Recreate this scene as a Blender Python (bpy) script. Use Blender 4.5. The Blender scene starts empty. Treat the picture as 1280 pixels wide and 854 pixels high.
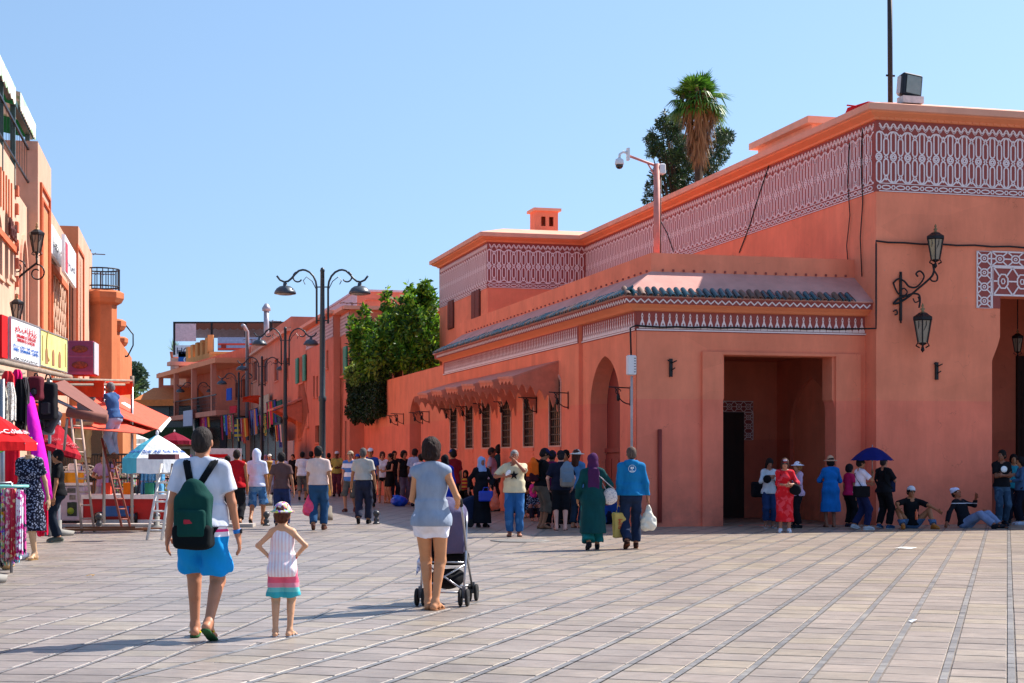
import bpy, bmesh, math, random, time
import numpy as np
from mathutils import Vector, Matrix
from mathutils.geometry import tessellate_polygon
random.seed(7); np.random.seed(7)
SC = bpy.context.scene
COL = SC.collection
R = math.radians
# ------------------------------------------------------------------ camera, sky, sun, exposure
FPX = 2000.0            # focal length in pixels of the 1280 px wide photograph
EYE = 1.5
cam_d = bpy.data.cameras.new('camera'); cam = bpy.data.objects.new('camera', cam_d); COL.objects.link(cam)
cam_d.sensor_width = 36; cam_d.lens = 36*FPX/1280; cam_d.shift_y = (574-427)/1280
cam_d.clip_start = .1; cam_d.clip_end = 5000
cam.location = (0, 0, EYE); cam.rotation_euler = (R(90), 0, 0)
SC.camera = cam
SUN_DIR = Vector((-.80, -.50, -1.0)).normalized()          # the way the light travels
elev = math.asin(-SUN_DIR.z); azim = math.atan2(-SUN_DIR.x, -SUN_DIR.y)   # azimuth from +Y towards +X
world = bpy.data.worlds.new('World'); SC.world = world; world.use_nodes = True
nt = world.node_tree; bg = nt.nodes['Background']
sky = nt.nodes.new('ShaderNodeTexSky'); sky.sky_type = 'NISHITA'; sky.sun_disc = False
sky.sun_elevation = elev; sky.sun_rotation = azim
sky.air_density = 1.5; sky.dust_density = .4; sky.ozone_density = 3.4; sky.altitude = 0
stc = nt.nodes.new('ShaderNodeTexCoord'); sad = nt.nodes.new('ShaderNodeVectorMath'); sad.operation = 'ADD'; sad.inputs[1].default_value = (0, 0, .24)
sno = nt.nodes.new('ShaderNodeVectorMath'); sno.operation = 'NORMALIZE'   # a dry high-plateau sky: the pale horizon band sits lower
nt.links.new(stc.outputs['Generated'], sad.inputs[0]); nt.links.new(sad.outputs[0], sno.inputs[0]); nt.links.new(sno.outputs[0], sky.inputs[0])
nt.links.new(sky.outputs[0], bg.inputs[0]); bg.inputs[1].default_value = .111
sun_d = bpy.data.lights.new('sun', 'SUN'); sun = bpy.data.objects.new('sun', sun_d); COL.objects.link(sun)
sun_d.energy = 5; sun_d.angle = R(.5); sun_d.color = (1, .93, .84)
sun.rotation_euler = SUN_DIR.to_track_quat('-Z', 'Y').to_euler(); sun.location = (60, 40, 80)
SC.view_settings.view_transform = 'Standard'; SC.view_settings.look = 'None'
SC.view_settings.exposure = 0.80; SC.view_settings.gamma = 1
SC.cycles.max_bounces = 6; SC.cycles.diffuse_bounces = 4; SC.cycles.glossy_bounces = 2; SC.cycles.transparent_max_bounces = 8
# ------------------------------------------------------------------ helpers
def lin(h):
    if isinstance(h, (tuple, list)): return tuple(h)[:3]
    h = h.lstrip('#'); h = h if len(h) == 6 else ''.join(q+q for q in h); c = [int(h[i:i+2], 16)/255 for i in (0, 2, 4)]
    return tuple(x/12.92 if x <= .04045 else ((x+.055)/1.055)**2.4 for x in c)
MATS = {}
def nnode(t, typ, **kw):
    n = t.nodes.new(typ)
    for k, v in kw.items():
        if k in n.inputs: n.inputs[k].default_value = v
        else: setattr(n, k, v)
    return n
def mat(name, col, rough=.7, metal=0, vary=.15, scale=6, bump=.0, bscale=40, spec=.4, emis=None, alpha=None, trans=None, rand=0, island=0, stretch=None, detail=4):
    """painted / cloth / metal surface: base colour with soft mottling and fine relief"""
    if name in MATS: return MATS[name]
    m = bpy.data.materials.new(name); m.use_nodes = True; t = m.node_tree; L = t.links
    b = t.nodes['Principled BSDF']; c = lin(col)
    b.inputs['Roughness'].default_value = rough; b.inputs['Metallic'].default_value = metal
    b.inputs['Specular IOR Level'].default_value = spec
    tc = nnode(t, 'ShaderNodeTexCoord'); src = tc.outputs['Object']
    if stretch:
        mp = nnode(t, 'ShaderNodeMapping'); mp.inputs['Scale'].default_value = stretch; L.new(src, mp.inputs[0]); src = mp.outputs[0]
    nz = nnode(t, 'ShaderNodeTexNoise', Scale=scale, Detail=detail, Roughness=.6); L.new(src, nz.inputs['Vector'])
    mx = nnode(t, 'ShaderNodeMix', data_type='RGBA')
    mx.inputs['A'].default_value = (*[x*(1-vary) for x in c], 1); mx.inputs['B'].default_value = (*[min(1, x*(1+vary)) for x in c], 1)
    mr = nnode(t, 'ShaderNodeMapRange'); mr.inputs['From Min'].default_value = .3; mr.inputs['From Max'].default_value = .7
    L.new(nz.outputs[0], mr.inputs[0]); L.new(mr.outputs[0], mx.inputs['Factor']); out = mx.outputs['Result']
    if rand or island:
        hs = nnode(t, 'ShaderNodeHueSaturation'); g = nnode(t, 'ShaderNodeNewGeometry'); oi = nnode(t, 'ShaderNodeObjectInfo')
        ad = nnode(t, 'ShaderNodeMath', operation='ADD'); L.new(g.outputs['Random Per Island'], ad.inputs[0]); L.new(oi.outputs['Random'], ad.inputs[1])
        fr = nnode(t, 'ShaderNodeMath', operation='FRACT'); L.new(ad.outputs[0], fr.inputs[0])
        r2 = nnode(t, 'ShaderNodeMapRange'); a = rand or island
        r2.inputs['To Min'].default_value = 1-a; r2.inputs['To Max'].default_value = 1+a
        L.new(fr.outputs[0], r2.inputs[0]); L.new(r2.outputs[0], hs.inputs['Value']); L.new(out, hs.inputs['Color']); out = hs.outputs[0]
    L.new(out, b.inputs['Base Color'])
    if bump:
        n2 = nnode(t, 'ShaderNodeTexNoise', Scale=bscale, Detail=5); L.new(src, n2.inputs['Vector'])
        bp = nnode(t, 'ShaderNodeBump', Strength=bump, Distance=.02); L.new(n2.outputs[0], bp.inputs['Height']); L.new(bp.outputs[0], b.inputs['Normal'])
    if emis: b.inputs['Emission Color'].default_value = (*lin(emis[0]), 1); b.inputs['Emission Strength'].default_value = emis[1]
    if alpha is not None: b.inputs['Alpha'].default_value = alpha
    if trans: b.inputs['Transmission Weight'].default_value = trans
    MATS[name] = m; return m
def cloth(col, kind='plain', col2='#ffffff', sc=30, sheer=0):
    key = f'cloth {col} {kind} {col2} {sc}'
    if key in MATS: return MATS[key]
    m = mat(key, col, rough=.9, vary=.16, scale=7, bump=.8, bscale=9, spec=.15, stretch=(1, 1, .45))
    t = m.node_tree; L = t.links; b = t.nodes['Principled BSDF']
    if kind != 'plain':
        old = b.inputs['Base Color'].links[0].from_socket
        tc = [n for n in t.nodes if n.type == 'TEX_COORD'][0]
        mx = nnode(t, 'ShaderNodeMix', data_type='RGBA'); mx.inputs['B'].default_value = (*lin(col2), 1)
        if kind == 'floral':
            n = nnode(t, 'ShaderNodeTexVoronoi', Scale=sc); L.new(tc.outputs['Object'], n.inputs['Vector'])
            cr = nnode(t, 'ShaderNodeMath', operation='LESS_THAN'); cr.inputs[1].default_value = .38; L.new(n.outputs['Distance'], cr.inputs[0]); fac = cr.outputs[0]
        elif kind == 'mottle':
            n = nnode(t, 'ShaderNodeTexNoise', Scale=sc, Detail=2); L.new(tc.outputs['Object'], n.inputs['Vector'])
            cr = nnode(t, 'ShaderNodeMath', operation='GREATER_THAN'); cr.inputs[1].default_value = .53; L.new(n.outputs[0], cr.inputs[0]); fac = cr.outputs[0]
        elif kind in ('hstripe', 'vstripe'):
            sx = nnode(t, 'ShaderNodeSeparateXYZ'); L.new(tc.outputs['Object'], sx.inputs[0])
            w = nnode(t, 'ShaderNodeMath', operation='MULTIPLY'); w.inputs[1].default_value = sc; L.new(sx.outputs['Z' if kind == 'hstripe' else 'X'], w.inputs[0])
            f = nnode(t, 'ShaderNodeMath', operation='FRACT'); L.new(w.outputs[0], f.inputs[0])
            cr = nnode(t, 'ShaderNodeMath', operation='GREATER_THAN'); cr.inputs[1].default_value = .5; L.new(f.outputs[0], cr.inputs[0]); fac = cr.outputs[0]
        elif kind == 'multi':
            n = nnode(t, 'ShaderNodeTexVoronoi', Scale=sc); L.new(tc.outputs['Object'], n.inputs['Vector'])
            L.new(n.outputs['Color'], mx.inputs['B']); fac = None; mx.inputs['Factor'].default_value = .75
        L.new(old, mx.inputs['A'])
        if fac is not None: L.new(fac, mx.inputs['Factor'])
        L.new(mx.outputs['Result'], b.inputs['Base Color'])
    if sheer: pass
    return m
def tag(o, label=None, cat=None, group=None, kind=None):
    if label: o['label'] = label
    if cat: o['category'] = cat
    if group: o['group'] = group
    if kind: o['kind'] = kind
    return o
def empty(name, loc=(0, 0, 0), rz=0, label=None, cat=None, group=None, kind=None, scale=1, rot=None):
    o = bpy.data.objects.new(name, None); COL.objects.link(o); o.location = loc
    o.rotation_euler = rot if rot else (0, 0, rz); o.scale = (scale,)*3; o.empty_display_size = .2
    return tag(o, label, cat, group, kind)
def link_mesh(name, me, parent=None, loc=None, rot=None, scale=None):
    o = bpy.data.objects.new(name, me); COL.objects.link(o)
    if parent: o.parent = parent
    if loc is not None: o.location = loc
    if rot is not None: o.rotation_euler = rot
    if scale is not None: o.scale = scale
    return o
def copy_tree(o, parent=None, loc=None, rz=None):
    c = o.copy(); COL.objects.link(c)
    if parent: c.parent = parent
    if loc is not None: c.location = loc
    if rz is not None: c.rotation_euler.z = rz
    for ch in list(o.children): copy_tree(ch, c)
    return c
def W(px, py, Y): return Vector(((px-640)/FPX*Y, Y, EYE+(574-py)/FPX*Y))   # photograph pixel at a depth -> point in the place
def G(px, py): Y = EYE*FPX/(py-574); return Vector(((px-640)/FPX*Y, Y, 0))
def rotm(rx=0, ry=0, rz=0): return (Matrix.Rotation(rz, 3, 'Z') @ Matrix.Rotation(ry, 3, 'Y') @ Matrix.Rotation(rx, 3, 'X'))
class MB:
    """collects shapes and links them as one mesh object; several materials allowed"""
    def __init__(s): s.v = []; s.f = []; s.mi = []; s.sm = []; s.mats = []; s.cur = 0
    def use(s, m):
        if m not in s.mats: s.mats.append(m)
        s.cur = s.mats.index(m); return s
    def add(s, vs, fs, smooth=False):
        n = len(s.v); s.v += [tuple(v) for v in vs]
        for f in fs: s.f.append(tuple(i+n for i in f)); s.mi.append(s.cur); s.sm.append(smooth)
        return s
    def box(s, c, d, rot=None, taper=1):
        x, y, z = (q/2 for q in d); vs = []
        for k in (-1, 1):
            tp = taper if k > 0 else 1
            for i, j in ((-1, -1), (1, -1), (1, 1), (-1, 1)): vs.append(Vector((i*x*tp, j*y*tp, k*z)))
        if rot is not None: vs = [rot @ v for v in vs]
        c = Vector(c); return s.add([v+c for v in vs], [(3, 2, 1, 0), (4, 5, 6, 7), (0, 1, 5, 4), (1, 2, 6, 5), (2, 3, 7, 6), (3, 0, 4, 7)])
    def bb(s, a, b):   # box by corners
        a, b = Vector(a), Vector(b); lo = Vector(map(min, a, b)); hi = Vector(map(max, a, b)); return s.box((lo+hi)/2, hi-lo)
    def cbox(s, c, d, bev=.01, rot=None):   # box with bevelled vertical and horizontal edges (superellipse-like)
        x, y, z = (q/2 for q in d); b = min(bev, x, y, z); vs = []; rings = [(-z, b), (-z+b, 0), (z-b, 0), (z, b)]
        for zz, ins in rings:
            X, Y = x-ins, y-ins
            for px, py in ((X-b, -Y), (X, -Y+b), (X, Y-b), (X-b, Y), (-X+b, Y), (-X, Y-b), (-X, -Y+b), (-X+b, -Y)): vs.append(Vector((px, py, zz)))
        fs = [tuple(range(7, -1, -1)), tuple(range(24, 32))]
        for r in range(3):
            for i in range(8): j = (i+1) % 8; fs.append((r*8+i, r*8+j, r*8+8+j, r*8+8+i))
        if rot is not None: vs = [rot @ v for v in vs]
        c = Vector(c); return s.add([v+c for v in vs], fs)
    def tube(s, pts, r, n=6, closed=False, caps=True):
        pts = [Vector(p) for p in pts]; m = len(pts); rs = r if isinstance(r, (list, tuple)) else [r]*m
        vs = []; up = Vector((0, 0, 1)); pu = None
        for i, p in enumerate(pts):
            if closed: t = pts[(i+1) % m]-pts[i-1]
            else: t = pts[min(i+1, m-1)]-pts[max(i-1, 0)]
            if t.length < 1e-9: t = Vector((0, 0, 1))
            t.normalize()
            if pu is None: a = t.cross(up if abs(t.z) < .95 else Vector((1, 0, 0)))
            else: a = pu - t*pu.dot(t)
            if a.length < 1e-6: a = t.cross(Vector((1, 0, 0)))
            a.normalize(); pu = a; b = t.cross(a)
            for k in range(n): w = 2*math.pi*k/n; vs.append(p+(a*math.cos(w)+b*math.sin(w))*rs[i])
        fs = []
        for i in range(m if closed else m-1):
            i2 = (i+1) % m
            for k in range(n): k2 = (k+1) % n; fs.append((i*n+k, i*n+k2, i2*n+k2, i2*n+k))
        if caps and not closed: fs += [tuple(range(n-1, -1, -1)), tuple((m-1)*n+k for k in range(n))]
        return s.add(vs, fs, n > 4)
    def lathe(s, prof, c=(0, 0, 0), n=16, smooth=True, rot=None, sx=1, sy=1):
        vs = []; c = Vector(c)
        for r, z in prof:
            for k in range(n):
                w = 2*math.pi*k/n; v = Vector((r*math.cos(w)*sx, r*math.sin(w)*sy, z)); vs.append(c+(rot @ v if rot is not None else v))
        fs = []
        for i in range(len(prof)-1):
            for k in range(n): k2 = (k+1) % n; fs.append((i*n+k, i*n+k2, (i+1)*n+k2, (i+1)*n+k))
        if prof[0][0] > 1e-4: fs.append(tuple(range(n-1, -1, -1)))
        if prof[-1][0] > 1e-4: fs.append(tuple((len(prof)-1)*n+k for k in range(n)))
        return s.add(vs, fs, smooth)
    def ball(s, c, r, n=12, m=8, rot=None):
        if not isinstance(r, (tuple, list)): r = (r, r, r)
        vs = []; c = Vector(c)
        for i in range(m+1):
            a = math.pi*i/m
            for k in range(n):
                w = 2*math.pi*k/n; v = Vector((r[0]*math.sin(a)*math.cos(w), r[1]*math.sin(a)*math.sin(w), -r[2]*math.cos(a))); vs.append(c+(rot @ v if rot is not None else v))
        fs = [(i*n+k, i*n+(k+1) % n, (i+1)*n+(k+1) % n, (i+1)*n+k) for i in range(m) for k in range(n)]
        return s.add(vs, fs, True)
    def slab(s, outline, holes=(), depth=.1, frame=None):
        """flat polygon (x, z) with holes, given a thickness along +y; frame maps (x, y, z) -> place"""
        polys = [list(outline)]+[list(h) for h in holes]
        tris = tessellate_polygon([[Vector((x, z, 0)) for x, z in p] for p in polys])
        flat = [q for p in polys for q in p]; n = len(flat)
        vs = [Vector((x, 0, z)) for x, z in flat]+[Vector((x, depth, z)) for x, z in flat]
        fs = []
        for a, b, c in tris:
            A, B, D = (flat[i] for i in (a, b, c))
            cr = (B[0]-A[0])*(D[1]-A[1])-(B[1]-A[1])*(D[0]-A[0])
            if cr < 0: a, c = c, a
            fs.append((a, b, c)); fs.append((c+n, b+n, a+n))
        k = 0
        for pi, p in enumerate(polys):
            m = len(p); area = sum(p[i][0]*p[(i+1) % m][1]-p[(i+1) % m][0]*p[i][1] for i in range(m))
            for i in range(m):
                j = (i+1) % m; q = (k+i, k+i+n, k+j+n, k+j)
                if (area > 0) != (pi == 0): q = q[::-1]
                fs.append(q)
            k += m
        if frame: vs = [frame(v) for v in vs]
        return s.add(vs, fs)
    def ribbon(s, pts, w, d=.01, closed=False, frame=None):
        """raised flat line drawn along (x, z) points, width w, standing d proud towards -y"""
        P = [Vector((x, z)) for x, z in pts]; m = len(P); vs = []
        for i in range(m):
            a = P[i-1] if (i > 0 or closed) else P[i]; b = P[(i+1) % m] if (i < m-1 or closed) else P[i]
            t = (b-a); t = t.normalized() if t.length > 1e-9 else Vector((1, 0)); nn = Vector((-t.y, t.x))*w/2
            for q, y in ((P[i]+nn, 0), (P[i]+nn, -d), (P[i]-nn, -d), (P[i]-nn, 0)): vs.append(Vector((q.x, y, q.y)))
        fs = []
        for i in range(m if closed else m-1):
            j = (i+1) % m
            for k in range(3): fs.append((i*4+k, j*4+k, j*4+k+1, i*4+k+1))
        if frame: vs = [frame(v) for v in vs]
        return s.add(vs, fs)
    def mesh(s, name, m=None):
        me = bpy.data.meshes.new(name)
        me.from_pydata(s.v, [], s.f)
        ms = s.mats if s.mats else ([m] if m else [])
        for q in ms: me.materials.append(q)
        if len(ms) > 1: me.polygons.foreach_set('material_index', s.mi)
        me.polygons.foreach_set('use_smooth', s.sm)
        me.update(); return me
    def build(s, name, m=None, parent=None, loc=None, rot=None, **kw):
        o = link_mesh(name, s.mesh(name, m), parent, loc, rot)
        return tag(o, **kw)
def fixn(o):
    bm = bmesh.new(); bm.from_mesh(o.data); bmesh.ops.recalc_face_normals(bm, faces=bm.faces); bm.to_mesh(o.data); bm.free(); return o
def arc(cx, cz, r, a0, a1, n=8, rz=None):
    rz = rz or r
    return [(cx+r*math.cos(R(a0+(a1-a0)*i/n)), cz+rz*math.sin(R(a0+(a1-a0)*i/n))) for i in range(n+1)]
def arch_pts(x0, x1, z0, zs, zt, n=8, point=.12, horse=0):
    """outline of a Moorish arch, counter-clockwise from bottom left"""
    w = (x1-x0)/2; cx = (x0+x1)/2; pts = [(x0, z0), (x1, z0), (x1, zs)]
    for i in range(1, 2*n):
        a = math.pi*i/(2*n); bx = math.cos(a); bz = math.sin(a)
        bz = bz + point*(1-abs(bx))**1.5
        pts.append((cx+w*bx*(1+horse*math.sin(2*a)**2 if horse else 1), zs+(zt-zs)*bz/(1+point)))
    pts.append((x0, zs)); return pts
FONT_CACHE = {}
def text_mesh(txt, size, depth=.004, align='CENTER'):
    key = (txt, size, depth, align)
    if key in FONT_CACHE: return FONT_CACHE[key]
    cu = bpy.data.curves.new('lettering', 'FONT'); cu.body = txt; cu.size = size; cu.extrude = depth; cu.align_x = align; cu.align_y = 'CENTER'; cu.resolution_u = 3
    o = bpy.data.objects.new('lettering', cu); COL.objects.link(o)
    dg = bpy.context.evaluated_depsgraph_get(); me = bpy.data.meshes.new_from_object(o.evaluated_get(dg))
    bpy.data.objects.remove(o); FONT_CACHE[key] = me; return me
def text(txt, size, m, parent, loc, rot=(R(90), 0, 0), sx=1, name='lettering', depth=.004, fit=None):
    me = text_mesh(txt, size, depth).copy()
    if fit and len(me.vertices): sx = fit/max(1e-3, max(v.co.x for v in me.vertices)-min(v.co.x for v in me.vertices))
    me.materials.clear(); me.materials.append(m)
    o = link_mesh(name, me, parent, loc, rot, (sx, 1, 1)); return o
# ------------------------------------------------------------------ plaza: base sheet to the horizon, laid stones on it
def paver_mat(name, cols, stripe=1.0, rough=.38, grey=.72):
    m = bpy.data.materials.new(name); m.use_nodes = True; t = m.node_tree; L = t.links; b = t.nodes['Principled BSDF']
    g = nnode(t, 'ShaderNodeNewGeometry'); oi = nnode(t, 'ShaderNodeObjectInfo')
    ad = nnode(t, 'ShaderNodeMath', operation='ADD'); L.new(g.outputs['Random Per Island'], ad.inputs[0]); L.new(oi.outputs['Random'], ad.inputs[1])
    fr = nnode(t, 'ShaderNodeMath', operation='FRACT'); L.new(ad.outputs[0], fr.inputs[0])
    cr = nnode(t, 'ShaderNodeValToRGB'); cr.color_ramp.interpolation = 'LINEAR'; e = cr.color_ramp.elements
    for i, c in enumerate(cols):
        el = e[i] if i < 2 else e.new(0); 
    for i, c in enumerate(cols): e[i].position = i/(len(cols)-1); e[i].color = (*lin(c), 1)
    L.new(fr.outputs[0], cr.inputs[0])
    # large stains and worn light streaks, in place coordinates
    n1 = nnode(t, 'ShaderNodeTexNoise', Scale=.75, Detail=8, Roughness=.72); L.new(g.outputs['Position'], n1.inputs['Vector'])
    mp = nnode(t, 'ShaderNodeMapping'); mp.inputs['Rotation'].default_value = (0, 0, R(17)); mp.inputs['Scale'].default_value = (2.0, 16, 1); L.new(g.outputs['Position'], mp.inputs[0])
    n2 = nnode(t, 'ShaderNodeTexNoise', Scale=1.6, Detail=5, Roughness=.7); L.new(mp.outputs[0], n2.inputs['Vector'])
    r1 = nnode(t, 'ShaderNodeMapRange'); r1.inputs['From Min'].default_value = .3; r1.inputs['From Max'].default_value = .7; r1.inputs['To Min'].default_value = .72; r1.inputs['To Max'].default_value = 1.22; L.new(n1.outputs[0], r1.inputs[0])
    r2 = nnode(t, 'ShaderNodeMapRange'); r2.inputs['From Min'].default_value = .3; r2.inputs['From Max'].default_value = .72; r2.inputs['To Min'].default_value = .80; r2.inputs['To Max'].default_value = 1.2; L.new(n2.outputs[0], r2.inputs[0])
    n5 = nnode(t, 'ShaderNodeTexNoise', Scale=7, Detail=6, Roughness=.75); mp5 = nnode(t, 'ShaderNodeMapping'); mp5.inputs['Rotation'].default_value = (0, 0, R(17)); mp5.inputs['Scale'].default_value = (1, 2.6, 1); L.new(g.outputs['Position'], mp5.inputs[0]); L.new(mp5.outputs[0], n5.inputs['Vector'])
    r5 = nnode(t, 'ShaderNodeMapRange'); r5.inputs['From Min'].default_value = .3; r5.inputs['From Max'].default_value = .7; r5.inputs['To Min'].default_value = .80; r5.inputs['To Max'].default_value = 1.2; L.new(n5.outputs[0], r5.inputs[0])
    m5 = nnode(t, 'ShaderNodeMath', operation='MULTIPLY'); L.new(r1.outputs[0], m5.inputs[0]); L.new(r5.outputs[0], m5.inputs[1])
    mu = nnode(t, 'ShaderNodeMath', operation='MULTIPLY'); L.new(m5.outputs[0], mu.inputs[0]); L.new(r2.outputs[0], mu.inputs[1])
    hs = nnode(t, 'ShaderNodeHueSaturation'); L.new(cr.outputs[0], hs.inputs['Color']); L.new(mu.outputs[0], hs.inputs['Value'])
    # the plaza turns greyer towards the market side
    sx = nnode(t, 'ShaderNodeSeparateXYZ'); L.new(g.outputs['Position'], sx.inputs[0])
    ax = nnode(t, 'ShaderNodeMath', operation='MULTIPLY_ADD'); ax.inputs[1].default_value = .3; ax.inputs[2].default_value = 0; L.new(sx.outputs['Y'], ax.inputs[0])
    sb = nnode(t, 'ShaderNodeMath', operation='ADD'); L.new(sx.outputs['X'], sb.inputs[0]); sb.inputs[1].default_value = 0
    n4 = nnode(t, 'ShaderNodeTexNoise', Scale=.35, Detail=3); L.new(g.outputs['Position'], n4.inputs['Vector'])
    a3 = nnode(t, 'ShaderNodeMath', operation='MULTIPLY_ADD'); a3.inputs[1].default_value = 6; L.new(n4.outputs[0], a3.inputs[0]); L.new(sb.outputs[0], a3.inputs[2])
    r4 = nnode(t, 'ShaderNodeMapRange'); r4.inputs['From Min'].default_value = 4.2; r4.inputs['From Max'].default_value = -1; r4.inputs['To Min'].default_value = 0; r4.inputs['To Max'].default_value = grey; L.new(a3.outputs[0], r4.inputs[0])
    mx = nnode(t, 'ShaderNodeMix', data_type='RGBA', blend_type='MULTIPLY'); mx.inputs['B'].default_value = (.86, .92, 1.03, 1); L.new(hs.outputs[0], mx.inputs['A']); L.new(r4.outputs[0], mx.inputs['Factor'])
    L.new(mx.outputs['Result'], b.inputs['Base Color'])
    n3 = nnode(t, 'ShaderNodeTexNoise', Scale=30, Detail=4); L.new(mp.outputs[0], n3.inputs['Vector'])
    bp = nnode(t, 'ShaderNodeBump', Strength=.35*stripe, Distance=.01); L.new(n3.outputs[0], bp.inputs['Height']); L.new(bp.outputs[0], b.inputs['Normal'])
    r3 = nnode(t, 'ShaderNodeMapRange'); r3.inputs['To Min'].default_value = rough-.14; r3.inputs['To Max'].default_value = rough+.18; L.new(n2.outputs[0], r3.inputs[0]); L.new(r3.outputs[0], b.inputs['Roughness'])
    return m
M_PAV = paver_mat('pink stone paver', ['#918479', '#9c8d80', '#95887d', '#a2937f', '#8e8176', '#9b8c80'])
M_BAND = paver_mat('grey stone band', ['#7e7b78', '#8b8783', '#757270', '#938e87'])
M_BAND2 = paver_mat('worn grey band', ['#837d78', '#8d8680', '#7b7672', '#918a83'])
M_JOINT = mat('joint mortar', '#7a726d', rough=.95, vary=.3, scale=3)
def street_mat():
    m = paver_mat('far paving', ['#8f867d', '#948b82', '#8a8179', '#958c84'])
    return m
base = MB(); N = 60; 
base.add([(-1500, -300, -.012), (1500, -300, -.012), (1500, 2500, -.012), (-1500, 2500, -.012)], [(0, 1, 2, 3)])
plaza = base.build('plaza', M_JOINT, kind='structure')
far = MB(); far.add([(-160, 72, 0), (60, 72, 0), (60, 420, 0), (-160, 420, 0)], [(0, 1, 2, 3)]); far.build('street', street_mat(), kind='structure')
def paving(theta, keep, objs_left, seed, bw=.445, bd=.415, band=.058, drop=0, bm=None):
    rnd = random.Random(seed); c, s_ = math.cos(theta), math.sin(theta)
    # p runs along the joints, q along the bands; band direction leans theta to the right of +Y
    def P(p, q): return (p*c+q*s_, -p*s_+q*c)
    out = []
    for i in range(-110, 130):
        for j in range(0, 175):
            p = i*bw; q = j*bd+4+(i % 2)*0; x, y = P(p+bw/2, q+bd/2)
            if y < 4 or y > 72 or abs(x) > .40*y+2.5 or not keep(x, y): continue
            out.append((y, p, q, x))
    out.sort()
    pm = MB(); pm.cbox((0, 0, -.006), (bw-band-.012, bd-.026, .012), .004); pme = pm.mesh('paver', M_PAV)
    stuff = MB(); stuff.use(M_PAV); bands = MB(); bands.use(bm or M_BAND)
    rot = rotm(rz=-theta); used = 0
    for y, p, q, x in out:
        cx, cy = P(p+band/2+bw/2, q+bd/2); tz = rnd.uniform(-.0015, .0015)-drop*1.2
        if y > 10.2 and abs(x) < .335*y and used < objs_left:
            o = link_mesh('paver', pme, plaza, (cx, cy, tz), (rnd.uniform(-.004, .004), rnd.uniform(-.003, .003), -theta)); used += 1
        else: 
            hw, hd = (bw-band-.012)/2, (bd-.026)/2
            vs = [rot @ Vector((a*hw, b_*hd, 0))+Vector((cx, cy, tz)) for a, b_ in ((-1, -1), (1, -1), (1, 1), (-1, 1))]
            vs += [v-Vector((0, 0, .012)) for v in vs]
            stuff.add(vs, [(0, 1, 2, 3)]+([(0, 4, 5, 1), (1, 5, 6, 2), (3, 2, 6, 7), (0, 3, 7, 4)] if y < 40 else []))
        for k in range(2 if y < 45 else 1):
            L_ = bd/(2 if y < 45 else 1); bx, by = P(p+band/2, q+L_*(k+.5)); hw, hd = band/2-.004, L_/2-.004; zz = rnd.uniform(-.002, .001)-drop*1.2
            vs = [rot @ Vector((a*hw, b_*hd, 0))+Vector((bx, by, zz)) for a, b_ in ((-1, -1), (1, -1), (1, 1), (-1, 1))]
            bands.add(vs, [(0, 1, 2, 3)])
    stuff.build('paving_stones', parent=plaza, kind='stuff'); bands.build('band_stones', parent=plaza, kind='stuff')
split = lambda x, y: x-(-2.45+.16*(y-10))
slack = 0.24
paving(R(17.2), lambda x, y: split(x, y) > -.28, 215, 1)
paving(R(5.0), lambda x, y: split(x, y) <= .34, 85, 2, bw=.46, bd=.36, band=.040, drop=.003, bm=M_BAND2)
# scraps and marks lying on the plaza
def scrap(px, py, r, col, label, seed):
    p = G(px, py); rnd = random.Random(seed); m = MB(); n = 9; vs = [(0, 0, .03)]
    for k in range(n): a = 2*math.pi*k/n; q = r*rnd.uniform(.6, 1.1); vs.append((q*math.cos(a), q*.8*math.sin(a), rnd.uniform(.004, .03)))
    m.add(vs, [(0, k+1, (k+1) % n+1) for k in range(n)]); m.build('paper_scrap', mat('scrap '+col, col, rough=.9), None, p, label=label, cat='litter')
scrap(1142, 778, .055, '#f4f2ee', 'small white paper scrap lying on the pink paving at right', 1)
scrap(113, 721, .06, '#b08a50', 'brown crumpled scrap lying on the grey paving at left', 2)
scrap(1133, 686, .22, '#efe9e0', 'larger flat white paper near the shadow edge at right', 3)
# leaves of a drain cover
p = G(650, 676); m = MB(); m.lathe([(.55, .0), (.55, .006), (.42, .008), (0, .008)], n=20, sy=1); m.build('manhole_cover', mat('iron cover', '#77736f', rough=.7, bump=.4), None, p, label='round worn manhole cover beside the man in the star T-shirt', cat='manhole cover')
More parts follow.
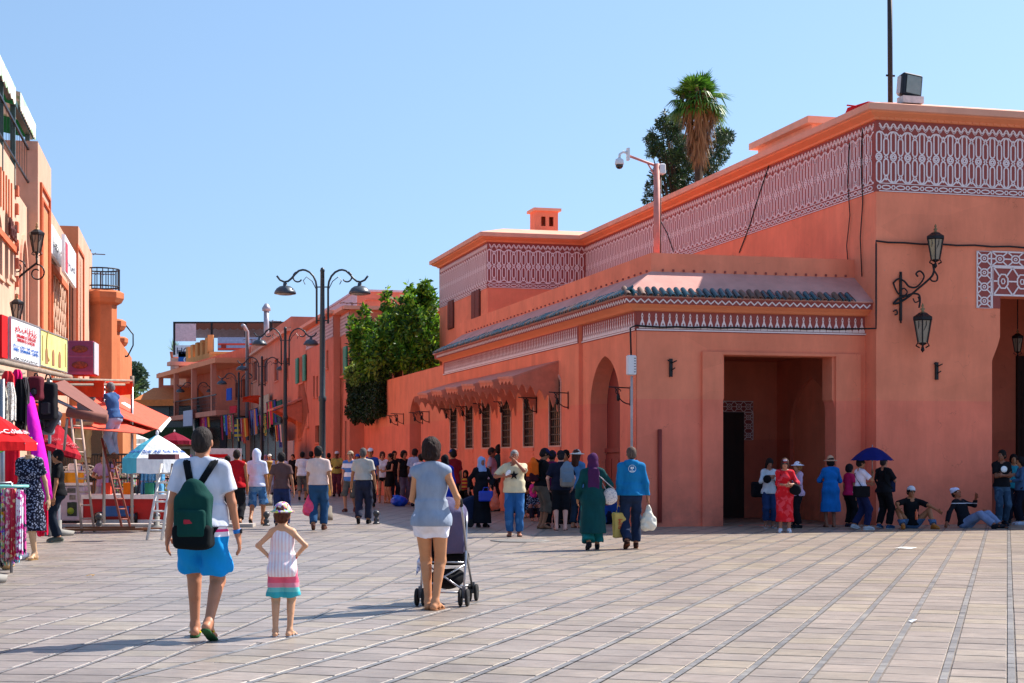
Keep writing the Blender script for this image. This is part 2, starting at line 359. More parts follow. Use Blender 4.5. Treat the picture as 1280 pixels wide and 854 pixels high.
# ------------------------------------------------------------------ the long terracotta building on the right
def plaster(name, col, dado=None, dz=2.83, soil=.5, vary=.10):
    m = mat(name, col, rough=.92, vary=vary, scale=1.2, bump=.22, bscale=9, spec=.12, detail=6)
    t = m.node_tree; L = t.links; b = t.nodes['Principled BSDF']; out = b.inputs['Base Color'].links[0].from_socket
    g = nnode(t, 'ShaderNodeNewGeometry'); sx = nnode(t, 'ShaderNodeSeparateXYZ'); L.new(g.outputs['Position'], sx.inputs[0])
    if dado:
        gt = nnode(t, 'ShaderNodeMath', operation='LESS_THAN'); gt.inputs[1].default_value = dz; L.new(sx.outputs['Z'], gt.inputs[0])
        mx = nnode(t, 'ShaderNodeMix', data_type='RGBA', blend_type='MULTIPLY'); mx.inputs['B'].default_value = (*dado, 1); L.new(gt.outputs[0], mx.inputs['Factor']); L.new(out, mx.inputs['A']); out = mx.outputs['Result']
    # repainted patches of slightly different shade, with straight roller edges
    pt = nnode(t, 'ShaderNodeTexVoronoi', Scale=.55); pt.distance = 'CHEBYCHEV'; mpp = nnode(t, 'ShaderNodeMapping'); mpp.inputs['Rotation'].default_value = (0, 0, R(14.7)); mpp.inputs['Scale'].default_value = (.8, .8, 1.3); L.new(g.outputs['Position'], mpp.inputs[0]); L.new(mpp.outputs[0], pt.inputs['Vector'])
    sc_ = nnode(t, 'ShaderNodeSeparateColor'); L.new(pt.outputs['Color'], sc_.inputs[0]); rp = nnode(t, 'ShaderNodeMapRange'); rp.inputs['To Min'].default_value = .955; rp.inputs['To Max'].default_value = 1.04; L.new(sc_.outputs[0], rp.inputs[0])
    hp_ = nnode(t, 'ShaderNodeHueSaturation'); L.new(out, hp_.inputs['Color']); L.new(rp.outputs[0], hp_.inputs['Value']); out = hp_.outputs[0]
    # weather streaks running down and splash dirt low on the wall
    mp = nnode(t, 'ShaderNodeMapping'); mp.inputs['Scale'].default_value = (1.1, 1.1, .22); L.new(g.outputs['Position'], mp.inputs[0])
    n = nnode(t, 'ShaderNodeTexNoise', Scale=1.3, Detail=5, Roughness=.7); L.new(mp.outputs[0], n.inputs['Vector'])
    r = nnode(t, 'ShaderNodeMapRange'); r.inputs['From Min'].default_value = .35; r.inputs['From Max'].default_value = .75; r.inputs['To Min'].default_value = 1.03; r.inputs['To Max'].default_value = .84; L.new(n.outputs[0], r.inputs[0])
    hs = nnode(t, 'ShaderNodeHueSaturation'); L.new(out, hs.inputs['Color']); L.new(r.outputs[0], hs.inputs['Value']); out = hs.outputs[0]
    n2 = nnode(t, 'ShaderNodeTexNoise', Scale=1.6, Detail=6, Roughness=.65); L.new(g.outputs['Position'], n2.inputs['Vector'])
    zz = nnode(t, 'ShaderNodeMapRange'); zz.inputs['From Min'].default_value = 1.15; zz.inputs['From Max'].default_value = .1; L.new(sx.outputs['Z'], zz.inputs[0])
    ml = nnode(t, 'ShaderNodeMath', operation='MULTIPLY'); L.new(zz.outputs[0], ml.inputs[0]); r2 = nnode(t, 'ShaderNodeMapRange'); r2.inputs['From Min'].default_value = .38; r2.inputs['From Max'].default_value = .62; r2.inputs['To Max'].default_value = soil; L.new(n2.outputs[0], r2.inputs[0]); L.new(r2.outputs[0], ml.inputs[1])
    mx = nnode(t, 'ShaderNodeMix', data_type='RGBA'); mx.inputs['B'].default_value = (*lin('#86584f'), 1); L.new(ml.outputs[0], mx.inputs['Factor']); L.new(out, mx.inputs['A']); out = mx.outputs['Result']
    # scuffs and filled patches
    v = nnode(t, 'ShaderNodeTexNoise', Scale=5.5, Detail=3, Roughness=.8); L.new(g.outputs['Position'], v.inputs['Vector'])
    gt = nnode(t, 'ShaderNodeMapRange'); gt.inputs['From Min'].default_value = .70; gt.inputs['From Max'].default_value = .74; gt.inputs['To Max'].default_value = .5; L.new(v.outputs[0], gt.inputs[0])
    mx = nnode(t, 'ShaderNodeMix', data_type='RGBA'); mx.inputs['B'].default_value = (*lin('#cf9a86'), 1); L.new(gt.outputs[0], mx.inputs['Factor']); L.new(out, mx.inputs['A']); out = mx.outputs['Result']
    # hairline cracks in some places
    vc = nnode(t, 'ShaderNodeTexVoronoi', Scale=.9); vc.feature = 'DISTANCE_TO_EDGE'; nd = nnode(t, 'ShaderNodeTexNoise', Scale=2.2, Detail=5); L.new(g.outputs['Position'], nd.inputs['Vector']); va_ = nnode(t, 'ShaderNodeVectorMath', operation='MULTIPLY_ADD'); va_.inputs[1].default_value = (.9, .9, .9); L.new(nd.outputs['Color'], va_.inputs[0]); L.new(g.outputs['Position'], va_.inputs[2]); L.new(va_.outputs[0], vc.inputs['Vector'])
    c1 = nnode(t, 'ShaderNodeMath', operation='LESS_THAN'); c1.inputs[1].default_value = .006; L.new(vc.outputs['Distance'], c1.inputs[0]); c2 = nnode(t, 'ShaderNodeMath', operation='GREATER_THAN'); c2.inputs[1].default_value = .58; L.new(n2.outputs[0], c2.inputs[0]); c3 = nnode(t, 'ShaderNodeMath', operation='MULTIPLY'); L.new(c1.outputs[0], c3.inputs[0]); L.new(c2.outputs[0], c3.inputs[1]); c4 = nnode(t, 'ShaderNodeMath', operation='MULTIPLY'); c4.inputs[1].default_value = .22; L.new(c3.outputs[0], c4.inputs[0])
    mx = nnode(t, 'ShaderNodeMix', data_type='RGBA'); mx.inputs['B'].default_value = (*lin('#7a4034'), 1); L.new(c4.outputs[0], mx.inputs['Factor']); L.new(out, mx.inputs['A']); out = mx.outputs['Result']
    L.new(out, b.inputs['Base Color']); return m
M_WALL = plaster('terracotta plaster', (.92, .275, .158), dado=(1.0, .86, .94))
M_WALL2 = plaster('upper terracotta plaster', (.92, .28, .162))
M_SOF = mat('orange bounce-lit soffit', (.86, .28, .13), rough=.85, vary=.06, scale=2)  # orange bounce light under the eaves is put into this base colour
M_CORN = mat('pale pink cornice', (.80, .38, .26), rough=.85, vary=.1, scale=2, bump=.2, bscale=10)
M_ROOF = mat('mauve roof render', (.62, .30, .25), rough=.9, vary=.16, scale=1.5, bump=.25, bscale=12)
M_FBG = mat('frieze ground', '#9a4c46', rough=.8, vary=.08)
M_WHT = mat('white carved plaster', '#ecdcdc', rough=.7, vary=.06, scale=4)
M_IRON = mat('black wrought iron', '#1d1c20', rough=.45, metal=.3, vary=.3, scale=20, bump=.3, bscale=60)
M_RUST = mat('rusted iron', '#4c2c26', rough=.8, vary=.3, scale=20)
M_TEAL = mat('teal glazed tile', '#163840', rough=.22, vary=.35, scale=7, spec=.6, rand=.45)
M_DOOR = mat('dark timber', '#2f1f1c', rough=.7, vary=.25, scale=5, stretch=(1, 1, .1), bump=.3)
M_REDD = mat('dark red painted timber', (.26, .04, .03), rough=.65, vary=.12, scale=3, stretch=(1, 1, .2))
M_CABLE = mat('black cable', '#141318', rough=.6, vary=.1)
M_GLASSL = mat('lantern glass', '#8d8274', rough=.12, vary=.1, spec=.7)
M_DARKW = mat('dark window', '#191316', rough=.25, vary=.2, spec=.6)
ANG = math.atan(.262); O0 = Vector((2.74, 35.3, 0))
RZ = Matrix.Rotation(ANG, 3, 'Z'); RZI = RZ.inverted()
def onp(px, py, axis, c):
    """where the sight line through a photograph pixel meets the wall plane u=c or v=c (building coordinates)"""
    o = RZI @ (Vector((0, 0, EYE))-O0); d = RZI @ Vector(((px-640)/FPX, 1, (574-py)/FPX))
    k = 0 if axis == 'u' else 1; t = (c-o[k])/d[k]; return o+d*t
def fF(v0): return lambda p: Vector((p[0], v0+p[1], p[2]))              # slab drawn on a face looking to the camera
def fS(u0): return lambda p: Vector((u0+p[1], p[0], p[2]))              # slab drawn on a face looking left
def sweep(mb, prof, stations, smooth=False):
    vs = [st(o, z) for st in stations for o, z in prof]; n = len(prof)
    fs = [(i*n+k, i*n+k+1, (i+1)*n+k+1, (i+1)*n+k) for i in range(len(stations)-1) for k in range(n-1)]
    mb.add(vs, fs, smooth); return mb
gate = empty('gatehouse', O0, ANG, 'low terracotta gatehouse with tiled eave, dark porch and shaded side windows', 'building')
tall = empty('palace_building', O0, ANG, 'tall terracotta building with white carved frieze under its cornice', 'building')
LEN = 19.55; UT = 5.55; VT = -.52
# --- gatehouse walls
dl = onp(905, 500, 'v', 0).x; dr = onp(1040, 500, 'v', 0).x; dt = onp(960, 445, 'v', 0).z; zc = onp(960, 502, 'v', 0).z
hole = [(dl-.05, 0), (dr+.07, 0), (dr+.07, zc-.15), (dr+.04, zc), (dr, zc+.06), (dr, dt), (dl, dt), (dl, zc+.06), (dl-.03, zc), (dl-.05, zc-.15)]
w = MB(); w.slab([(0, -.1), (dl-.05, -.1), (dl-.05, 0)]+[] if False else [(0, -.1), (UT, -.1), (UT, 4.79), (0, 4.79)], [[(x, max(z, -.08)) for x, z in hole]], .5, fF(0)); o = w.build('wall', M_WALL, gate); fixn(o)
# raised pilasters and lintel round the porch
pl, pr = onp(878, 500, 'v', -.06).x, onp(1076, 500, 'v', -.06).x; lt = onp(960, 441, 'v', -.06).z
for a, b_ in ((pl, dl-.05), (dr+.07, pr)):
    q = MB(); q.bb((a, -.07, -.1), (b_, 0, lt)); q.build('pilaster', M_WALL, gate)
q = MB(); q.bb((dl-.05, -.064, dt+.01), (dr+.07, 0, lt)); q.build('lintel', M_WALL, gate)
# side wall: near bay with the arch, long bay with windows standing .1 proud
ARCH = arch_pts(1.12, 3.36, -.05, 2.75, onp(757, 445, 'u', 0).z, point=.10)
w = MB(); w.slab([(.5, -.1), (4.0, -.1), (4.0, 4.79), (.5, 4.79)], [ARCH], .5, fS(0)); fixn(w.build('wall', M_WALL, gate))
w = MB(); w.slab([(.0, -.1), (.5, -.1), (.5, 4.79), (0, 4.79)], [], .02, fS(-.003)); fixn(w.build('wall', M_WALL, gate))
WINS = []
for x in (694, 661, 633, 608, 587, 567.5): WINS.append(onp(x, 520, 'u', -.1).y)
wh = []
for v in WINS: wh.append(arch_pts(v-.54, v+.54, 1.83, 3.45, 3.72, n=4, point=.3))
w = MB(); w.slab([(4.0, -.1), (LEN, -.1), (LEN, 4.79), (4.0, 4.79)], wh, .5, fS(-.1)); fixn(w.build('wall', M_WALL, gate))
q = MB(); q.bb((-.1, LEN, -.1), (6, LEN+.2, 5.2)); q.build('wall', M_WALL, gate)
# arch: reveal, closed red door with ledge
q = MB().use(M_REDD); q.bb((.42, 1.0, -.1), (.5, 3.5, 4.3)); q.bb((.36, 1.1, 1.66), (.42, 3.4, 1.76)); q.bb((.39, 1.1, -.1), (.42, 3.4, 1.62))
for k in range(4): q.bb((.375, 1.25+.55*k, .15), (.395, 1.7+.55*k, 1.5))
q.build('arch_door', parent=gate)
M_WFR = mat('window surround', '#d8a596', rough=.8, vary=.15, scale=20)
for v, h_ in zip(WINS, wh):
    f = MB().use(M_WFR); pts = [(x, z) for x, z in h_]; f.ribbon([(x, z) for x, z in pts], .07, .02, True, fS(-.102))
    wf = fixn(f.build('window', None, gate))
    q = MB(); q.bb((-.04, v-.58, 1.8), (-.02, v+.58, 3.8)); q.build('pane', M_DARKW, wf)
    q = MB()
    for k in range(6): q.bb((-.085, v-.475+.19*k-.011, 1.84), (-.065, v-.475+.19*k+.011, 3.66))
    for k in range(9): q.bb((-.095, v-.53, 1.92+.2*k), (-.085, v+.53, 1.945+.2*k))
    q.build('window_bars', M_IRON, wf)
    q = MB()
    q.bb((-.13, v-.52, 1.72), (-.1, v+.52, 1.80))
    for k in range(6): q.bb((-.115, v-.5, 1.05+.11*k), (-.1, v+.5, 1.12+.11*k))
    q.build('louvre', M_WALL, wf)
# --- eave, tiled roof, parapet (mitred round the corner)
stG = [lambda o, z: (UT+.0, -o, z), lambda o, z: (-o, -o, z), lambda o, z: (-o, LEN+max(o, 0), z)]
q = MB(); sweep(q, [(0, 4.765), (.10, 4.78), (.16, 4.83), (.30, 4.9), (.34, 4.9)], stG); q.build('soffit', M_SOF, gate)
q = MB(); sweep(q, [(.34, 4.9), (.36, 5.04)], stG); q.build('fascia', M_FBG, gate)
q = MB(); sweep(q, [(.36, 5.04), (.40, 5.05), (.40, 5.07), (-.55, 5.72)], stG); q.build('roof', M_ROOF, gate)
q = MB(); sweep(q, [(-.55, 5.72), (-.55, 6.14), (-.90, 6.14), (-.90, 5.55), (-5.5, 5.55)], stG[:2]+[lambda o, z: (-o, LEN+.5, z)]); q.build('parapet', M_WALL2, gate)
q = MB()
for k in range(19): q.bb((.8+.25*k, .52, 5.73), (.84+.25*k, .55, 5.78))
for k in range(44): q.bb((.52, .8+.42*k, 5.735), (.55, .86+.42*k, 5.775))
q.build('drip_pegs', M_FBG, gate, kind='stuff')
# glazed barrel tiles along the eave
tm = MB(); n = 7; L_ = .30; vs = []
for (y, r_) in ((0, .078), (L_, .066)):
    for rr in (r_, r_-.018):
        for k in range(n+1): a = math.pi*k/n; vs.append((rr*math.cos(a), y, rr*1.0*math.sin(a)+y*.62))
fs = []
for k in range(n): fs += [(k, k+1, 2*(n+1)+k+1, 2*(n+1)+k), (n+1+k, 3*(n+1)+k, 3*(n+1)+k+1, n+1+k+1), (k, n+1+k, n+1+k+1, k+1)]
tm.add(vs, fs, False); tme = tm.mesh('roof_tile', M_TEAL); tm2 = tm.mesh('roof_tile', mat('bare clay tile', '#7a5a4c', rough=.6, vary=.3, scale=6, rand=.3)); rt = random.Random(3)
for k in range(32): link_mesh('roof_tile', tm2 if rt.random() < .30 else tme, gate, (-.40+.172*k+.06, -.49, 5.045), (rt.uniform(-.03, .03), rt.uniform(-.08, .08), rt.uniform(-.05, .05)))
for k in range(116): link_mesh('roof_tile', tm2 if rt.random() < .30 else tme, gate, (-.49, -.33+.172*k, 5.045), (rt.uniform(-.03, .03), rt.uniform(-.08, .08), R(-90)+rt.uniform(-.05, .05)))
# scalloped white line under the tiles, vase frieze below the soffit
def vase(mb, x, z, w_, h_, frame):
    s_ = [(0, 0), (1, 0), (1, .10), (.86, .22), (.80, .36), (.66, .5), (.585, .62), (.62, .7), (.66, .80), (.60, .92), (.5, 1), (.40, .92), (.34, .80), (.38, .7), (.415, .62), (.34, .5), (.20, .36), (.14, .22), (0, .10)]
    mb.slab([(x+a*w_, z+b_*h_) for a, b_ in s_], [], .008, frame)
    mb.use(M_FBG); mb.slab([(x+w_*(.5+.13*math.cos(t)), z+h_*(.27+.10*math.sin(t))) for t in (0, 1.57, 3.14, 4.71)], [], .003, (lambda p, f=frame: f(Vector((p[0], p[1]-.004, p[2]))))); mb.slab([(x+w_*(.5+.08*math.cos(t)), z+h_*(.80+.06*math.sin(t))) for t in (0, 1.57, 3.14, 4.71)], [], .003, (lambda p, f=frame: f(Vector((p[0], p[1]-.004, p[2]))))); mb.use(M_WHT)
zt, zb = 4.765, 4.37
q = MB(); q.bb((.0, -.012, zb-.04), (UT-.02, 0, zt)); q.build('frieze_ground', M_FBG, gate)
q = MB(); q.bb((-.012, 0, zb-.04), (0, 4.0, zt)); q.bb((-.112, 4.0, zb-.04), (-.1, LEN, zt)); q.build('frieze_ground', M_FBG, gate)
q = MB().use(M_WHT); f = fF(-.022)
for k in range(34): vase(q, .06+.161*k, zb+.02, .150, zt-zb-.05, f)
q.ribbon([(.0, zb-.01), (UT, zb-.01)], .03, .01, False, f)
q.ribbon([(-.36+.043*k, 4.965+.038*math.cos(k*math.pi/2)) for k in range(137)], .030, .012, False, fF(-.352)); fixn(q.build('vase_frieze', parent=gate, kind='stuff'))
q = MB().use(M_WHT); f = fS(-.022)
for k in range(24): vase(q, .06+.161*k, zb+.02, .150, zt-zb-.05, f)
f = fS(-.122)
for k in range(95): vase(q, 4.06+.161*k, zb+.02, .150, zt-zb-.05, f)
q.ribbon([(0, zb-.01), (4, zb-.01)], .03, .01, False, fS(-.022)); q.ribbon([(4, zb-.01), (LEN, zb-.01)], .03, .01, False, f)
q.ribbon([(-.36+.043*k, 4.965+.038*math.cos(k*math.pi/2)) for k in range(463)], .028, .012, False, fS(-.352)); fixn(q.build('vase_frieze', parent=gate, kind='stuff'))
# --- porch room
bv = 4.7; ru = UT-.1
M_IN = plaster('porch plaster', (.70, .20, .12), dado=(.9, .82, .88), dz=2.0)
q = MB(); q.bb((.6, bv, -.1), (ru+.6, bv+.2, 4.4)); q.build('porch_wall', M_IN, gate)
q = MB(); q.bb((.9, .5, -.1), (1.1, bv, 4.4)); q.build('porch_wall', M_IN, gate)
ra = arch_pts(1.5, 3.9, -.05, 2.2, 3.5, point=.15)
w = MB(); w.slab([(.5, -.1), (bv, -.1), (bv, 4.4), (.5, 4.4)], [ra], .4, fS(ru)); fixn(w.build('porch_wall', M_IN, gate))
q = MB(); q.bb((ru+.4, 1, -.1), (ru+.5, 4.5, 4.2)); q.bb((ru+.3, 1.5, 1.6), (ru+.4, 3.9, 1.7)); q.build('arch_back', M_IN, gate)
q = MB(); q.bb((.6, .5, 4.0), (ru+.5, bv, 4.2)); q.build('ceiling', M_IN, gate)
a = onp(896, 515, 'v', bv-.05); b_ = onp(930, 515, 'v', bv-.05); dz_ = a.z
dr_ = MB(); dr_.bb((a.x, bv-.06, 0), (b_.x, bv, dz_)); dd = dr_.build('porch_door', M_DOOR, gate)
q = MB()
for zz in (.3, .9, 1.5, 2.1):
    if zz+.45 < dz_: q.bb((a.x+.06, bv-.075, zz), (b_.x-.06, bv-.06, zz+.45))
q.build('door_panel', M_DOOR, dd)
# geometric tile surround: strips of white interlace on dark
def lattice(mb, x0, x1, z0, z1, cell, frame, w_=.02, d=.008):
    nx_ = max(1, round((x1-x0)/cell)); nz_ = max(1, round((z1-z0)/cell)); cx = (x1-x0)/nx_; cz = (z1-z0)/nz_
    for i in range(nx_):
        for j in range(nz_):
            X, Z = x0+(i+.5)*cx, z0+(j+.5)*cz
            mb.ribbon([(X+cx*.27*math.cos(t*math.pi/4+.39), Z+cz*.27*math.sin(t*math.pi/4+.39)) for t in range(8)], w_, d, True, frame)
            mb.ribbon([(X+cx*.10*math.cos(t*math.pi/3), Z+cz*.10*math.sin(t*math.pi/3)) for t in range(6)], w_*.8, d, True, frame)
            for sx_, sz_ in ((1, 1), (1, -1), (-1, 1), (-1, -1)): mb.ribbon([(X+sx_*cx*.19, Z+sz_*cz*.19), (X+sx_*cx*.5, Z+sz_*cz*.5)], w_, d, False, frame)
            mb.ribbon([(X-cx*.27, Z), (X-cx*.5, Z)], w_, d, False, frame); mb.ribbon([(X+cx*.27, Z), (X+cx*.5, Z)], w_, d, False, frame)
    mb.ribbon([(x0, z0), (x1, z0), (x1, z1), (x0, z1)], w_*1.2, d, True, frame)
c0 = onp(941, 502, 'v', bv-.03); c1 = onp(941, 550, 'v', bv-.03)
q = MB().use(M_FBG); q.bb((a.x-.3, bv-.03, dz_), (c0.x, bv, c0.z)); q.bb((b_.x, bv-.03, c1.z), (c0.x, bv, dz_)); q.use(M_WHT)
lattice(q, a.x-.3, c0.x, dz_+.0, c0.z, .26, fF(bv-.04), .016); lattice(q, b_.x+.0, c0.x, c1.z, dz_-.02, .24, fF(bv-.04), .016); fixn(q.build('tile_surround', parent=gate))
# --- tall block
ZC = 9.18
stT = [lambda o, z: (24, VT-o, z), lambda o, z: (UT-o, VT-o, z), lambda o, z: (UT-o, 21.48-o, z), lambda o, z: (1.91-o, 21.48-o, z), lambda o, z: (1.91-o, 29.6+max(o, 0), z)]
gu = onp(1240, 450, 'v', VT).x; gz = onp(1280, 371, 'v', VT).z; gz2 = onp(1240, 440, 'v', VT).z; gu2 = onp(1250, 400, 'v', VT).x
GW = 4.2; hole = [(gu, -.08), (gu+GW, -.08), (gu+GW, gz2-.3), (gu+GW-.08, gz2+.1), (gu+GW-.2, gz2+.3), (gu+GW-.2, gz), (gu2, gz), (gu2, gz2+.35), (gu2-.06, gz2+.15), (gu, gz2-.2)]
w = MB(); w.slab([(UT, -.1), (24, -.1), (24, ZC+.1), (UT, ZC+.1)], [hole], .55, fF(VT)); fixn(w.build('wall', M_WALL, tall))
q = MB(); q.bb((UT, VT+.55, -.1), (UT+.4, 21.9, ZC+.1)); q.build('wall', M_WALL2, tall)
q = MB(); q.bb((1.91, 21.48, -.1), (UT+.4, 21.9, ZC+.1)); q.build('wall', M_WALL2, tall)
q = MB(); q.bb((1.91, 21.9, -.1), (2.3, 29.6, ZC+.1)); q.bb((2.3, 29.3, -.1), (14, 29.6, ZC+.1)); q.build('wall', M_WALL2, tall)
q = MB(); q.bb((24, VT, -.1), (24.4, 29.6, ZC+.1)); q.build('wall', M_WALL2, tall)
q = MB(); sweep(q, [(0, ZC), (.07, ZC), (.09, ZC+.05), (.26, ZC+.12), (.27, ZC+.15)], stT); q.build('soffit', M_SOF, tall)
q = MB(); sweep(q, [(.27, ZC+.15), (.35, ZC+.16), (.36, ZC+.30), (-.75, ZC+.60), (-.75, ZC+.32), (-3.5, ZC+.32)], stT); q.build('cornice', M_CORN, tall)
q = MB(); q.add([(8.5, 2.5, ZC+.3), (24.3, 2.5, ZC+.3), (24.3, 29.6, ZC+.3), (4, 29.6, ZC+.3), (4, 24, ZC+.3), (8.5, 24, ZC+.3)], [(0, 1, 2, 3, 4, 5)]); q.build('roof', M_ROOF, tall)
q = MB()
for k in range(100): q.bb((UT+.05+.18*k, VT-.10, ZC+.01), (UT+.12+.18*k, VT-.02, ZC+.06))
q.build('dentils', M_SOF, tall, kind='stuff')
ZB = 7.56; ZB1, ZB2 = ZB, ZC-.01
q = MB(); q.bb((UT-.01, VT-.012, ZB1), (24, VT, ZB2)); q.bb((UT-.012, VT, ZB1), (UT, 21.47, ZB2)); q.bb((1.9, 21.468, ZB1), (UT-.01, 21.48, ZB2)); q.bb((1.898, 21.48, ZB1), (1.91, 29.6, ZB2)); q.build('frieze_ground', M_FBG, tall)
# one repeat of the carved strapwork
pw = .36; u = MB().use(M_WHT); lw = .033
def cap(cx, z0, z1, r): return [(cx+r*math.cos(R(a)), z1-r+r*math.sin(R(a))) for a in (0, 45, 90, 135, 180)]+[(cx-r, z0+r)]+[(cx+r*math.cos(R(a)), z0+r+r*math.sin(R(a))) for a in (225, 270, 315)]+[(cx+r, z0+r)]
H0, H1 = ZB1+.24, ZB2-.28; mid = (H0+H1)/2; hh = (H1-H0)/2; fu = lambda p: Vector((p[0], p[1]-.012, p[2]-ZB1))
u.ribbon(cap(0, mid+.10, H1+.02, .058), lw, .006, True, fu); u.ribbon(cap(0, H0-.02, mid-.10, .058), lw, .006, True, fu)
u.ribbon(cap(pw/2, mid+.04, H1-.12, .058), lw, .006, True, fu); u.ribbon(cap(pw/2, H0+.12, mid-.04, .058), lw, .006, True, fu)
u.ribbon([(.075*math.cos(R(a)), mid+.085*math.sin(R(a))) for a in range(0, 360, 45)], lw, .006, True, fu); u.ribbon([(.04*math.cos(R(a)), mid+.04*math.sin(R(a))) for a in range(22, 382, 60)], lw, .006, True, fu)
for zz in (mid, H1-.09, H0+.09): u.ribbon([(pw/2+.04*math.cos(R(a)), zz+.045*math.sin(R(a))) for a in (0, 90, 180, 270)], lw, .006, True, fu)
for sz, z_ in ((1, H1), (-1, H0)):
    u.ribbon([(0, z_+sz*.03), (.07, z_+sz*.02), (pw/2-.04, z_-sz*.05), (pw/2, z_-sz*.03), (pw/2+.04, z_-sz*.05), (pw-.07, z_+sz*.02), (pw, z_+sz*.03)], lw, .006, False, fu)
u.ribbon([(pw*i/12, ZB2-.12+.055*math.cos(i*math.pi/3*1.0)) for i in range(13)], .03, .014, False, fu)
u.ribbon([(pw*i/12, ZB2-.17+.05*math.cos(i*math.pi/3*1.0)) for i in range(13)], .012, .01, False, fu)
u.ribbon([(0, ZB1+.19), (pw, ZB1+.19)], .016, .01, False, fu); u.ribbon([(0, ZB1+.015), (pw, ZB1+.015)], .02, .01, False, fu)
u.ribbon([(.045*math.cos(R(a)), ZB1+.10+.045*math.sin(R(a))) for a in range(0, 360, 60)], .024, .012, True, fu)
u.ribbon([(pw/2+.11*math.cos(R(a)), ZB1+.10+.045*math.sin(R(a))) for a in range(0, 360, 45)], .026, .012, True, fu)
ume = u.mesh('frieze_motif')
for k in range(44): link_mesh('frieze_motif', ume, tall, (UT+.06+pw*k, VT, ZB1))
for k in range(61): link_mesh('frieze_motif', ume, tall, (UT, VT+.08+pw*(k+1), ZB1), (0, 0, R(-90)))
for k in range(10): link_mesh('frieze_motif', ume, tall, (1.95+.005+pw*k, 21.48, ZB1))
for k in range(22): link_mesh('frieze_motif', ume, tall, (1.91, 21.52+pw*(k+1), ZB1), (0, 0, R(-90)))
# brown shutters of the rear block
for (x0, x1, y0, y1) in ((561, 568, 374, 410), (590.5, 601, 361, 397)):
    A_, B_ = onp(x1, y0, 'u', 1.91), onp(x0, y1, 'u', 1.91); zt_ = A_.z; zb_ = onp(x1, y1, 'u', 1.91).z
    q = MB(); q.bb((1.87, A_.y, zb_), (1.91, B_.y, zt_)); sh_ = q.build('window', mat('dark brown', '#4a2620', rough=.7), tall)
    for s_ in (0, 1):
        y0_ = A_.y+(B_.y-A_.y)*(.04+.48*s_); q = MB(); q.bb((1.845, y0_, zb_+.03), (1.87, y0_+(B_.y-A_.y)*.44, zt_-.03))
        for k in range(9): q.bb((1.838, y0_+.05, zb_+.1+k*(zt_-zb_-.2)/9), (1.846, y0_+(B_.y-A_.y)*.40, zb_+.1+(k+.55)*(zt_-zb_-.2)/9))
        q.build('shutter', mat('brown shutter', '#7a3d30', rough=.7), sh_)
# big doorway at the right: interlace surround, room, dark door leaf
fx0 = onp(1221, 320, 'v', VT).x; fz1 = onp(1221, 314, 'v', VT).z; fz0 = onp(1221, 385, 'v', VT).z
q = MB().use(M_FBG); q.bb((fx0, VT-.012, gz), (gu+GW+.3, VT, fz1)); q.bb((fx0, VT-.0125, fz0), (gu2, VT-.0005, gz)); q.use(M_WHT)
lattice(q, fx0, fx0+.28*1.3, fz0, fz1, .36, fF(VT-.013), .03, .012); lattice(q, fx0+.38, gu+GW+.3, fz1-.33, fz1, .40, fF(VT-.013), .03, .012); lattice(q, fx0+.42, gu+GW+.3, gz+.02, fz1-.36, .5, fF(VT-.013), .034, .012)
q.ribbon([(fx0+.385, fz0), (fx0+.385, fz1-.34), (gu+GW, fz1-.34)], .03, .016, False, fF(VT-.013)); fixn(q.build('tile_surround', parent=tall))
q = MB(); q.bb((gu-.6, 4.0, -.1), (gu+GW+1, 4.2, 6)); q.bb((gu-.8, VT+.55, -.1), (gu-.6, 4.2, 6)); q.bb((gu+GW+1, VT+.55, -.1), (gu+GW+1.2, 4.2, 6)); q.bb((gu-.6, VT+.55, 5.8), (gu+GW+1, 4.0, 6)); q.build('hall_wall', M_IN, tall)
hx = onp(1272, 500, 'v', 3.9).x; q = MB(); q.bb((hx, 3.9, 0), (hx+2.4, 3.99, onp(1272, 445, 'v', 3.9).z)); dd = q.build('hall_door', M_DOOR, tall)
q = MB()
for k in range(5):
    for j in range(2): q.bb((hx+.1+1.15*j, 3.87, .2+.75*k), (hx+1.1+1.15*j, 3.9, .8+.75*k))
q.build('door_panel', M_DOOR, dd)
# low kerb line of shadow-side threshold
# --- awning over the windows
aw = empty('window_awning', O0, ANG, 'terracotta wooden awning with jagged fringe over the six barred windows', 'awning')
M_AW = mat('awning timber', (.66, .20, .12), rough=.8, vary=.14, scale=4); M_AWT = mat('awning top', (.62, .22, .15), rough=.8, vary=.14, scale=4)
va, vb = 5.73, 18.6; npan = 6; pv = (vb-va)/npan
def zig(y0, y1, za, zb__, n, drop):   # jagged lower edge
    pts = []
    for i in range(n):
        a = y0+(y1-y0)*i/n; b__ = y0+(y1-y0)*(i+1)/n; za_ = za+(zb__-za)*i/n; m_ = (a+b__)/2
        pts += [(a, za_), (a*.7+m_*.3, za_-drop*.35), (a*.45+m_*.55, za_-drop*.4), (m_, za_-drop), (b__*.45+m_*.55, za_-drop*.4), (b__*.7+m_*.3, za_-drop*.35)]
    return pts+[(y1, zb__)]
for k in range(npan):
    y0, y1 = va+pv*k, va+pv*(k+1)-.06
    q = MB(); vs = [(-.1, y0, 4.02), (-.1, y1-.10, 4.02), (-1.32, y1-.55, 3.66), (-1.32, y0, 3.60)]; vs += [(a, b__, c-.06) for a, b__, c in vs]
    q.add(vs, [(0, 1, 2, 3), (7, 6, 5, 4), (0, 3, 7, 4), (3, 2, 6, 7), (2, 1, 5, 6), (1, 0, 4, 5)]); q.build('roof_board', M_AWT, aw)
    q = MB(); q.slab([(y1-.55, 3.60), (y0+.05, 3.55)]+zig(y0+.05, y1-.55, 3.50, 3.54, 4, .10), [], .05, fS(-1.29)); fixn(q.build('fringe', M_AW, aw))
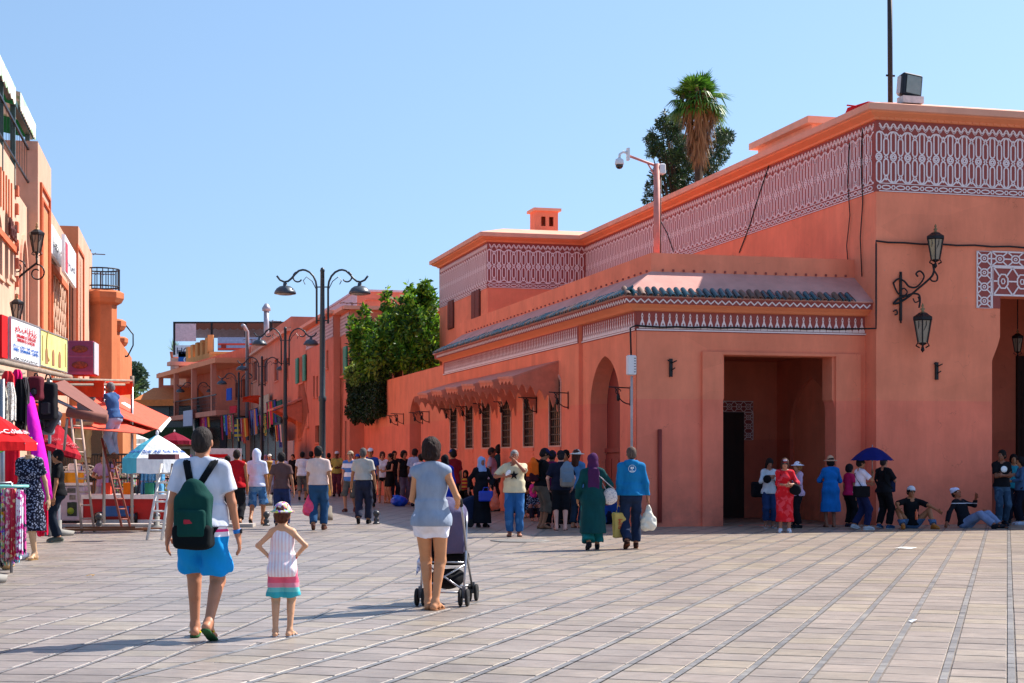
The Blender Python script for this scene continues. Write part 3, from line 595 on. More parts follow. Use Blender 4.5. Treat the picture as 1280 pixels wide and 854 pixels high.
for k in range(npan+1):
    y = va+pv*k-(.05 if k else 0)
    pts = [(-1.3, 3.55), (-1.3, 3.38), (-1.2, 3.38), (-1.15, 3.26), (-1.08, 3.40), (-1.0, 3.36), (-.94, 3.19), (-.86, 3.37), (-.78, 3.30), (-.70, 3.11), (-.62, 3.29), (-.54, 3.21), (-.46, 3.0), (-.38, 3.17), (-.32, 3.07), (-.24, 2.82), (-.17, 3.0), (-.13, 2.72), (-.1, 2.70), (-.1, 3.98)]
    q = MB(); q.slab(pts, [], .06, lambda p, y=y: Vector((p[0], y+p[1], p[2]))); fixn(q.build('side_bracket', M_AW, aw))
# --- garden wall beyond, with its arch
gw = empty('garden_wall', RZ @ Vector((0, LEN+.2, 0))+O0, ANG, 'long terracotta garden wall with a dark arched doorway and ivy at its end', 'wall')
ga = arch_pts(onp(526, 520, 'u', 0).y-LEN-.2, onp(512, 520, 'u', 0).y-LEN-.2, -.05, 2.9, 3.85, point=.15)
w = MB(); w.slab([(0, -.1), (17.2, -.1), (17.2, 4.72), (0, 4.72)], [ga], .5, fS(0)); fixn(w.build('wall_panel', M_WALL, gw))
q = MB(); q.bb((.42, ga[0][0]-.2, -.1), (.5, ga[1][0]+.2, 4)); q.build('arch_door', M_REDD, gw)
# --- small things on the walls
def at(u_, v, z): return RZ @ Vector((u_, v, z))+O0
def wall_bracket(u_, v, z, label, left=True, s_=1.0):
    o = empty('wall_bracket', at(u_, v, z), ANG+(0 if not left else R(-90)), label, 'wall bracket', 'small iron brackets along the wall'); q = MB(); t = .014
    q.tube([(0, -.02, .12), (0, -.02, -.32)], t, 5); q.tube([(0, -.02, .08), (0, -.52, .10)], t, 5); q.tube([(0, -.02, -.28)]+[(0, -.02-.30*math.sin(R(a)), -.28+.30*(1-math.cos(R(a)))) for a in range(15, 91, 15)]+[(0, -.38, .08)], t, 5)
    q.tube([(0, -.30+.06*math.cos(R(a)), .0+.06*math.sin(R(a))) for a in range(0, 330, 30)], t*.8, 4)
    q.build('iron_frame', M_IRON, o); q = MB(); q.lathe([(.0, -.12), (.035, -.10), (.045, 0), (.02, .04), (0, .05)], (0, -.30, -.10), 8); q.build('lamp_head', M_IRON, o); return o
lst = [(716, 498), (676.5, 504), (644, 509), (617.5, 511), (595, 514), (574, 517), (533.7, 521), (542, 519.5), (510, 522), (502.7, 524)]
desc = ['beside the nearest barred window', 'between the first and second barred windows', 'between the second and third barred windows', 'between the third and fourth barred windows', 'between the fourth and fifth barred windows', 'between the fifth and sixth barred windows', 'just right of the garden arch', 'between the garden arch and the last barred window', 'just left of the garden arch', 'leftmost, beyond the garden arch']
for (x, y), d in zip(lst, desc):
    uu = -.1 if x > 557 else 0; p = onp(x-5, y, 'u', uu); wall_bracket(uu, p.y, p.z+.05, 'small rusty iron wall bracket '+d)
p = onp(786, 490, 'u', 0); wall_bracket(0, .35, p.z, 'iron wall bracket by the white conduit at the gatehouse corner')
for (x, y, lab) in ((838, 460, 'small dark iron hook on the gatehouse front left of the porch'), (1170, 464, 'small rusty iron hook below the big double wall lantern')):
    vv = 0 if x < 1000 else VT; p = onp(x, y, 'v', vv); q = MB(); q.box((0, -.03, 0), (.07, .05, .40)); q.tube([(0, -.05, .10), (.12, -.08, .16)], .014, 5); q.tube([(0, -.05, .12), (-.09, -.08, .17)], .014, 5); q.tube([(0, -.05, -.06), (.08, -.09, 0)], .014, 5)
    q.build('wall_hook', M_IRON, None, at(p.x, vv, p.z), (0, 0, ANG), label=lab, cat='wall hook')
# conduit, junction box, cables
p0, p1 = onp(789, 470, 'v', -.02), onp(789, 600, 'v', -.02)
q = MB(); q.tube([(p0.x, -.05, p0.z), (p0.x, -.05, .6)], .03, 8); q.build('conduit_pipe', mat('pale pipe', '#b8aaa8', rough=.6), None, O0, (0, 0, ANG), label='pale vertical conduit pipe at the gatehouse corner', cat='pipe')
a, b_ = onp(784, 444, 'v', -.1), onp(795, 469, 'v', -.1)
q = MB(); q.cbox(((a.x+b_.x)/2, -.08, (a.z+b_.z)/2), (b_.x-a.x, .14, a.z-b_.z), .02); bx = q.build('electrical_box', mat('white plastic', '#e4e0e2', rough=.5, vary=.04), None, O0, (0, 0, ANG), label='white electrical box on the gatehouse corner below the black cable', cat='electrical box')
q = MB()
for k in range(6): q.bb(((a.x+b_.x)/2+.04, -.155, b_.z+.06+.06*k), (b_.x-.02, -.15, b_.z+.075+.06*k))
q.build('vent_slots', M_CABLE, bx)
def cable(name, pts, r_, label, m=M_CABLE, cat='cable'):
    q = MB(); q.tube(pts, r_, 5); return q.build(name, m, None, O0, (0, 0, ANG), label=label, cat=cat)
def F(x, y, v, off=.03): p = onp(x, y, 'v', v-off); return (p.x, v-off, p.z)
pts = [F(789, 445, 0, .06), F(788, 410, 0, .06), F(795, 407, 0, .05)]+[F(x, 408+3.5*(x-795)/285+(.8 if i % 2 else 0), 0, .05) for i, x in enumerate(range(810, 1080, 18))]+[F(1087, 410.5, VT, .05), F(1087.5, 380, VT, .05), F(1086, 340, VT, .05), F(1087, 305, VT, .05), F(1092, 301, VT, .05), F(1110, 303, VT, .05)]+[F(x, 303+6*(x-1110)/170+(.8 if i % 2 else -.3), VT, .05) for i, x in enumerate(range(1130, 1400, 22))]
pts = [(max(x, UT-.03) if i > 17 and i < 23 else x, v, z) for i, (x, v, z) in enumerate(pts)]
cable('facade_cable', pts, .022, 'thick black cable looping along the gatehouse frieze and over the big lantern')
cable('hanging_cable', [(UT-.03, .1, 9.1), (UT-.05, .12, 8.3), (UT-.03, .08, 7.4), (UT-.05, .16, 6.6), (UT-.04, .1, 5.7)], .014, 'black cable hanging down the corner of the tall building')
cable('hanging_cable', [(UT-.03, .75, 8.9), (UT-.05, .8, 8.0), (UT-.04, .7, 7.2), (UT-.05, .85, 6.5), (UT-.04, .8, 6.1)], .012, 'thin dark wire left of the tall building corner')
def S_(x, y, u_): p = onp(x, y, 'u', u_-.03); return (u_-.03, p.y, p.z)
cable('hanging_cable', [S_(968, 185, UT), S_(960, 210, UT), S_(950, 240, UT), S_(936, 285, UT), S_(924, 316, UT)], .016, 'slanting dark wire crossing the carved frieze from the roof')
cable('hanging_cable', [S_(822, 270, UT), S_(834, 292, UT), S_(842, 315, UT)], .014, 'dark wire beside the security camera post')
q = MB(); p = onp(824, 537, 'v', 0); q.tube([(p.x, -.04, p.z), (p.x, -.04, .1)], .05, 8); q.build('wall_pipe', M_REDD, None, O0, (0, 0, ANG), label='red painted vertical pipe low on the gatehouse front', cat='pipe')
# bolt heads
def lantern(root, top, h_, name='lantern'):
    """six-sided iron street lantern, top = height of the finial tip"""
    s_ = h_; x, y, z = top; q = MB()
    ln = q.lathe([(0, 0), (.012*s_, -.02*s_), (.03*s_, -.06*s_), (.012*s_, -.09*s_), (.05*s_, -.12*s_), (.02*s_, -.16*s_), (.06*s_, -.19*s_), (.10*s_, -.215*s_)], top, 10, True)
    cap_ = q.build(name, mat('aged brass', '#8a7350', rough=.4, metal=.6), root)
    q = MB(); q.lathe([(.09*s_, -.20*s_), (.14*s_, -.24*s_), (.215*s_, -.285*s_), (.215*s_, -.345*s_), (.19*s_, -.36*s_)], top, 6, False)
    q.lathe([(.06*s_, -.80*s_), (.10*s_, -.82*s_), (.02*s_, -.86*s_), (.045*s_, -.95*s_), (0, -1.0*s_)], top, 6, False)
    for k in range(6):
        a = R(60*k); a2 = R(60*k+30); c_, d_ = math.cos(a), math.sin(a)
        q.tube([(x+.19*s_*c_, y+.19*s_*d_, z-.355*s_), (x+.105*s_*c_, y+.105*s_*d_, z-.80*s_)], .012*s_+.004, 4)
        q.tube([(x+.105*s_*c_, y+.105*s_*d_, z-.80*s_), (x+.15*s_*c_, y+.15*s_*d_, z-.86*s_), (x+.07*s_*c_, y+.07*s_*d_, z-.90*s_)], .010*s_+.002, 4)
        q.tube([(x+.155*s_*math.cos(a2), y+.155*s_*math.sin(a2), z-.37*s_), (x+.15*s_*math.cos(a2), y+.15*s_*math.sin(a2), z-.46*s_), (x+.10*s_*math.cos(a), y+.12*s_*math.sin(a), z-.6*s_)], .006*s_+.001, 4)
    q.build('lantern_frame', M_IRON, cap_)
    q = MB(); q.lathe([(.175*s_, -.36*s_), (.095*s_, -.80*s_)], top, 6, False); q.build('lantern_glass', M_GLASSL, cap_); return cap_
def spiral(cx, cz, r0, r1, a0, turns, n=20): return [(cx+(r0+(r1-r0)*i/n)*math.cos(R(a0)+turns*2*math.pi*i/n), cz+(r0+(r1-r0)*i/n)*math.sin(R(a0)+turns*2*math.pi*i/n)) for i in range(n+1)]
wl = empty('wall_lantern', at(onp(1125, 370, 'v', VT).x, VT, 0), ANG, 'black wrought iron scroll bracket carrying two lanterns on the tall facade', 'wall lantern')
def LP(x, y): p = onp(x, y, 'v', VT-.35); b = onp(1125, 370, 'v', VT).x; return (p.x-b, p.z)
q = MB(); zt_, zb_ = LP(1125, 341)[1], LP(1125, 399)[1]
x0 = 0
q.box((.0, -.03, (zt_+zb_)/2), (.05, .05, zt_-zb_)); q.tube([(0, -.04, zt_), (0, -.04, zt_+.06)], .03, 5); q.tube([(0, -.04, zb_), (0, -.04, zb_-.06)], .02, 5)
def smooth(P, n=4):
    P = [Vector(p) for p in P]; out = []
    for i in range(len(P)-1):
        a, b, c, d = P[max(i-1, 0)], P[i], P[i+1], P[min(i+2, len(P)-1)]
        for k in range(n): t = k/n; out.append(.5*((2*b)+(c-a)*t+(2*a-5*b+4*c-d)*t*t+(3*b-a-3*c+d)*t**3))
    return out+[P[-1]]
def rod(px_pts, r_=.022): q.tube(smooth([(LP(x, y)[0], -.04-.30*min(1, max(0, (LP(x, y)[0]))/.7), LP(x, y)[1]) for x, y in px_pts]), r_, 6)
rod([(1125, 378), (1132, 377), (1142, 370), (1152, 360), (1160, 352), (1166, 345), (1168, 338), (1167, 330)], .026)
rod([(1125, 352), (1131, 347), (1138, 350), (1143, 357), (1150, 358), (1156, 351), (1158, 344), (1154, 338), (1150, 341), (1152, 345)])
rod([(1125, 352), (1128, 360), (1132, 366), (1138, 368), (1141, 364), (1138, 359), (1134, 361)], .018)
rod([(1125, 378), (1131, 372), (1139, 369), (1147, 366), (1153, 368), (1154, 376), (1153, 384)], .024)
rod([(1168, 338), (1172, 345), (1171, 351), (1166, 351), (1164, 347)], .02)
rod([(1147, 372), (1149, 377), (1153, 375), (1152, 370)], .016); rod([(1125, 388), (1129, 386), (1130, 391), (1127, 392)], .016)
q.build('scroll_arm', M_IRON, wl)
a = LP(1168.5, 280); b_ = LP(1168.5, 336); lantern(wl, (a[0], -.38, a[1]), a[1]-b_[1]); a = LP(1152.5, 379); b_ = LP(1152.5, 441); lantern(wl, (a[0], -.38, a[1]), (a[1]-b_[1]))
hl = empty('hanging_lantern', at(onp(1272, 430, 'v', 2.5).x, 2.5, 0), ANG, 'dark hanging lantern inside the big doorway at right', 'lantern'); zt_ = onp(1272, 410, 'v', 2.5).z; q = MB(); q.tube([(0, 0, zt_-.1), (0, 0, 5.8)], .015, 5); q.build('chain', M_IRON, hl); lantern(hl, (0, 0, zt_), onp(1272, 410, 'v', 2.5).z-onp(1272, 447, 'v', 2.5).z)
# --- things on the roof
def roof_at(px, py, dv):   # point above the front roof edge, dv metres back
    p = onp(px, py, 'v', VT+dv); return p
p = roof_at(1113, 124, .6); t_ = roof_at(1111, -40, .6); rp = empty('antenna_pole', at(p.x, p.y, 9.5), ANG, 'tall dark pole standing on the corner of the tall roof', 'pole'); q = MB(); q.tube([(0, 0, 0), (-.02, 0, t_.z-9.5)], .06, 8); q.build('pole_shaft', mat('dark painted pole', '#3a302e', rough=.6), rp); q = MB(); q.box((0, 0, onp(1113, 95, 'v', .1).z-9.5), (.22, .03, .04)); q.build('pole_clamp', M_IRON, rp)
p = roof_at(1138, 128, .25); fl = empty('floodlight', at(p.x, p.y, 9.62), ANG, 'big square floodlight on the roof corner beside the pole', 'floodlight')
Rf = rotm(rx=R(-6), ry=R(8)); q = MB(); q.box((0, 0, .10), (.52, .3, .16)); q.build('base', mat('white metal', '#cfc8c4', rough=.5), fl)
q = MB(); q.cbox((.03, .02, .45), (.50, .16, .54), .03, Rf); q.build('housing', mat('dark grey metal', '#2b2b30', rough=.5, metal=.4), fl)
q = MB(); q.cbox((-.10, .12, .45), (.34, .14, .50), .05, Rf); q.build('rear_casing', mat('white metal', '#cfc8c4'), fl)
q = MB(); q.box((.05, -.07, .45), (.36, .012, .42), Rf); q.build('lens', mat('floodlight glass', '#8e9488', rough=.1, vary=.15, spec=.8), fl)
p = onp(1078, 129, 'u', UT+.8); q = MB(); q.box((0, 0, .1), (.4, 1.1, .34), rotm(rz=.2), .7); q.tube([(-.45, -.1, .22), (.1, 0, .22)], .02, 5); q.build('red_cloth_bundle', cloth('#d0202a'), None, at(UT+.5, onp(1078, 129, 'u', UT+.5).y, 9.62), (0, 0, ANG), label='bright red cloth bundle lying on the roof edge', cat='cloth')
a, b_ = onp(936, 190, 'u', UT+1.2), onp(1010, 172, 'u', UT+1.2)
q = MB(); q.bb((0, b_.y-b_.y, 0), (2.2, a.y-b_.y, .18)); q.bb((.2, .2, -1.0), (2.0, a.y-b_.y-.2, 0)); q.build('roof_hatch', M_CORN, None, at(UT+1.2, b_.y, a.z+.05), (0, 0, ANG), label='low slab roof hatch rising behind the long cornice', cat='roof hatch')
pc = onp(680, 288, 'v', 23.0); ch = empty('chimney', at(pc.x, 23.0, 9.4), ANG, 'small terracotta chimney on the rear roof of the tall building', 'chimney'); hz = onp(680, 266, 'v', 23.0).z-9.4
q = MB(); q.slab([(-.42, 0), (.42, 0), (.42, hz), (-.42, hz)], [[(-.22, hz-.55), (-.05, hz-.55), (-.05, hz-.2), (-.22, hz-.2)], [(.08, hz-.55), (.25, hz-.55), (.25, hz-.2), (.08, hz-.2)]], .08, lambda v: v+Vector((0, -.4, 0))); q.bb((-.42, .32, 0), (.42, .4, hz)); q.bb((-.42, -.32, 0), (-.34, .32, hz)); q.bb((.34, -.32, 0), (.42, .32, hz)); q.bb((-.3, -.3, 0), (.3, .3, hz-.6)); q.build('chimney_shaft', M_WALL2, ch)
q = MB(); q.bb((-.52, -.5, hz), (.52, .5, hz+.1)); q.build('chimney_cap', M_CORN, ch)
# security camera post standing on the gatehouse roof
p = onp(821, 300, 'v', 1.6); zt_ = onp(821, 205, 'v', 1.6).z; cp = empty('camera_post', at(p.x, 1.6, 5.55), ANG, 'pink post with a white dome security camera on a long arm', 'security camera'); hh_ = zt_-5.55
M_PK = mat('pink painted post', '#c98076', rough=.6)
q = MB(); q.tube([(0, 0, 0), (0, 0, hh_)], .075, 10); q.build('post', M_PK, cp); L_ = -(onp(821, 205, 'v', 1.6).x-onp(785, 195, 'v', 1.6).x)
q = MB(); q.tube([(0, 0, hh_-.05), (L_, 0, hh_+.16)], .03, 6); q.tube([(0, 0, hh_-.35), (-.22, 0, hh_)], .02, 5); q.build('arm', M_PK, cp)
q = MB(); q.cbox((.12, 0, hh_-.12), (.14, .2, .24), .02); q.build('control_box', mat('white plastic', '#e4e0e2'), cp)
q = MB().use(mat('white plastic', '#e4e0e2')); q.box((L_, 0, hh_+.19), (.05, .12, .28)); q.tube([(L_, 0, hh_+.22), (L_-.12, 0, hh_+.24), (L_-.20, 0, hh_+.18), (L_-.21, 0, hh_+.08)], .03, 6); q.lathe([(.02, .10), (.09, .06), (.105, -.03), (.10, -.06)], (L_-.21, 0, hh_+.0), 14); q.build('camera_housing', None, cp)
q = MB(); q.lathe([(.09, -.06), (.085, -.11), (.05, -.15), (0, -.165)], (L_-.21, 0, hh_), 14); q.build('camera_dome', mat('smoked dome', '#0e0d10', rough=.1, spec=.8), cp)
q = MB(); q.tube([(.10, 0, hh_-.25), (.09, 0, 1), (.09, 0, 0)], .014, 5); q.build('post_cable', M_CABLE, cp)
# ------------------------------------------------------------------ street buildings
def local_frame(a, b):   # facade from a to b in plan, building body to the left of a->b
    a = Vector((a[0], a[1], 0)); b = Vector((b[0], b[1], 0)); d = b-a; return a, math.atan2(d.y, d.x), d.length
def px_on(a, b, px, py=574, off=0):
    """(x along, z) on a facade a->b where the sight line of a photograph pixel meets it; off = metres proud of it"""
    a_, an, L_ = local_frame(a, b); Rm = Matrix.Rotation(-an, 3, 'Z'); o = Rm @ (Vector((0, 0, EYE))-a_); d = Rm @ Vector(((px-640)/FPX, 1, (574-py)/FPX))
    t = (-off-o.y)/d.y; p = o+d*t; return p.x, p.z
def house(name, label, a, b, H, depth, wallm, wins=(), roofm=None, parapet=.0, cornice=None, cat='building', holes=()):
    """wins: (x0, x1, z0, z1, kind) kind: plain, arch, green, dark, shutter"""
    o, an, L_ = local_frame(a, b); root = empty(name, o, an, label, cat)
    hs = []
    for x0, x1, z0, z1, k in wins: hs.append(arch_pts(x0, x1, z0, z1-(x1-x0)*.6, z1, n=4) if k == 'arch' else [(x0, z0), (x1, z0), (x1, z1), (x0, z1)])
    w_ = MB(); w_.slab([(0, -.1), (L_, -.1), (L_, H), (0, H)], hs+[list(h) for h in holes], .35); fixn(w_.build('wall', wallm, root))
    q = MB(); q.add([(0, .3, -.1), (0, depth, -.1), (0, depth, H), (0, .3, H), (L_, .3, -.1), (L_, depth, -.1), (L_, depth, H), (L_, .3, H)], [(0, 3, 2, 1), (4, 5, 6, 7), (1, 2, 6, 5)]); q.build('side_wall', wallm, root)
    q = MB(); q.bb((0.02, .02, H-parapet-.2), (L_-.02, depth-.02, H-parapet-.02)); q.build('roof', roofm or M_ROOF, root)
    if cornice: q = MB(); q.bb((-.15, -cornice, H), (L_+.15, .5, H+.16)); q.build('cornice', M_CORN, root)
    for (x0, x1, z0, z1, k), h_ in zip(wins, hs):
        q = MB(); q.bb((x0-.05, .26, z0-.05), (x1+.05, .30, z1+.05)); wn = q.build('window', M_DARKW, root)
        f = MB(); f.use(mat('window timber', '#5a3a30', rough=.7)); f.ribbon(h_, .07, .04, True, lambda p: Vector((p[0], p[1]+.2, p[2]))); f.bb(((x0+x1)/2-.02, .2, z0), ((x0+x1)/2+.02, .25, z1)); f.build('frame', None, wn)
        if k == 'green' or k == 'shutter':
            gm = mat('green shutter', '#2f9478', rough=.6, vary=.15) if k == 'green' else mat('brown shutter', '#7a3d30')
            for s_, xx in ((1, x0), (-1, x1)):
                q = MB(); w__ = (x1-x0)/2*.98; qx = xx-s_*w__ if k == 'green' else xx
                q.bb((qx, -.09 if k == 'green' else .12, z0), (qx+s_*w__, -.03 if k == 'green' else .16, z1))
                for j in range(10): zz = z0+.1+(z1-z0-.2)*j/10; q.bb((qx+s_*.06, -.1 if k == 'green' else .11, zz), (qx+s_*(w__-.06), -.09 if k == 'green' else .12, zz+(z1-z0)*.05))
                q.build('shutter', gm, wn)
        q = MB(); q.bb((x0-.08, -.06, z0-.1), (x1+.08, .02, z0-.01)); q.build('sill', wallm, wn)
    return root
def wpt(u_, v): p = RZ @ Vector((u_, v, 0))+O0; return (p.x, p.y)
M_W3 = plaster('street terracotta', (.68, .235, .155)); M_W4 = plaster('street salmon', (.70, .26, .17)); M_OCH = plaster('ochre plaster', (.74, .33, .12)); M_W5 = plaster('deep terracotta', (.62, .17, .10))
# B2: green shuttered house beyond the garden
A2, B2 = wpt(-.95, 49), wpt(-.95, 39.4)
def PW(a, b, x0, x1, y0, y1, k):   # window rectangle from photograph pixels on facade a->b
    p, q = px_on(a, b, x0, (y0+y1)/2), px_on(a, b, x1, (y0+y1)/2); za, zb_ = px_on(a, b, (x0+x1)/2, y0)[1], px_on(a, b, (x0+x1)/2, y1)[1]
    return (min(p[0], q[0]), max(p[0], q[0]), zb_, za, k)
hB2 = house('corner_house', 'terracotta house with frieze, beside the ivy and behind the nearest street lamp', A2, B2, 8.15, 12, M_W3,
      [PW(A2, B2, 408, 410.5, 438, 460, 'shutter'), PW(A2, B2, 391.5, 393.5, 470, 496, 'plain'), PW(A2, B2, 395.5, 397.5, 470, 496, 'plain'), PW(A2, B2, 394, 399, 532, 553, 'plain')], cornice=.35)
A2b, B2b = wpt(-.62, 39.4), wpt(-.62, 36.8)
h2b = house('corner_house_bay', 'green shuttered corner bay between the ivy and the street lamp', A2b, B2b, 8.1, 9, M_W3, [PW(A2b, B2b, 423, 431, 436, 470, 'green'), (1.3, 1.75, .2, 3.2, 'plain')], cornice=.35)
q = MB(); q.slab([(-.01, -.1), (9, -.1), (9, 8.1), (-.01, 8.1)], [], .05, lambda p: Vector((2.73, .0, 0))+Vector((p[1], p[0], p[2]))); q.build('front_wall', M_W3, h2b)
L2b = local_frame(A2b, B2b)[2]
def xband(root, L_, z0, z1, frame, n, name='lattice_band'):
    q = MB().use(M_FBG); q.add([frame(Vector(p)) for p in ((0, -.01, z0), (L_, -.01, z0), (L_, -.01, z1), (0, -.01, z1))], [(0, 1, 2, 3)]); q.use(M_WHT)
    for k in range(n):
        a, b = L_*k/n, L_*(k+1)/n; f = lambda p: frame(Vector((p[0], p[1]-.02, p[2])))
        for r in range(3): c, d = z0+(z1-z0)*r/3, z0+(z1-z0)*(r+1)/3; q.ribbon([(a, c), (b, d)], .045, .01, False, f); q.ribbon([(a, d), (b, c)], .045, .01, False, f)
    fixn(q.build(name, parent=root, kind='stuff'))
xband(hB2, local_frame(A2, B2)[2], 7.1, 8.05, lambda p: p, 40); xband(h2b, L2b, 7.1, 8.0, lambda p: p, 10)
xband(h2b, 6, 7.1, 8.0, lambda p: Vector((L2b+.07, 0, 0))+Vector((-p[1], p[0], p[2])), 22)
q = MB(); q.bb((L2b-.1, -.3, 8.1), (L2b+.4, 9, 8.26)); q.build('cornice', M_CORN, h2b)
p = wpt(1.0, 38.5); q = MB(); q.bb((-.40, -.4, -.3), (.40, .4, .55)); q.bb((-.46, -.46, .55), (.46, .46, .63)); q.build('roof_chimney', M_W3, None, (W(469, 400, p[1]).x, p[1], 8.15), (0, 0, ANG), label='square rendered chimney above the ivy tree', cat='chimney')
# B2c the plainer part with a green shutter and a porch awning
A3, B3 = wpt(-.98, 55.3), wpt(-.98, 49.02)
house('plain_house', 'plain terracotta house with one open green shutter and a small door awning', A3, B3, 8.3, 12, M_W4, [PW(A3, B3, 374, 380, 446, 478, 'green'), PW(A3, B3, 372, 377, 522, 548, 'plain'), PW(A3, B3, 383, 385.5, 516, 533, 'plain')])
a_, an, L_ = local_frame(A3, B3); da = empty('door_awning', a_, an, 'small sloping terracotta awning over a shop door far down the street', 'awning'); x0, _ = px_on(A3, B3, 373); z_ = px_on(A3, B3, 378, 508)[1]
q = MB(); q.add([(x0-1.3, 0, z_+.45), (x0+1.6, 0, z_+.45), (x0+1.6, -1.5, z_-.1), (x0-1.3, -1.5, z_-.1), (x0-1.3, 0, z_+.35), (x0+1.6, 0, z_+.35), (x0+1.6, -1.5, z_-.2), (x0-1.3, -1.5, z_-.2)], [(0, 1, 2, 3), (7, 6, 5, 4), (3, 2, 6, 7), (1, 5, 6, 2), (0, 3, 7, 4)]); q.build('awning_board', M_AWT, da)
for s_ in (-1.2, 1.5): q = MB(); q.slab([(0, z_-.9), (.0, z_+.3), (-1.3, z_-.2)], [], .08, lambda p, s_=s_: Vector((x0+s_-p[1], p[0], p[2]))); fixn(q.build('side_bracket', M_AW, da))
# penthouse behind
rp_ = empty('rooftop_block', (*wpt(1.2, 54), 0), ANG, 'pale sided rooftop block above the plain house', 'building')
q = MB(); q.bb((0, -8, 7.5), (2.6, 3, 9.9)); q.build('block_wall', M_W3, rp_); q = MB(); q.bb((-.1, -8.1, 9.9), (2.6, 3, 10.0)); q.bb((-.03, -8, 8.0), (-.0, 3, 9.9)); q.build('pale_side', mat('lavender render', '#cfc0c8', rough=.9), rp_)
# B3: facade with dark windows, B4 the market house with long balcony, terrace and canopy
P1, P2, P3 = (-18.3, 112), (-27.2, 133.5), (-31.5, 141)
Pn = wpt(-.98, 55.32)
A4, B4 = P1, (Pn[0], Pn[1])
h4 = house('brown_window_house', 'long terracotta house with tall brown windows and scarves hung along its base', A4, B4, 9.4, 12, M_W4, [PW(A4, B4, 357, 360.5, 448, 474, 'dark'), PW(A4, B4, 343, 348, 449, 476, 'shutter'), PW(A4, B4, 328, 334.5, 449, 478, 'shutter'), PW(A4, B4, 316, 321.5, 452, 476, 'shutter')])
q = MB(); L4 = local_frame(A4, B4)[2]; q.bb((0, -.25, 8.6), (L4, 0, 8.75)); q.build('string_course', M_CORN, h4)
A5, B5 = P2, (P1[0]-.03, P1[1]-.06)
h5 = house('balcony_house', 'orange market house with long railed balcony over crowded stalls', A5, B5, 9.4, 14, M_W5, [PW(A5, B5, 294, 300, 478, 500, 'dark'), PW(A5, B5, 303, 308, 474, 496, 'dark'), PW(A5, B5, 262, 266, 490, 512, 'dark')])
a5, an5, L5 = local_frame(A5, B5)
zb5 = px_on(A5, B5, 280, 512, 2.2)[1]
q = MB(); q.bb((.5, -2.4, zb5-.35), (L5, 0, zb5)); q.build('balcony_slab', M_W4, h5)
rl = MB(); rl.bb((.5, -2.4, zb5+1.05), (L5, -2.34, zb5+1.12)); rl.build('rail', M_IRON, h5)
q = MB()
for k in range(56): q.bb((.6+k*(L5-.7)/56, -2.39, zb5), (.63+k*(L5-.7)/56, -2.36, zb5+1.05))
for k in range(3): q.bb((.6, -2.375, zb5+.25+.27*k), (L5, -2.365, zb5+.27+.27*k))
q.build('balusters', M_IRON, h5, kind='stuff')
for x in (.7, 7.5, 14.5, 21.5): q = MB(); q.bb((x, -2.4, zb5), (x+.35, -2.05, 8.6)); q.build('column', M_W4, h5)
q = MB(); q.bb((9, -3.2, 8.7), (10.2, .2, 9.0)); q.bb((7.4, -2.3, 8.6), (9.1, -2.1, 8.9)); q.build('roof_beam', M_CORN, h5)
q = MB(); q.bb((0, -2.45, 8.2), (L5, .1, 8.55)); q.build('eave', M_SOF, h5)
# ochre cafe tower with battlements and the shade canopy
A6, B6 = (W(232, 500, 139).x, 139), (W(262, 500, 131).x, 131)
h6 = house('ochre_terrace_house', 'ochre house with battlements and a roof terrace at the end of the street', A6, B6, 10.2, 12, M_OCH)
a6, an6, L6 = local_frame(A6, B6)
for k in range(5): q = MB(); q.bb((.1+k*L6/5, 0, 10.2), (.1+k*L6/5+L6/10, .3, 11.2+.08*k)); q.build('merlon', M_OCH, h6)
q = MB(); q.bb((L6-.01, -.02, -.1), (L6+.05, 10, 10.3)); q.build('front_wall', M_OCH, h6)
tc_ = empty('terrace_building', (B6[0], B6[1], 0), 0, 'ochre terrace front with banner behind the balcony house', 'building')
q = MB(); q.bb((0, .2, 5), (8.2, .6, 10.1)); q.bb((0, -.0, 10.1), (8.2, .7, 10.3)); q.build('terrace_wall', M_OCH, tc_)
for x in (0, 5.3, 8.0): q = MB(); q.bb((x-.2, .2, 10.3), (x+.25, .6, 11.7)); q.build('pier', M_OCH, tc_)
q = MB(); q.bb((.6, .3, 10.4), (5.0, .36, 11.5)); bn = q.build('banner', mat('sky banner', '#7d9dc0', rough=.7), tc_)
q = MB(); q.bb((.65, .27, 10.45), (4.95, .29, 10.62)); q.bb((.65, .27, 10.85), (4.95, .29, 11.0)); q.build('banner_stripe', mat('banner red stripe', '#c04838'), bn)
q = MB(); q.box((4.3, .26, 11.2), (.6, .02, .35)); q.box((1.1, .26, 10.75), (.4, .02, .3)); q.build('banner_badge', mat('banner dark red', '#7c2a22'), bn)
cn = empty('shade_canopy', (B6[0]-3.2, B6[1]+1, 10.3), 0, 'long brown scalloped shade canopy on posts over the roof terrace', 'canopy'); M_CAN = mat('brown canvas', '#6a4638', rough=.9)
cz = W(300, 404, 132).z-10.3; LC = 14.0
q = MB(); q.bb((0, 0, cz), (LC, 5, cz+.12)); q.build('canopy_frame', M_IRON, cn)
q = MB(); pts = [(LC, cz), (1.6, cz)]+[(1.6+(LC-1.6)*i/80, cz-.42-.14*abs(math.sin(i*math.pi/4))) for i in range(81)]; q.slab(pts, [], .03, lambda p: p+Vector((0, .02, 0))); fixn(q.build('scalloped_valance', M_CAN, cn))
q = MB(); q.bb((0, 4.9, cz-.85), (LC, 4.95, cz)); q.build('rear_valance', mat('pale canvas', '#b4b4c2'), cn)
for x in (0, 3.1, 5.9, 8.0, 10.3, LC): q = MB(); q.bb((x, 0, -.2), (x+.16, .14, cz)); q.build('post', M_IRON, cn)
q = MB(); q.bb((.2, -.05, cz-1.5), (1.9, .0, cz-.05)); cs = q.build('canopy_sign', mat('faded sign', '#c8bcc4'), cn)
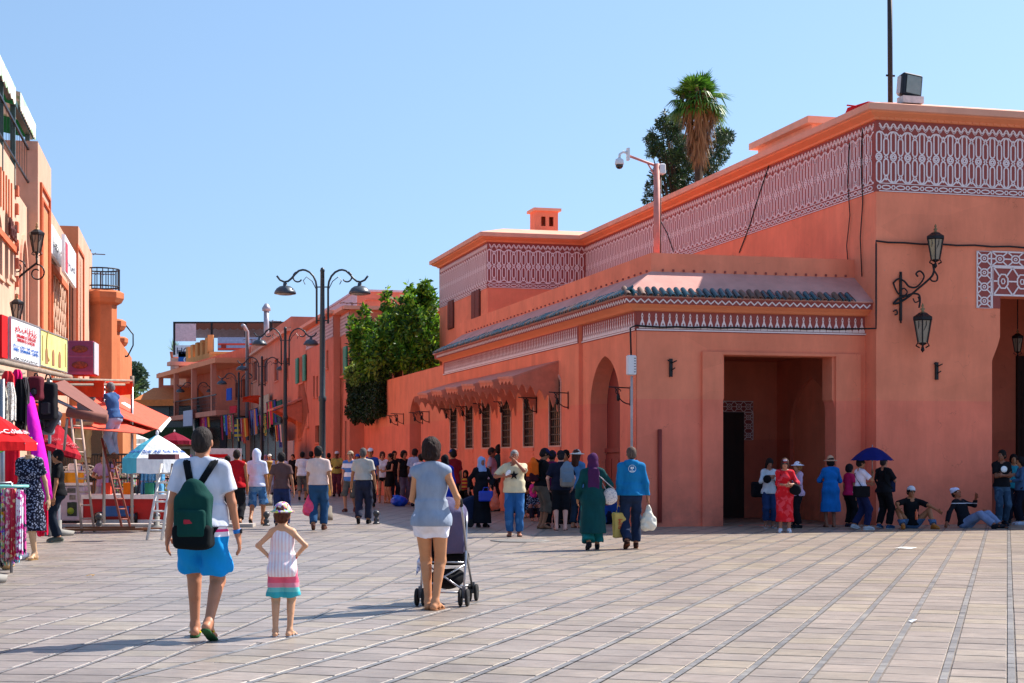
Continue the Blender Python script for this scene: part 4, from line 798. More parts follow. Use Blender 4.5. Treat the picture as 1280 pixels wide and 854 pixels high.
# end houses and cafe at the far left of the street
he = empty('hotel_house', (W(213, 500, 150).x, 150, 0), 0, 'small pale hotel house with a sign at the street end', 'building'); M_HT = plaster('pink pale render', (.66, .38, .30))
q = MB(); q.bb((0, 0, -.1), (3.0, 6, 11.0)); q.build('wall', M_HT, he); q = MB(); q.bb((-1.0, -.8, 9.2), (3.0, 0, 9.5)); q.build('balcony', M_HT, he)
q = MB(); q.bb((.3, -.3, W(220, 432, 150).z-1.1), (3.6, -.2, W(220, 432, 150).z)); sg = q.build('sign_board', mat('white sign', '#dfe2ea', rough=.6), he)
text('HOTEL', .85, mat('navy letters', '#1c2c50', rough=.6), sg, (1.95, -.32, W(220, 432, 150).z-.55)); z_ = W(220, 449, 150).z
q = MB(); q.bb((.8, -.3, z_-1.0), (3.4, -.2, z_+.7)); sg = q.build('sign_board', mat('blue sign', '#1f5fae', rough=.6), he); text('CTM', .8, mat('white letters', '#e8eef4'), sg, (2.1, -.32, z_-.1))
q = MB(); q.bb((2.0, -.05, 6.8), (2.9, 0, 8.8)); q.build('window', M_DARKW, he)
pt = empty('terrace_plant', (W(218, 430, 151).x, 151, W(218, 428, 151).z-.9), 0, 'spiky potted plant on the hotel terrace', 'potted plant')
q = MB(); q.lathe([(.35, -.6), (.45, 0), (.4, 0)], n=10); q.build('pot', M_W5, pt)
q = MB(); rq = random.Random(4)
for k in range(60): a = rq.uniform(0, 6.28); e = rq.uniform(.3, 1.4); r = rq.uniform(.8, 1.5); d = Vector((math.cos(a)*math.cos(e), math.sin(a)*math.cos(e), math.sin(e))); s_ = Vector((-d.y, d.x, 0)).normalized()*.07; q.add([s_, -s_, d*r], [(0, 1, 2)])
q.build('fronds', mat('plant green', '#6b8a3c', rough=.6, rand=.3), pt, kind='stuff')
ca = empty('street_cafe', (W(186, 500, 128).x, 128, 0), R(-14), 'street cafe with orange awning, plants and railed terrace at the street end', 'cafe')
q = MB(); q.bb((0, 0, -.1), (4.6, 6, 3.0)); q.bb((.2, 2.0, 3), (4.6, 6, 7.5)); q.build('wall', M_W5, ca)
q = MB(); q.add([(-.6, 2, 7.3), (4.8, 2, 7.3), (4.8, -1.4, 6.2), (-.6, -1.4, 6.2), (-.6, -1.4, 5.7), (4.8, -1.4, 5.7)], [(0, 1, 2, 3), (3, 2, 5, 4)]); q.build('awning', mat('orange canvas', '#d8783a', rough=.8), ca)
q = MB(); q.bb((-.4, -1.2, 3.0), (4.6, -1.1, 4.0)); q.build('terrace_rail', mat('hedge dark', '#2a3a20', rough=.9, vary=.5, scale=9), ca)
q = MB(); q.bb((-.4, -1.4, 2.6), (4.6, 0, 3.0)); q.build('fascia', M_OCH, ca); q = MB(); q.bb((-.3, .0, 4), (4.4, .05, 5.8)); q.build('dark_opening', M_DARKW, ca)
q = MB(); q.bb((-.2, -.06, 1.5), (4.5, 0, 2.5)); q.build('shop_sign', mat('cream sign', '#d8cbb4'), ca)
q = MB(); q.bb((1.8, -.1, 1.7), (3.6, -.06, 2.3)); q.build('sign_panel', mat('olive panel', '#5a4a18'), ca)
# wall closing the far end of the street
eb = empty('far_house', (W(120, 500, 175).x, 175, 0), R(8), 'distant pale orange houses closing the street', 'building'); q = MB(); q.bb((0, 0, -.1), (14, 8, 4.2)); q.bb((8, 1, 4), (22, 9, 5.4)); q.bb((-8, 0, -.1), (0, 8, 5)); q.bb((14, 0, -.1), (34, 8, 6)); q.build('wall', M_W4, eb)
q = MB(); 
for k in range(12): q.bb((-6+3*k, -.02, 2), (-5+3*k, .0, 3.4))
q.build('windows', M_DARKW, eb, kind='stuff')
# ------------------------------------------------------------------ market goods along the right hand shops
cols = ['#3a4ea8', '#b03048', '#d8d0c8', '#e0a030', '#7a2a6a', '#2a7a78', '#c85a28', '#8898c8', '#1a1a24', '#c83a6a', '#5a8a50', '#d8c070']
def hung(a, b, px0, px1, y0, y1, label, n, seed, off=.6, names='hanging_scarf', cat='scarves'):
    a_, an, L_ = local_frame(a, b); rk = empty('scarf_rail', a_, an, label, cat); r_ = random.Random(seed); x0, z1 = px_on(a, b, px0, y0, off); x1, z0 = px_on(a, b, px1, y1, off)
    if x0 > x1: x0, x1 = x1, x0
    q = MB(); q.tube([(x0-.1, -off, z1+.03), (x1+.1, -off, z1+.03)], .03, 5); q.build('rail', M_IRON, rk)
    w_ = (x1-x0)/n
    for k in range(n):
        q = MB(); xs = x0+w_*k; ln = (z1-z0)*r_.uniform(.6, 1.0); m_ = 6; vs = []
        for j in range(5):
            for i in range(m_): vs.append((xs+w_*.92*i/(m_-1), -off+.05*math.sin(i*2.3+k)+.02*j, z1-ln*j/4))
        q.add(vs, [(j*m_+i, j*m_+i+1, (j+1)*m_+i+1, (j+1)*m_+i) for j in range(4) for i in range(m_-1)], True)
        q.build(names, cloth(r_.choice(cols), *(r_.choice([('plain',), ('vstripe', r_.choice(cols), 6), ('floral', r_.choice(cols), 9)]))), rk)
    return rk
hung(A4, B4, 311, 322, 514, 546, 'striped scarves on a rail at the far end of the brown window house', 6, 1)
hung(A4, B4, 333, 345, 504, 535, 'bright blue and red scarves on a high rail beside the green carpet', 6, 2)
hung(A4, B4, 322, 332, 520, 552, 'dark purple cloths hung between the two bright scarf rails', 5, 3)
hung(A4, B4, 344, 356, 532, 560, 'blue and dark robes hanging outside the shop by the second lamp', 6, 4)
hung(A5, B5, 296, 310, 524, 556, 'cloths hung under the balcony nearest the pale pipe', 6, 5, 2.0)
hung(A5, B5, 276, 292, 520, 552, 'pale hanging garments under the middle of the balcony', 6, 6, 2.0)
hung(A5, B5, 240, 262, 518, 545, 'clothes under the far end of the balcony', 7, 7, 2.0)
def panel(a, b, x0, x1, y0, y1, m_, label, cat, name, off=.5):
    a_, an, L_ = local_frame(a, b); p, q_ = px_on(a, b, x0, y0, off), px_on(a, b, x1, y1, off); q = MB(); q.bb((p[0], -off-.06, min(p[1], q_[1])), (q_[0], -off, max(p[1], q_[1]))); return q.build(name, m_, None, a_, (0, 0, an), label=label, cat=cat)
panel(A4, B4, 345.5, 353, 502, 520, cloth('#1f6a60', 'floral', '#0c2a28', 6), 'dark green patterned carpet hung high beside the second lamp', 'carpet', 'hanging_carpet')
panel(A4, B4, 355, 368, 552, 578, mat('grey board', '#a8a0a4'), 'tall pale grey board leaning by the shop under the small awning', 'board', 'leaning_board', .8)
panel(A4, B4, 325, 337, 497, 515, mat('cream blind', '#b8a888'), 'cream roller blind above the scarf rails', 'blind', 'shop_blind', .2)
panel(A5, B5, 294, 304, 530, 547, cloth('#c8a028', 'hstripe', '#28406a', 3), 'yellow and blue shop sign under the balcony', 'sign', 'shop_sign', 1.9)
panel(A5, B5, 288, 296, 508, 516, cloth('#c82838'), 'small red sign hung on the balcony edge', 'sign', 'shop_sign', 2.5)
panel(A5, B5, 284, 290, 486, 500, cloth('#2a52b0'), 'blue cloth draped over the balcony rail', 'cloth', 'draped_cloth', 2.42)
panel(A5, B5, 230, 241, 514, 532, mat('pale sign', '#b4b0c0'), 'pale lavender street sign panel under the far balcony end', 'sign', 'shop_sign', 2.6)
panel(A5, B5, 276, 284, 534, 572, cloth('#2a1c20'), 'dark curtain over a shop doorway under the balcony', 'curtain', 'shop_curtain', 1.2)
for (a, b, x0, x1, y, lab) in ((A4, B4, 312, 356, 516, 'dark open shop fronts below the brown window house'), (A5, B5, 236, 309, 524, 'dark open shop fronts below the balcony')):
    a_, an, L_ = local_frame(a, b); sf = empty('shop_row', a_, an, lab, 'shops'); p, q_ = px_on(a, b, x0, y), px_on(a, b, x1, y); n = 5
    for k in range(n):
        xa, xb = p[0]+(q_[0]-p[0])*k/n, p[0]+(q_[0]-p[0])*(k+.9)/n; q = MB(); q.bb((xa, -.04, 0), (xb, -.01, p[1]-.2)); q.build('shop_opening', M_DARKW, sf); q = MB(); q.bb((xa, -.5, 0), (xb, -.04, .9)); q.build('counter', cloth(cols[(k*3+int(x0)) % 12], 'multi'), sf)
p = W(291, 507, 110)
q = MB(); n = 8; vs = []
for i in range(n+1):
    for j in range(5): s_ = i/n; vs.append((3.9*s_, .25*math.sin(s_*9+j), .35*math.sin(s_*7)*.6-(.3+1.3*s_)*j/4*(1-.4*s_)-.2*s_))
q.add(vs, [(i*5+j, (i+1)*5+j, (i+1)*5+j+1, i*5+j+1) for i in range(n) for j in range(4)], True); q.build('flag', cloth('#c83a1c'), None, W(303, 497, 104), label='orange red flag flying above the scarf stalls', cat='flag')
a_, an, L_ = local_frame(A4, B4); x_, _ = px_on(A4, B4, 310, 500, .3); q = MB(); q.tube([(x_, -.35, 2.8), (x_, -.35, 10.3), (x_+.6, -.6, 10.6), (x_+1.6, -.8, 10.6)], .13, 10); q.build('flue_pipe', mat('galvanised flue', '#a6a2aa', rough=.4, metal=.4), None, a_, (0, 0, an), label='fat grey ventilation pipe running up the facade and over the roof', cat='pipe')
q = MB(); q.tube([(0, 0, 0), (0, 0, 2.4)], .18, 10); q.lathe([(.28, 2.3), (.3, 2.5), (.1, 2.8)], n=10); p = W(333, 425, 108); q.build('roof_flue', mat('galvanised flue', '#a6a2aa'), None, (p.x, p.y, 9.2), label='short metal flue with a cowl on the roof behind the second lamp', cat='pipe')
# rooftop aerials
def aerial(px, py0, py1, Y, label, arms=4):
    p = W(px, py1, Y); z1 = W(px, py0, Y).z; r = empty('tv_aerial', p, .4, label, 'aerial'); h_ = z1-p.z; q = MB(); q.tube([(0, 0, 0), (0, 0, h_)], .03, 4); q.build('mast', M_RUST, r); q = MB(); q.tube([(-.6, 0, h_*.9), (.6, 0, h_*.9)], .02, 4)
    for k in range(arms): q.tube([(-.5+k*.33, -.35, h_*.9), (-.5+k*.33, .35, h_*.9)], .015, 4)
    q.build('elements', M_RUST, r)
aerial(440, 378, 390, 78, 'thin television aerial on the corner house roof')
aerial(341, 400, 416, 110, 'small aerial on the roof left of the second lamp'); aerial(315, 424, 432, 112, 'tiny aerial on the roof edge over the grey pipe')
# ------------------------------------------------------------------ street lamps
M_LP = mat('lamp grey green paint', '#37434a', rough=.45, metal=.2, vary=.15, scale=10)
M_LS = mat('lamp shade grey', '#4a525a', rough=.4, metal=.2)
def lamp(base, H, label, first=None):
    if first: o = copy_tree(first, None, base); o['label'] = label; return o
    o = empty('street_lamp', base, 0, label, 'street lamp', 'double arched street lamps down the street'); q = MB()
    q.lathe([(.22, 0), (.22, .12), (.15, .2), (.13, 1.1), (.16, 1.15), (.105, 1.25), (.10, 3.3), (.125, 3.33), (.125, 3.45), (.095, 3.5), (.085, 5.9), (.10, 5.93), (.075, 6.0), (.065, H-.12), (.08, H-.1), (.05, H), (0, H+.02)], n=12); q.build('lamp_post', M_LP, o)
    for s_ in (1, -1):
        q = MB(); x = lambda v: s_*v
        q.tube([(x(.18), 0, H-1.75), (x(.18), 0, H-.62)]+[(x(.18+.44*(1-math.cos(R(a)))), 0, H-.62+.56*math.sin(R(a))) for a in (20, 40, 60, 78, 90)]+[(x(.74), 0, H-.09), (x(.86), 0, H-.20), (x(.97), 0, H-.33), (x(1.08), 0, H-.42), (x(1.2), 0, H-.44), (x(1.33), 0, H-.38), (x(1.43), 0, H-.25)], .035, 6)
        q.tube([(x(p_[0]), 0, p_[1]) for p_ in spiral(.76, H-.30, .18, .12, 75, -.62, 14)], .026, 5)
        q.tube([(x(.07), 0, H-.60), (x(.18), 0, H-.60)], .02, 4); q.tube([(x(.07), 0, H-1.65), (x(.18), 0, H-1.65)], .02, 4)
        q.tube([(x(.20), 0, H-.66), (x(.32), 0, H-.42), (x(.5), 0, H-.28), (x(.6), 0, H-.40), (x(.54), 0, H-.52)], .014, 4)
        ar = q.build('lamp_arm', M_LP, o)
        q = MB(); q.lathe([(.33, -.82), (.35, -.80), (.33, -.74), (.27, -.65), (.17, -.58), (.07, -.56), (.06, -.48), (.0, -.43)], (x(1.17), 0, H), 18); q.build('lamp_shade', M_LS, ar)
        q = MB(); q.lathe([(.31, -.82), (.20, -.85), (0, -.86)], (x(1.17), 0, H), 14); q.build('diffuser', mat('lamp glass', '#9a948c', rough=.3), ar)
    return o
LH = 7.5; lamps = [(403, 335, 'nearest'), (356.5, 409, 'second'), (327.5, 445.5, 'third'), (298.5, 465.5, 'fourth'), (244.5, 477, 'fifth'), (201, 488, 'farthest')]
first = None
for px_, py_, wh_ in lamps:
    Y = (LH-EYE)*FPX/(574-py_); p = Vector(((px_-640)/FPX*Y, Y, 0)); ds = {'nearest': 'tall nearest double street lamp with two dome shades', 'second': 'second double street lamp down the street beside the open green shutter', 'third': 'third double street lamp standing before the scarf stalls', 'fourth': 'fourth double street lamp in front of the balcony', 'fifth': 'fifth double street lamp by the ochre house', 'farthest': 'farthest small double street lamp before the cafe terrace'}[wh_]
    o = lamp(p, LH, ds, first); first = first or o
# ------------------------------------------------------------------ left row of buildings
M_L1 = plaster('sunlit tan plaster', (.64, .42, .30)); M_L2 = plaster('sunlit peach plaster', (.66, .38, .27)); M_L3 = plaster('sunlit orange plaster', (.66, .27, .13)); M_L4 = plaster('tower orange', (.60, .19, .085)); M_TR = mat('orange trim', '#c8643c', rough=.85)
def LX(Y, off=0): return -.2*Y-4.4+off      # facade line
def LY(px): return 4.4/((640-px)/2000-.2)
def lseg(px0, px1, proud=0): Y0, Y1 = LY(px0), LY(px1); return (LX(Y0, proud), Y0), (LX(Y1, proud), Y1)
def lrect(a, b, x0, x1, y0, y1, k='plain'):
    p, q_ = px_on(a, b, x0, 400), px_on(a, b, x1, 400); xm = (x0+x1)/2; return (min(p[0], q_[0]), max(p[0], q_[0]), px_on(a, b, xm, y1)[1], px_on(a, b, xm, y0)[1], k)
a, b = lseg(-20, 20); h1 = house('arcaded_house', 'tan house at the left edge with red trimmed arches and a green canopied terrace', a, b, 8.75, 14, M_L1, [lrect(a, b, -3, 3, 268, 345, 'arch'), lrect(a, b, 6, 10.5, 258, 350, 'arch'), lrect(a, b, 12.5, 16.5, 268, 345, 'arch')], parapet=.0)
a1, an1, L1 = local_frame(a, b)
for k in range(10): q = MB(); q.bb((L1-.3, -.08, 4.0+k*.45), (L1-.02, 0, 4.25+k*.45)); q.build('quoin_brick', M_W5, h1)
for k in range(9): q = MB(); q.bb((L1-1.2-k*.55, -.03, 7.3), (L1-1.1-k*.55, 0, 8.2)); q.build('slot', M_TR, h1)
q = MB(); q.bb((0, -.06, 6.6), (L1, 0, 6.75)); q.build('string_course', M_TR, h1)
for i, x in enumerate((L1-.9, L1-1.6, L1-2.3)): pass
text('Hôtel', .62, mat('rusted lettering', '#5a2a24', rough=.7), h1, (L1-1.3, -.06, 7.02), depth=.03)
# terrace pergola: glass wall, posts, green canopies, railing
tp = empty('roof_terrace', a1, an1, 'roof terrace with dark railing, metal posts and green striped canopies', 'terrace'); M_GF = mat('green grey metal', '#3f5552', rough=.5, metal=.2)
zt = 8.75; 
for x in (L1-6, L1-3, L1-.4, L1+3.2): q = MB(); q.bb((x, -.02, 8.2), (x+.12, .1, 10.4)); q.build('post', M_GF, tp)
q = MB(); q.bb((L1-9, -.04, 10.25), (L1+3.9, .1, 10.4)); q.build('beam', M_GF, tp)
q = MB(); q.bb((L1-9, -.05, zt+1.0), (L1+3.3, 0, zt+1.06)); q.bb((L1-9, -.05, zt+.12), (L1+3.3, 0, zt+.16)); q.build('rail', M_IRON, tp)
q = MB()
for k in range(21): q.bb((L1-9+k*.6, -.03, zt+.15), (L1-8.985+k*.6, -.02, zt+1.0))
q.build('balusters', M_IRON, tp, kind='stuff')
M_GC = cloth('#dfe8dc', 'mottle', '#a8d0a8', 1.6); M_GR = cloth('#2f8a50')
for (x0, x1, zc_) in ((L1-8, L1-1.0, 10.45), (L1+.1, L1+4.1, 10.6)):
    q = MB(); q.add([(x0, 3, zc_+.9), (x1, 3, zc_+.9), (x1, -.1, zc_+.1), (x0, -.1, zc_+.1)], [(0, 1, 2, 3)]); q.build('canopy', M_GC, tp)
    q = MB(); n = 12; pts = [(x1, zc_+.1), (x0, zc_+.1)]+[(x0+(x1-x0)*i/(4*n), zc_-.25-.1*abs(math.sin(i*math.pi/4))) for i in range(4*n+1)]; q.slab(pts, [], .02, lambda p: p+Vector((0, -.1, 0))); fixn(q.build('valance', M_GC, tp)); q = MB(); q.slab([(-.1, zc_-.3), (-.1, zc_+.12), (3, zc_+.9), (3, zc_+.3)], [], .02, lambda p, x1=x1: Vector((x1+p[1], p[0], p[2]))); fixn(q.build('canopy_side', M_GR, tp))
for i, (x, z_) in enumerate(((L1+1.0, 9.7), (L1+2.2, 9.4), (L1-1.0, 9.6))):
    q = MB(); q.tube([(0, 0, .0), (0, 0, 10.35-z_)], .012, 4); q.lathe([(.0, -.35), (.22, -.05), (.05, .12), (0, .16)], n=6, smooth=False); q.build('terrace_lantern', mat('red brass', '#8a3a2a', rough=.4, metal=.4), None, Matrix.Rotation(an1, 3, 'Z') @ Vector((x, .6, z_))+a1, label=('small red lantern hung in the middle of the green canopied terrace', 'lower red lantern hung at the far end of the terrace', 'red lantern hung at the near end of the terrace')[i], cat='lantern')
a, b = lseg(20.3, 36); h1b = house('plain_arch_house', 'narrow tan house with one tall arched window beside the wall lantern', a, b, 8.2, 12, M_L1, [lrect(a, b, 25.5, 31.5, 302, 425, 'arch')]); a_, an_, L_ = local_frame(a, b); ww = lrect(a, b, 24.5, 32.5, 296, 430)
q = MB(); q.ribbon(arch_pts(ww[0], ww[1], ww[2], ww[3]-1, ww[3], n=6), .16, .06, True); fixn(q.build('arch_trim', M_CORN, h1b))
a, b = (LX(42.8, .27), 42.8), (LX(46.9, .27), 46.9); h2 = house('peach_house', 'tall peach house with recessed orange panel left of the signboards', a, b, 10.0, 12, M_L2, [], parapet=0); a_, an_, L_ = local_frame(a, b)
q = MB(); q.bb((-.02, -.01, -.1), (.0, 12, 10.0)); q.build('front_face', M_L2, h2)
rr = lrect(a, b, 50, 61, 240, 500)
for k, (i0, t_) in enumerate(((0, .0), (.35, .0))): q = MB(); q.ribbon([(rr[0]+i0, 4), (rr[0]+i0, rr[3]-i0), (rr[1]-i0, rr[3]-i0), (rr[1]-i0, 4)], .16, .06, False); fixn(q.build('panel_moulding', M_TR, h2))
q = MB(); q.bb((rr[0]+.5, -.02, 4), (rr[1]-.5, -.0, rr[3]-.5)); q.build('inner_panel', M_L3, h2)
a, b = (LX(46.92), 46.92), lseg(64, 87.5)[1]; h3 = house('screen_house', 'orange house with a lozenge stone screen and two white signs', a, b, 9.25, 12, M_L2, [], parapet=0, holes=[[(3.3, 4.0), (9.3, 4.0), (9.3, 7.4), (3.3, 7.4)]]); a3, an3, L3 = local_frame(a, b)
q = MB(); q.bb((3.2, .5, 3.8), (9.5, .6, 7.6)); q.build('screen_back', M_L4, h3)
for i in range(6):
    for j in range(4):
        cx, cz_ = 3.3+6.0*(i+.5)/6, 4.0+3.4*(j+.5)/4; w_, h_ = .49, .44; q = MB(); q.slab([(cx-w_, cz_), (cx-.1, cz_-h_), (cx+.1, cz_-h_), (cx+w_, cz_), (cx+.1, cz_+h_), (cx-.1, cz_+h_)], [[(cx-w_+.14, cz_), (cx, cz_-h_+.12), (cx+w_-.14, cz_), (cx, cz_+h_-.12)]], .2); fixn(q.build('screen_lozenge', M_L1, h3))
q = MB(); q.bb((3.1, -.06, 7.4), (9.5, 0, 7.6)); q.bb((3.1, -.06, 4.0), (3.3, 0, 7.4)); q.bb((9.3, -.06, 4.0), (9.5, 0, 7.4)); q.build('screen_frame', M_TR, h3)
M_SW = mat('white sign face', '#e6e8ec', rough=.5, vary=.04); M_RL = mat('red lettering', '#c02838', rough=.5); M_BL = mat('blue lettering', '#2a68b8', rough=.5); M_KL = mat('black lettering', '#202028', rough=.5)
def sign(a, b, x0, x1, y0, y1, label, name='shop_sign', off=.15, th=.1):
    p, q_ = px_on(a, b, x0, y0, off), px_on(a, b, x1, y0, off); zz1, zz0 = px_on(a, b, (x0+x1)/2, (y0[0]+y0[1])/2 if isinstance(y0, tuple) else y0, off)[1], px_on(a, b, (x0+x1)/2, y1, off)[1]
    a_, an, _ = local_frame(a, b); r = empty(name, a_, an, label, 'sign'); q = MB(); q.bb((p[0], -off, zz0), (q_[0], -off+th, zz1)); q.build('sign_board', M_SW, r); return r, p[0], q_[0], zz0, zz1
ARA = 'مكتبة الغزالي'
r, x0, x1, z0, z1 = sign(a, b, 64.5, 77, 290, 325, 'white sign with dark lettering high on the lozenge screen house'); text('المغرب', (z1-z0)*.3, M_KL, r, ((x0+x1)/2, -.17, z0+(z1-z0)*.5), fit=(x1-x0)*.8)
a, b = lseg(87.5, 106, .3); h3b = house('pilaster_house', 'tall orange house with narrow recessed strip right of the lozenge screen', a, b, 9.9, 12, M_L2, [lrect(a, b, 97, 101.5, 322, 440, 'plain')]); a_, an_, L_ = local_frame(a, b)
q = MB(); q.bb((-.02, 0, -.1), (0, 3, 9.9)); q.build('front_face', M_L3, h3b); rr = lrect(a, b, 95.5, 103.5, 314, 470); q = MB(); q.ribbon([(rr[0], 3), (rr[0], rr[3]), (rr[1], rr[3]), (rr[1], 3)], .2, .06, False); fixn(q.build('strip_moulding', M_TR, h3b))
a, b = (LX(46.92), 46.92), lseg(64, 87.5)[1]; r, x0, x1, z0, z1 = sign(a, b, 81, 95, 305, 350, 'white sign with a red square at the right end of the screen house', off=.5); q = MB(); q.bb((x0+.2, -.52, z1-1.1), (x0+1.0, -.5, z1-.2)); q.build('red_square', M_RL, r); text('بنك', (z1-z0)*.25, M_KL, r, ((x0+x1)/2, -.52, z0+(z1-z0)*.4), fit=(x1-x0)*.7)
# orange towers
def tower(px0, px1, pym, Y, H, label, rail=False):
    cx = ((px0+px1)/2-640)/FPX*Y; r_ = (px1-px0)/2/FPX*Y; o = empty('round_tower', (cx, Y+r_, 0), 0, label, 'tower'); n = 8
    q = MB(); q.lathe([(r_, -.1), (r_, H-.6), (r_+.18, H-.5), (r_+.28, H-.32), (r_+.28, H-.1), (r_+.1, H)], n=8, smooth=False, rot=rotm(rz=R(10))); q.build('tower_wall', M_L4, o)
    if rail:
        q = MB()
        for z_ in (H+.15, H+.85): q.tube([((r_+.1)*math.cos(2*math.pi*k/20), (r_+.1)*math.sin(2*math.pi*k/20), z_) for k in range(20)], .03, 4, True)
        for k in range(20): q.tube([((r_+.1)*math.cos(2*math.pi*k/20), (r_+.1)*math.sin(2*math.pi*k/20), H), ((r_+.1)*math.cos(2*math.pi*k/20), (r_+.1)*math.sin(2*math.pi*k/20), H+.85)], .02, 4)
        q.build('roof_railing', M_IRON, o)
    return o
tower(103, 141, 366, 64, 8.3, 'orange round tower with an iron railing on its roof', True); tower(124, 147, 408, 74, 8.0, 'second orange tower behind the railed one'); tower(138, 152, 430, 90, 8.4, 'narrow third tower at the end of the left row')
q = MB(); q.bb((0, 0, -.1), (6, 30, 7.6)); q.build('rear_block', M_L4, None, (W(106, 500, 66).x-5.5, 66, 0), (0, 0, R(11)), label='plain orange block behind the round towers', cat='building')
p = W(115, 350, 65)
for (x, y0, lab) in ((113, 312, 'tall aerial mast on the railed tower'), (126, 340, 'short aerial mast on the railed tower')): aerial(x, y0, 366, 66, lab, 3)
for (x, y, rr_, lab) in ((151, 425, .35, 'small balcony cage on the narrow tower'),): q = MB(); q.tube([(.6, 0, -.9), (.9, 0, -.3), (.9, 0, .3), (.5, 0, .8)], .04, 5); q.tube([(0, 0, -.9), (.6, 0, -.9)], .05, 5); q.build('curved_bracket', M_IRON, None, W(146, y, 88), label='curved iron bracket on the narrow tower', cat='bracket')
# wall lanterns on the left
def left_lantern(px, py0, py1, Y, pxw, label):
    p = W(px, py0, Y); hh_ = (py1-py0)/FPX*Y; o = empty('wall_lantern', (p.x, p.y, 0), 0, label, 'wall lantern'); lantern(o, (0, 0, p.z), hh_); dx = (pxw-px)/FPX*Y; zb = p.z-hh_-.05; q = MB()
    q.tube([(0, 0, zb+.1), (0, 0, zb-.05), (dx*.3, 0, zb-.25), (dx*.7, 0, zb-.55), (dx, 0, zb-.75)], .03, 5); q.tube([(p_[0], 0, p_[1]) for p_ in spiral(-.0, zb-.3, .22, .08, 90, -1.1)], .02, 5); q.tube([(p_[0], 0, p_[1]) for p_ in spiral(dx*.55, zb-.15, .2, .07, 0, 1.2)], .018, 5); q.build('scroll_arm', M_IRON, o)
left_lantern(46, 278, 324, 40, 2, 'black lantern on a long scroll arm at the left edge, upper one'); left_lantern(21, 366, 408, 36, 0, 'lower black lantern half hidden behind the white signboard')
# ------------------------------------------------------------------ figures: bodies and clothes grown as smooth distance fields, meshed by surface nets
def V3(*a): return np.array(a, dtype=np.float64)
class Shape:
    """additive parts and cuts; every part is (kind, data, blend)"""
    def __init__(s): s.add = []; s.cut = []
    def cone(s, a, b, r1, r2, k=.02, flat=None): s.add.append(('c', V3(*a), V3(*b), r1, r2, k, flat)); return s
    def ell(s, c, r, k=.03, R_=None): s.add.append(('e', V3(*c), V3(*r), R_, k)); return s
    def skirt(s, a, b, ra, rb, k=.02): s.add.append(('k', V3(*a), V3(*b), ra, rb, k)); return s   # elliptical frustum, a top and b bottom
    def box(s, c, h, rr=.02, k=.02, R_=None): s.add.append(('b', V3(*c), V3(*h), rr, R_, k)); return s
    def plane(s, p, n): s.cut.append(('p', V3(*p), V3(*n)/np.linalg.norm(n))); return s      # removes the side n points to
    def minus(s, c, r, R_=None): s.cut.append(('e', V3(*c), V3(*r), R_)); return s
def d_ell(P, c, r, R_):
    q = P-c
    if R_ is not None: q = q @ R_
    k0 = np.sqrt(((q/r)**2).sum(-1)); k1 = np.sqrt(((q/(r*r))**2).sum(-1))
    return k0*(k0-1)/np.maximum(k1, 1e-9)
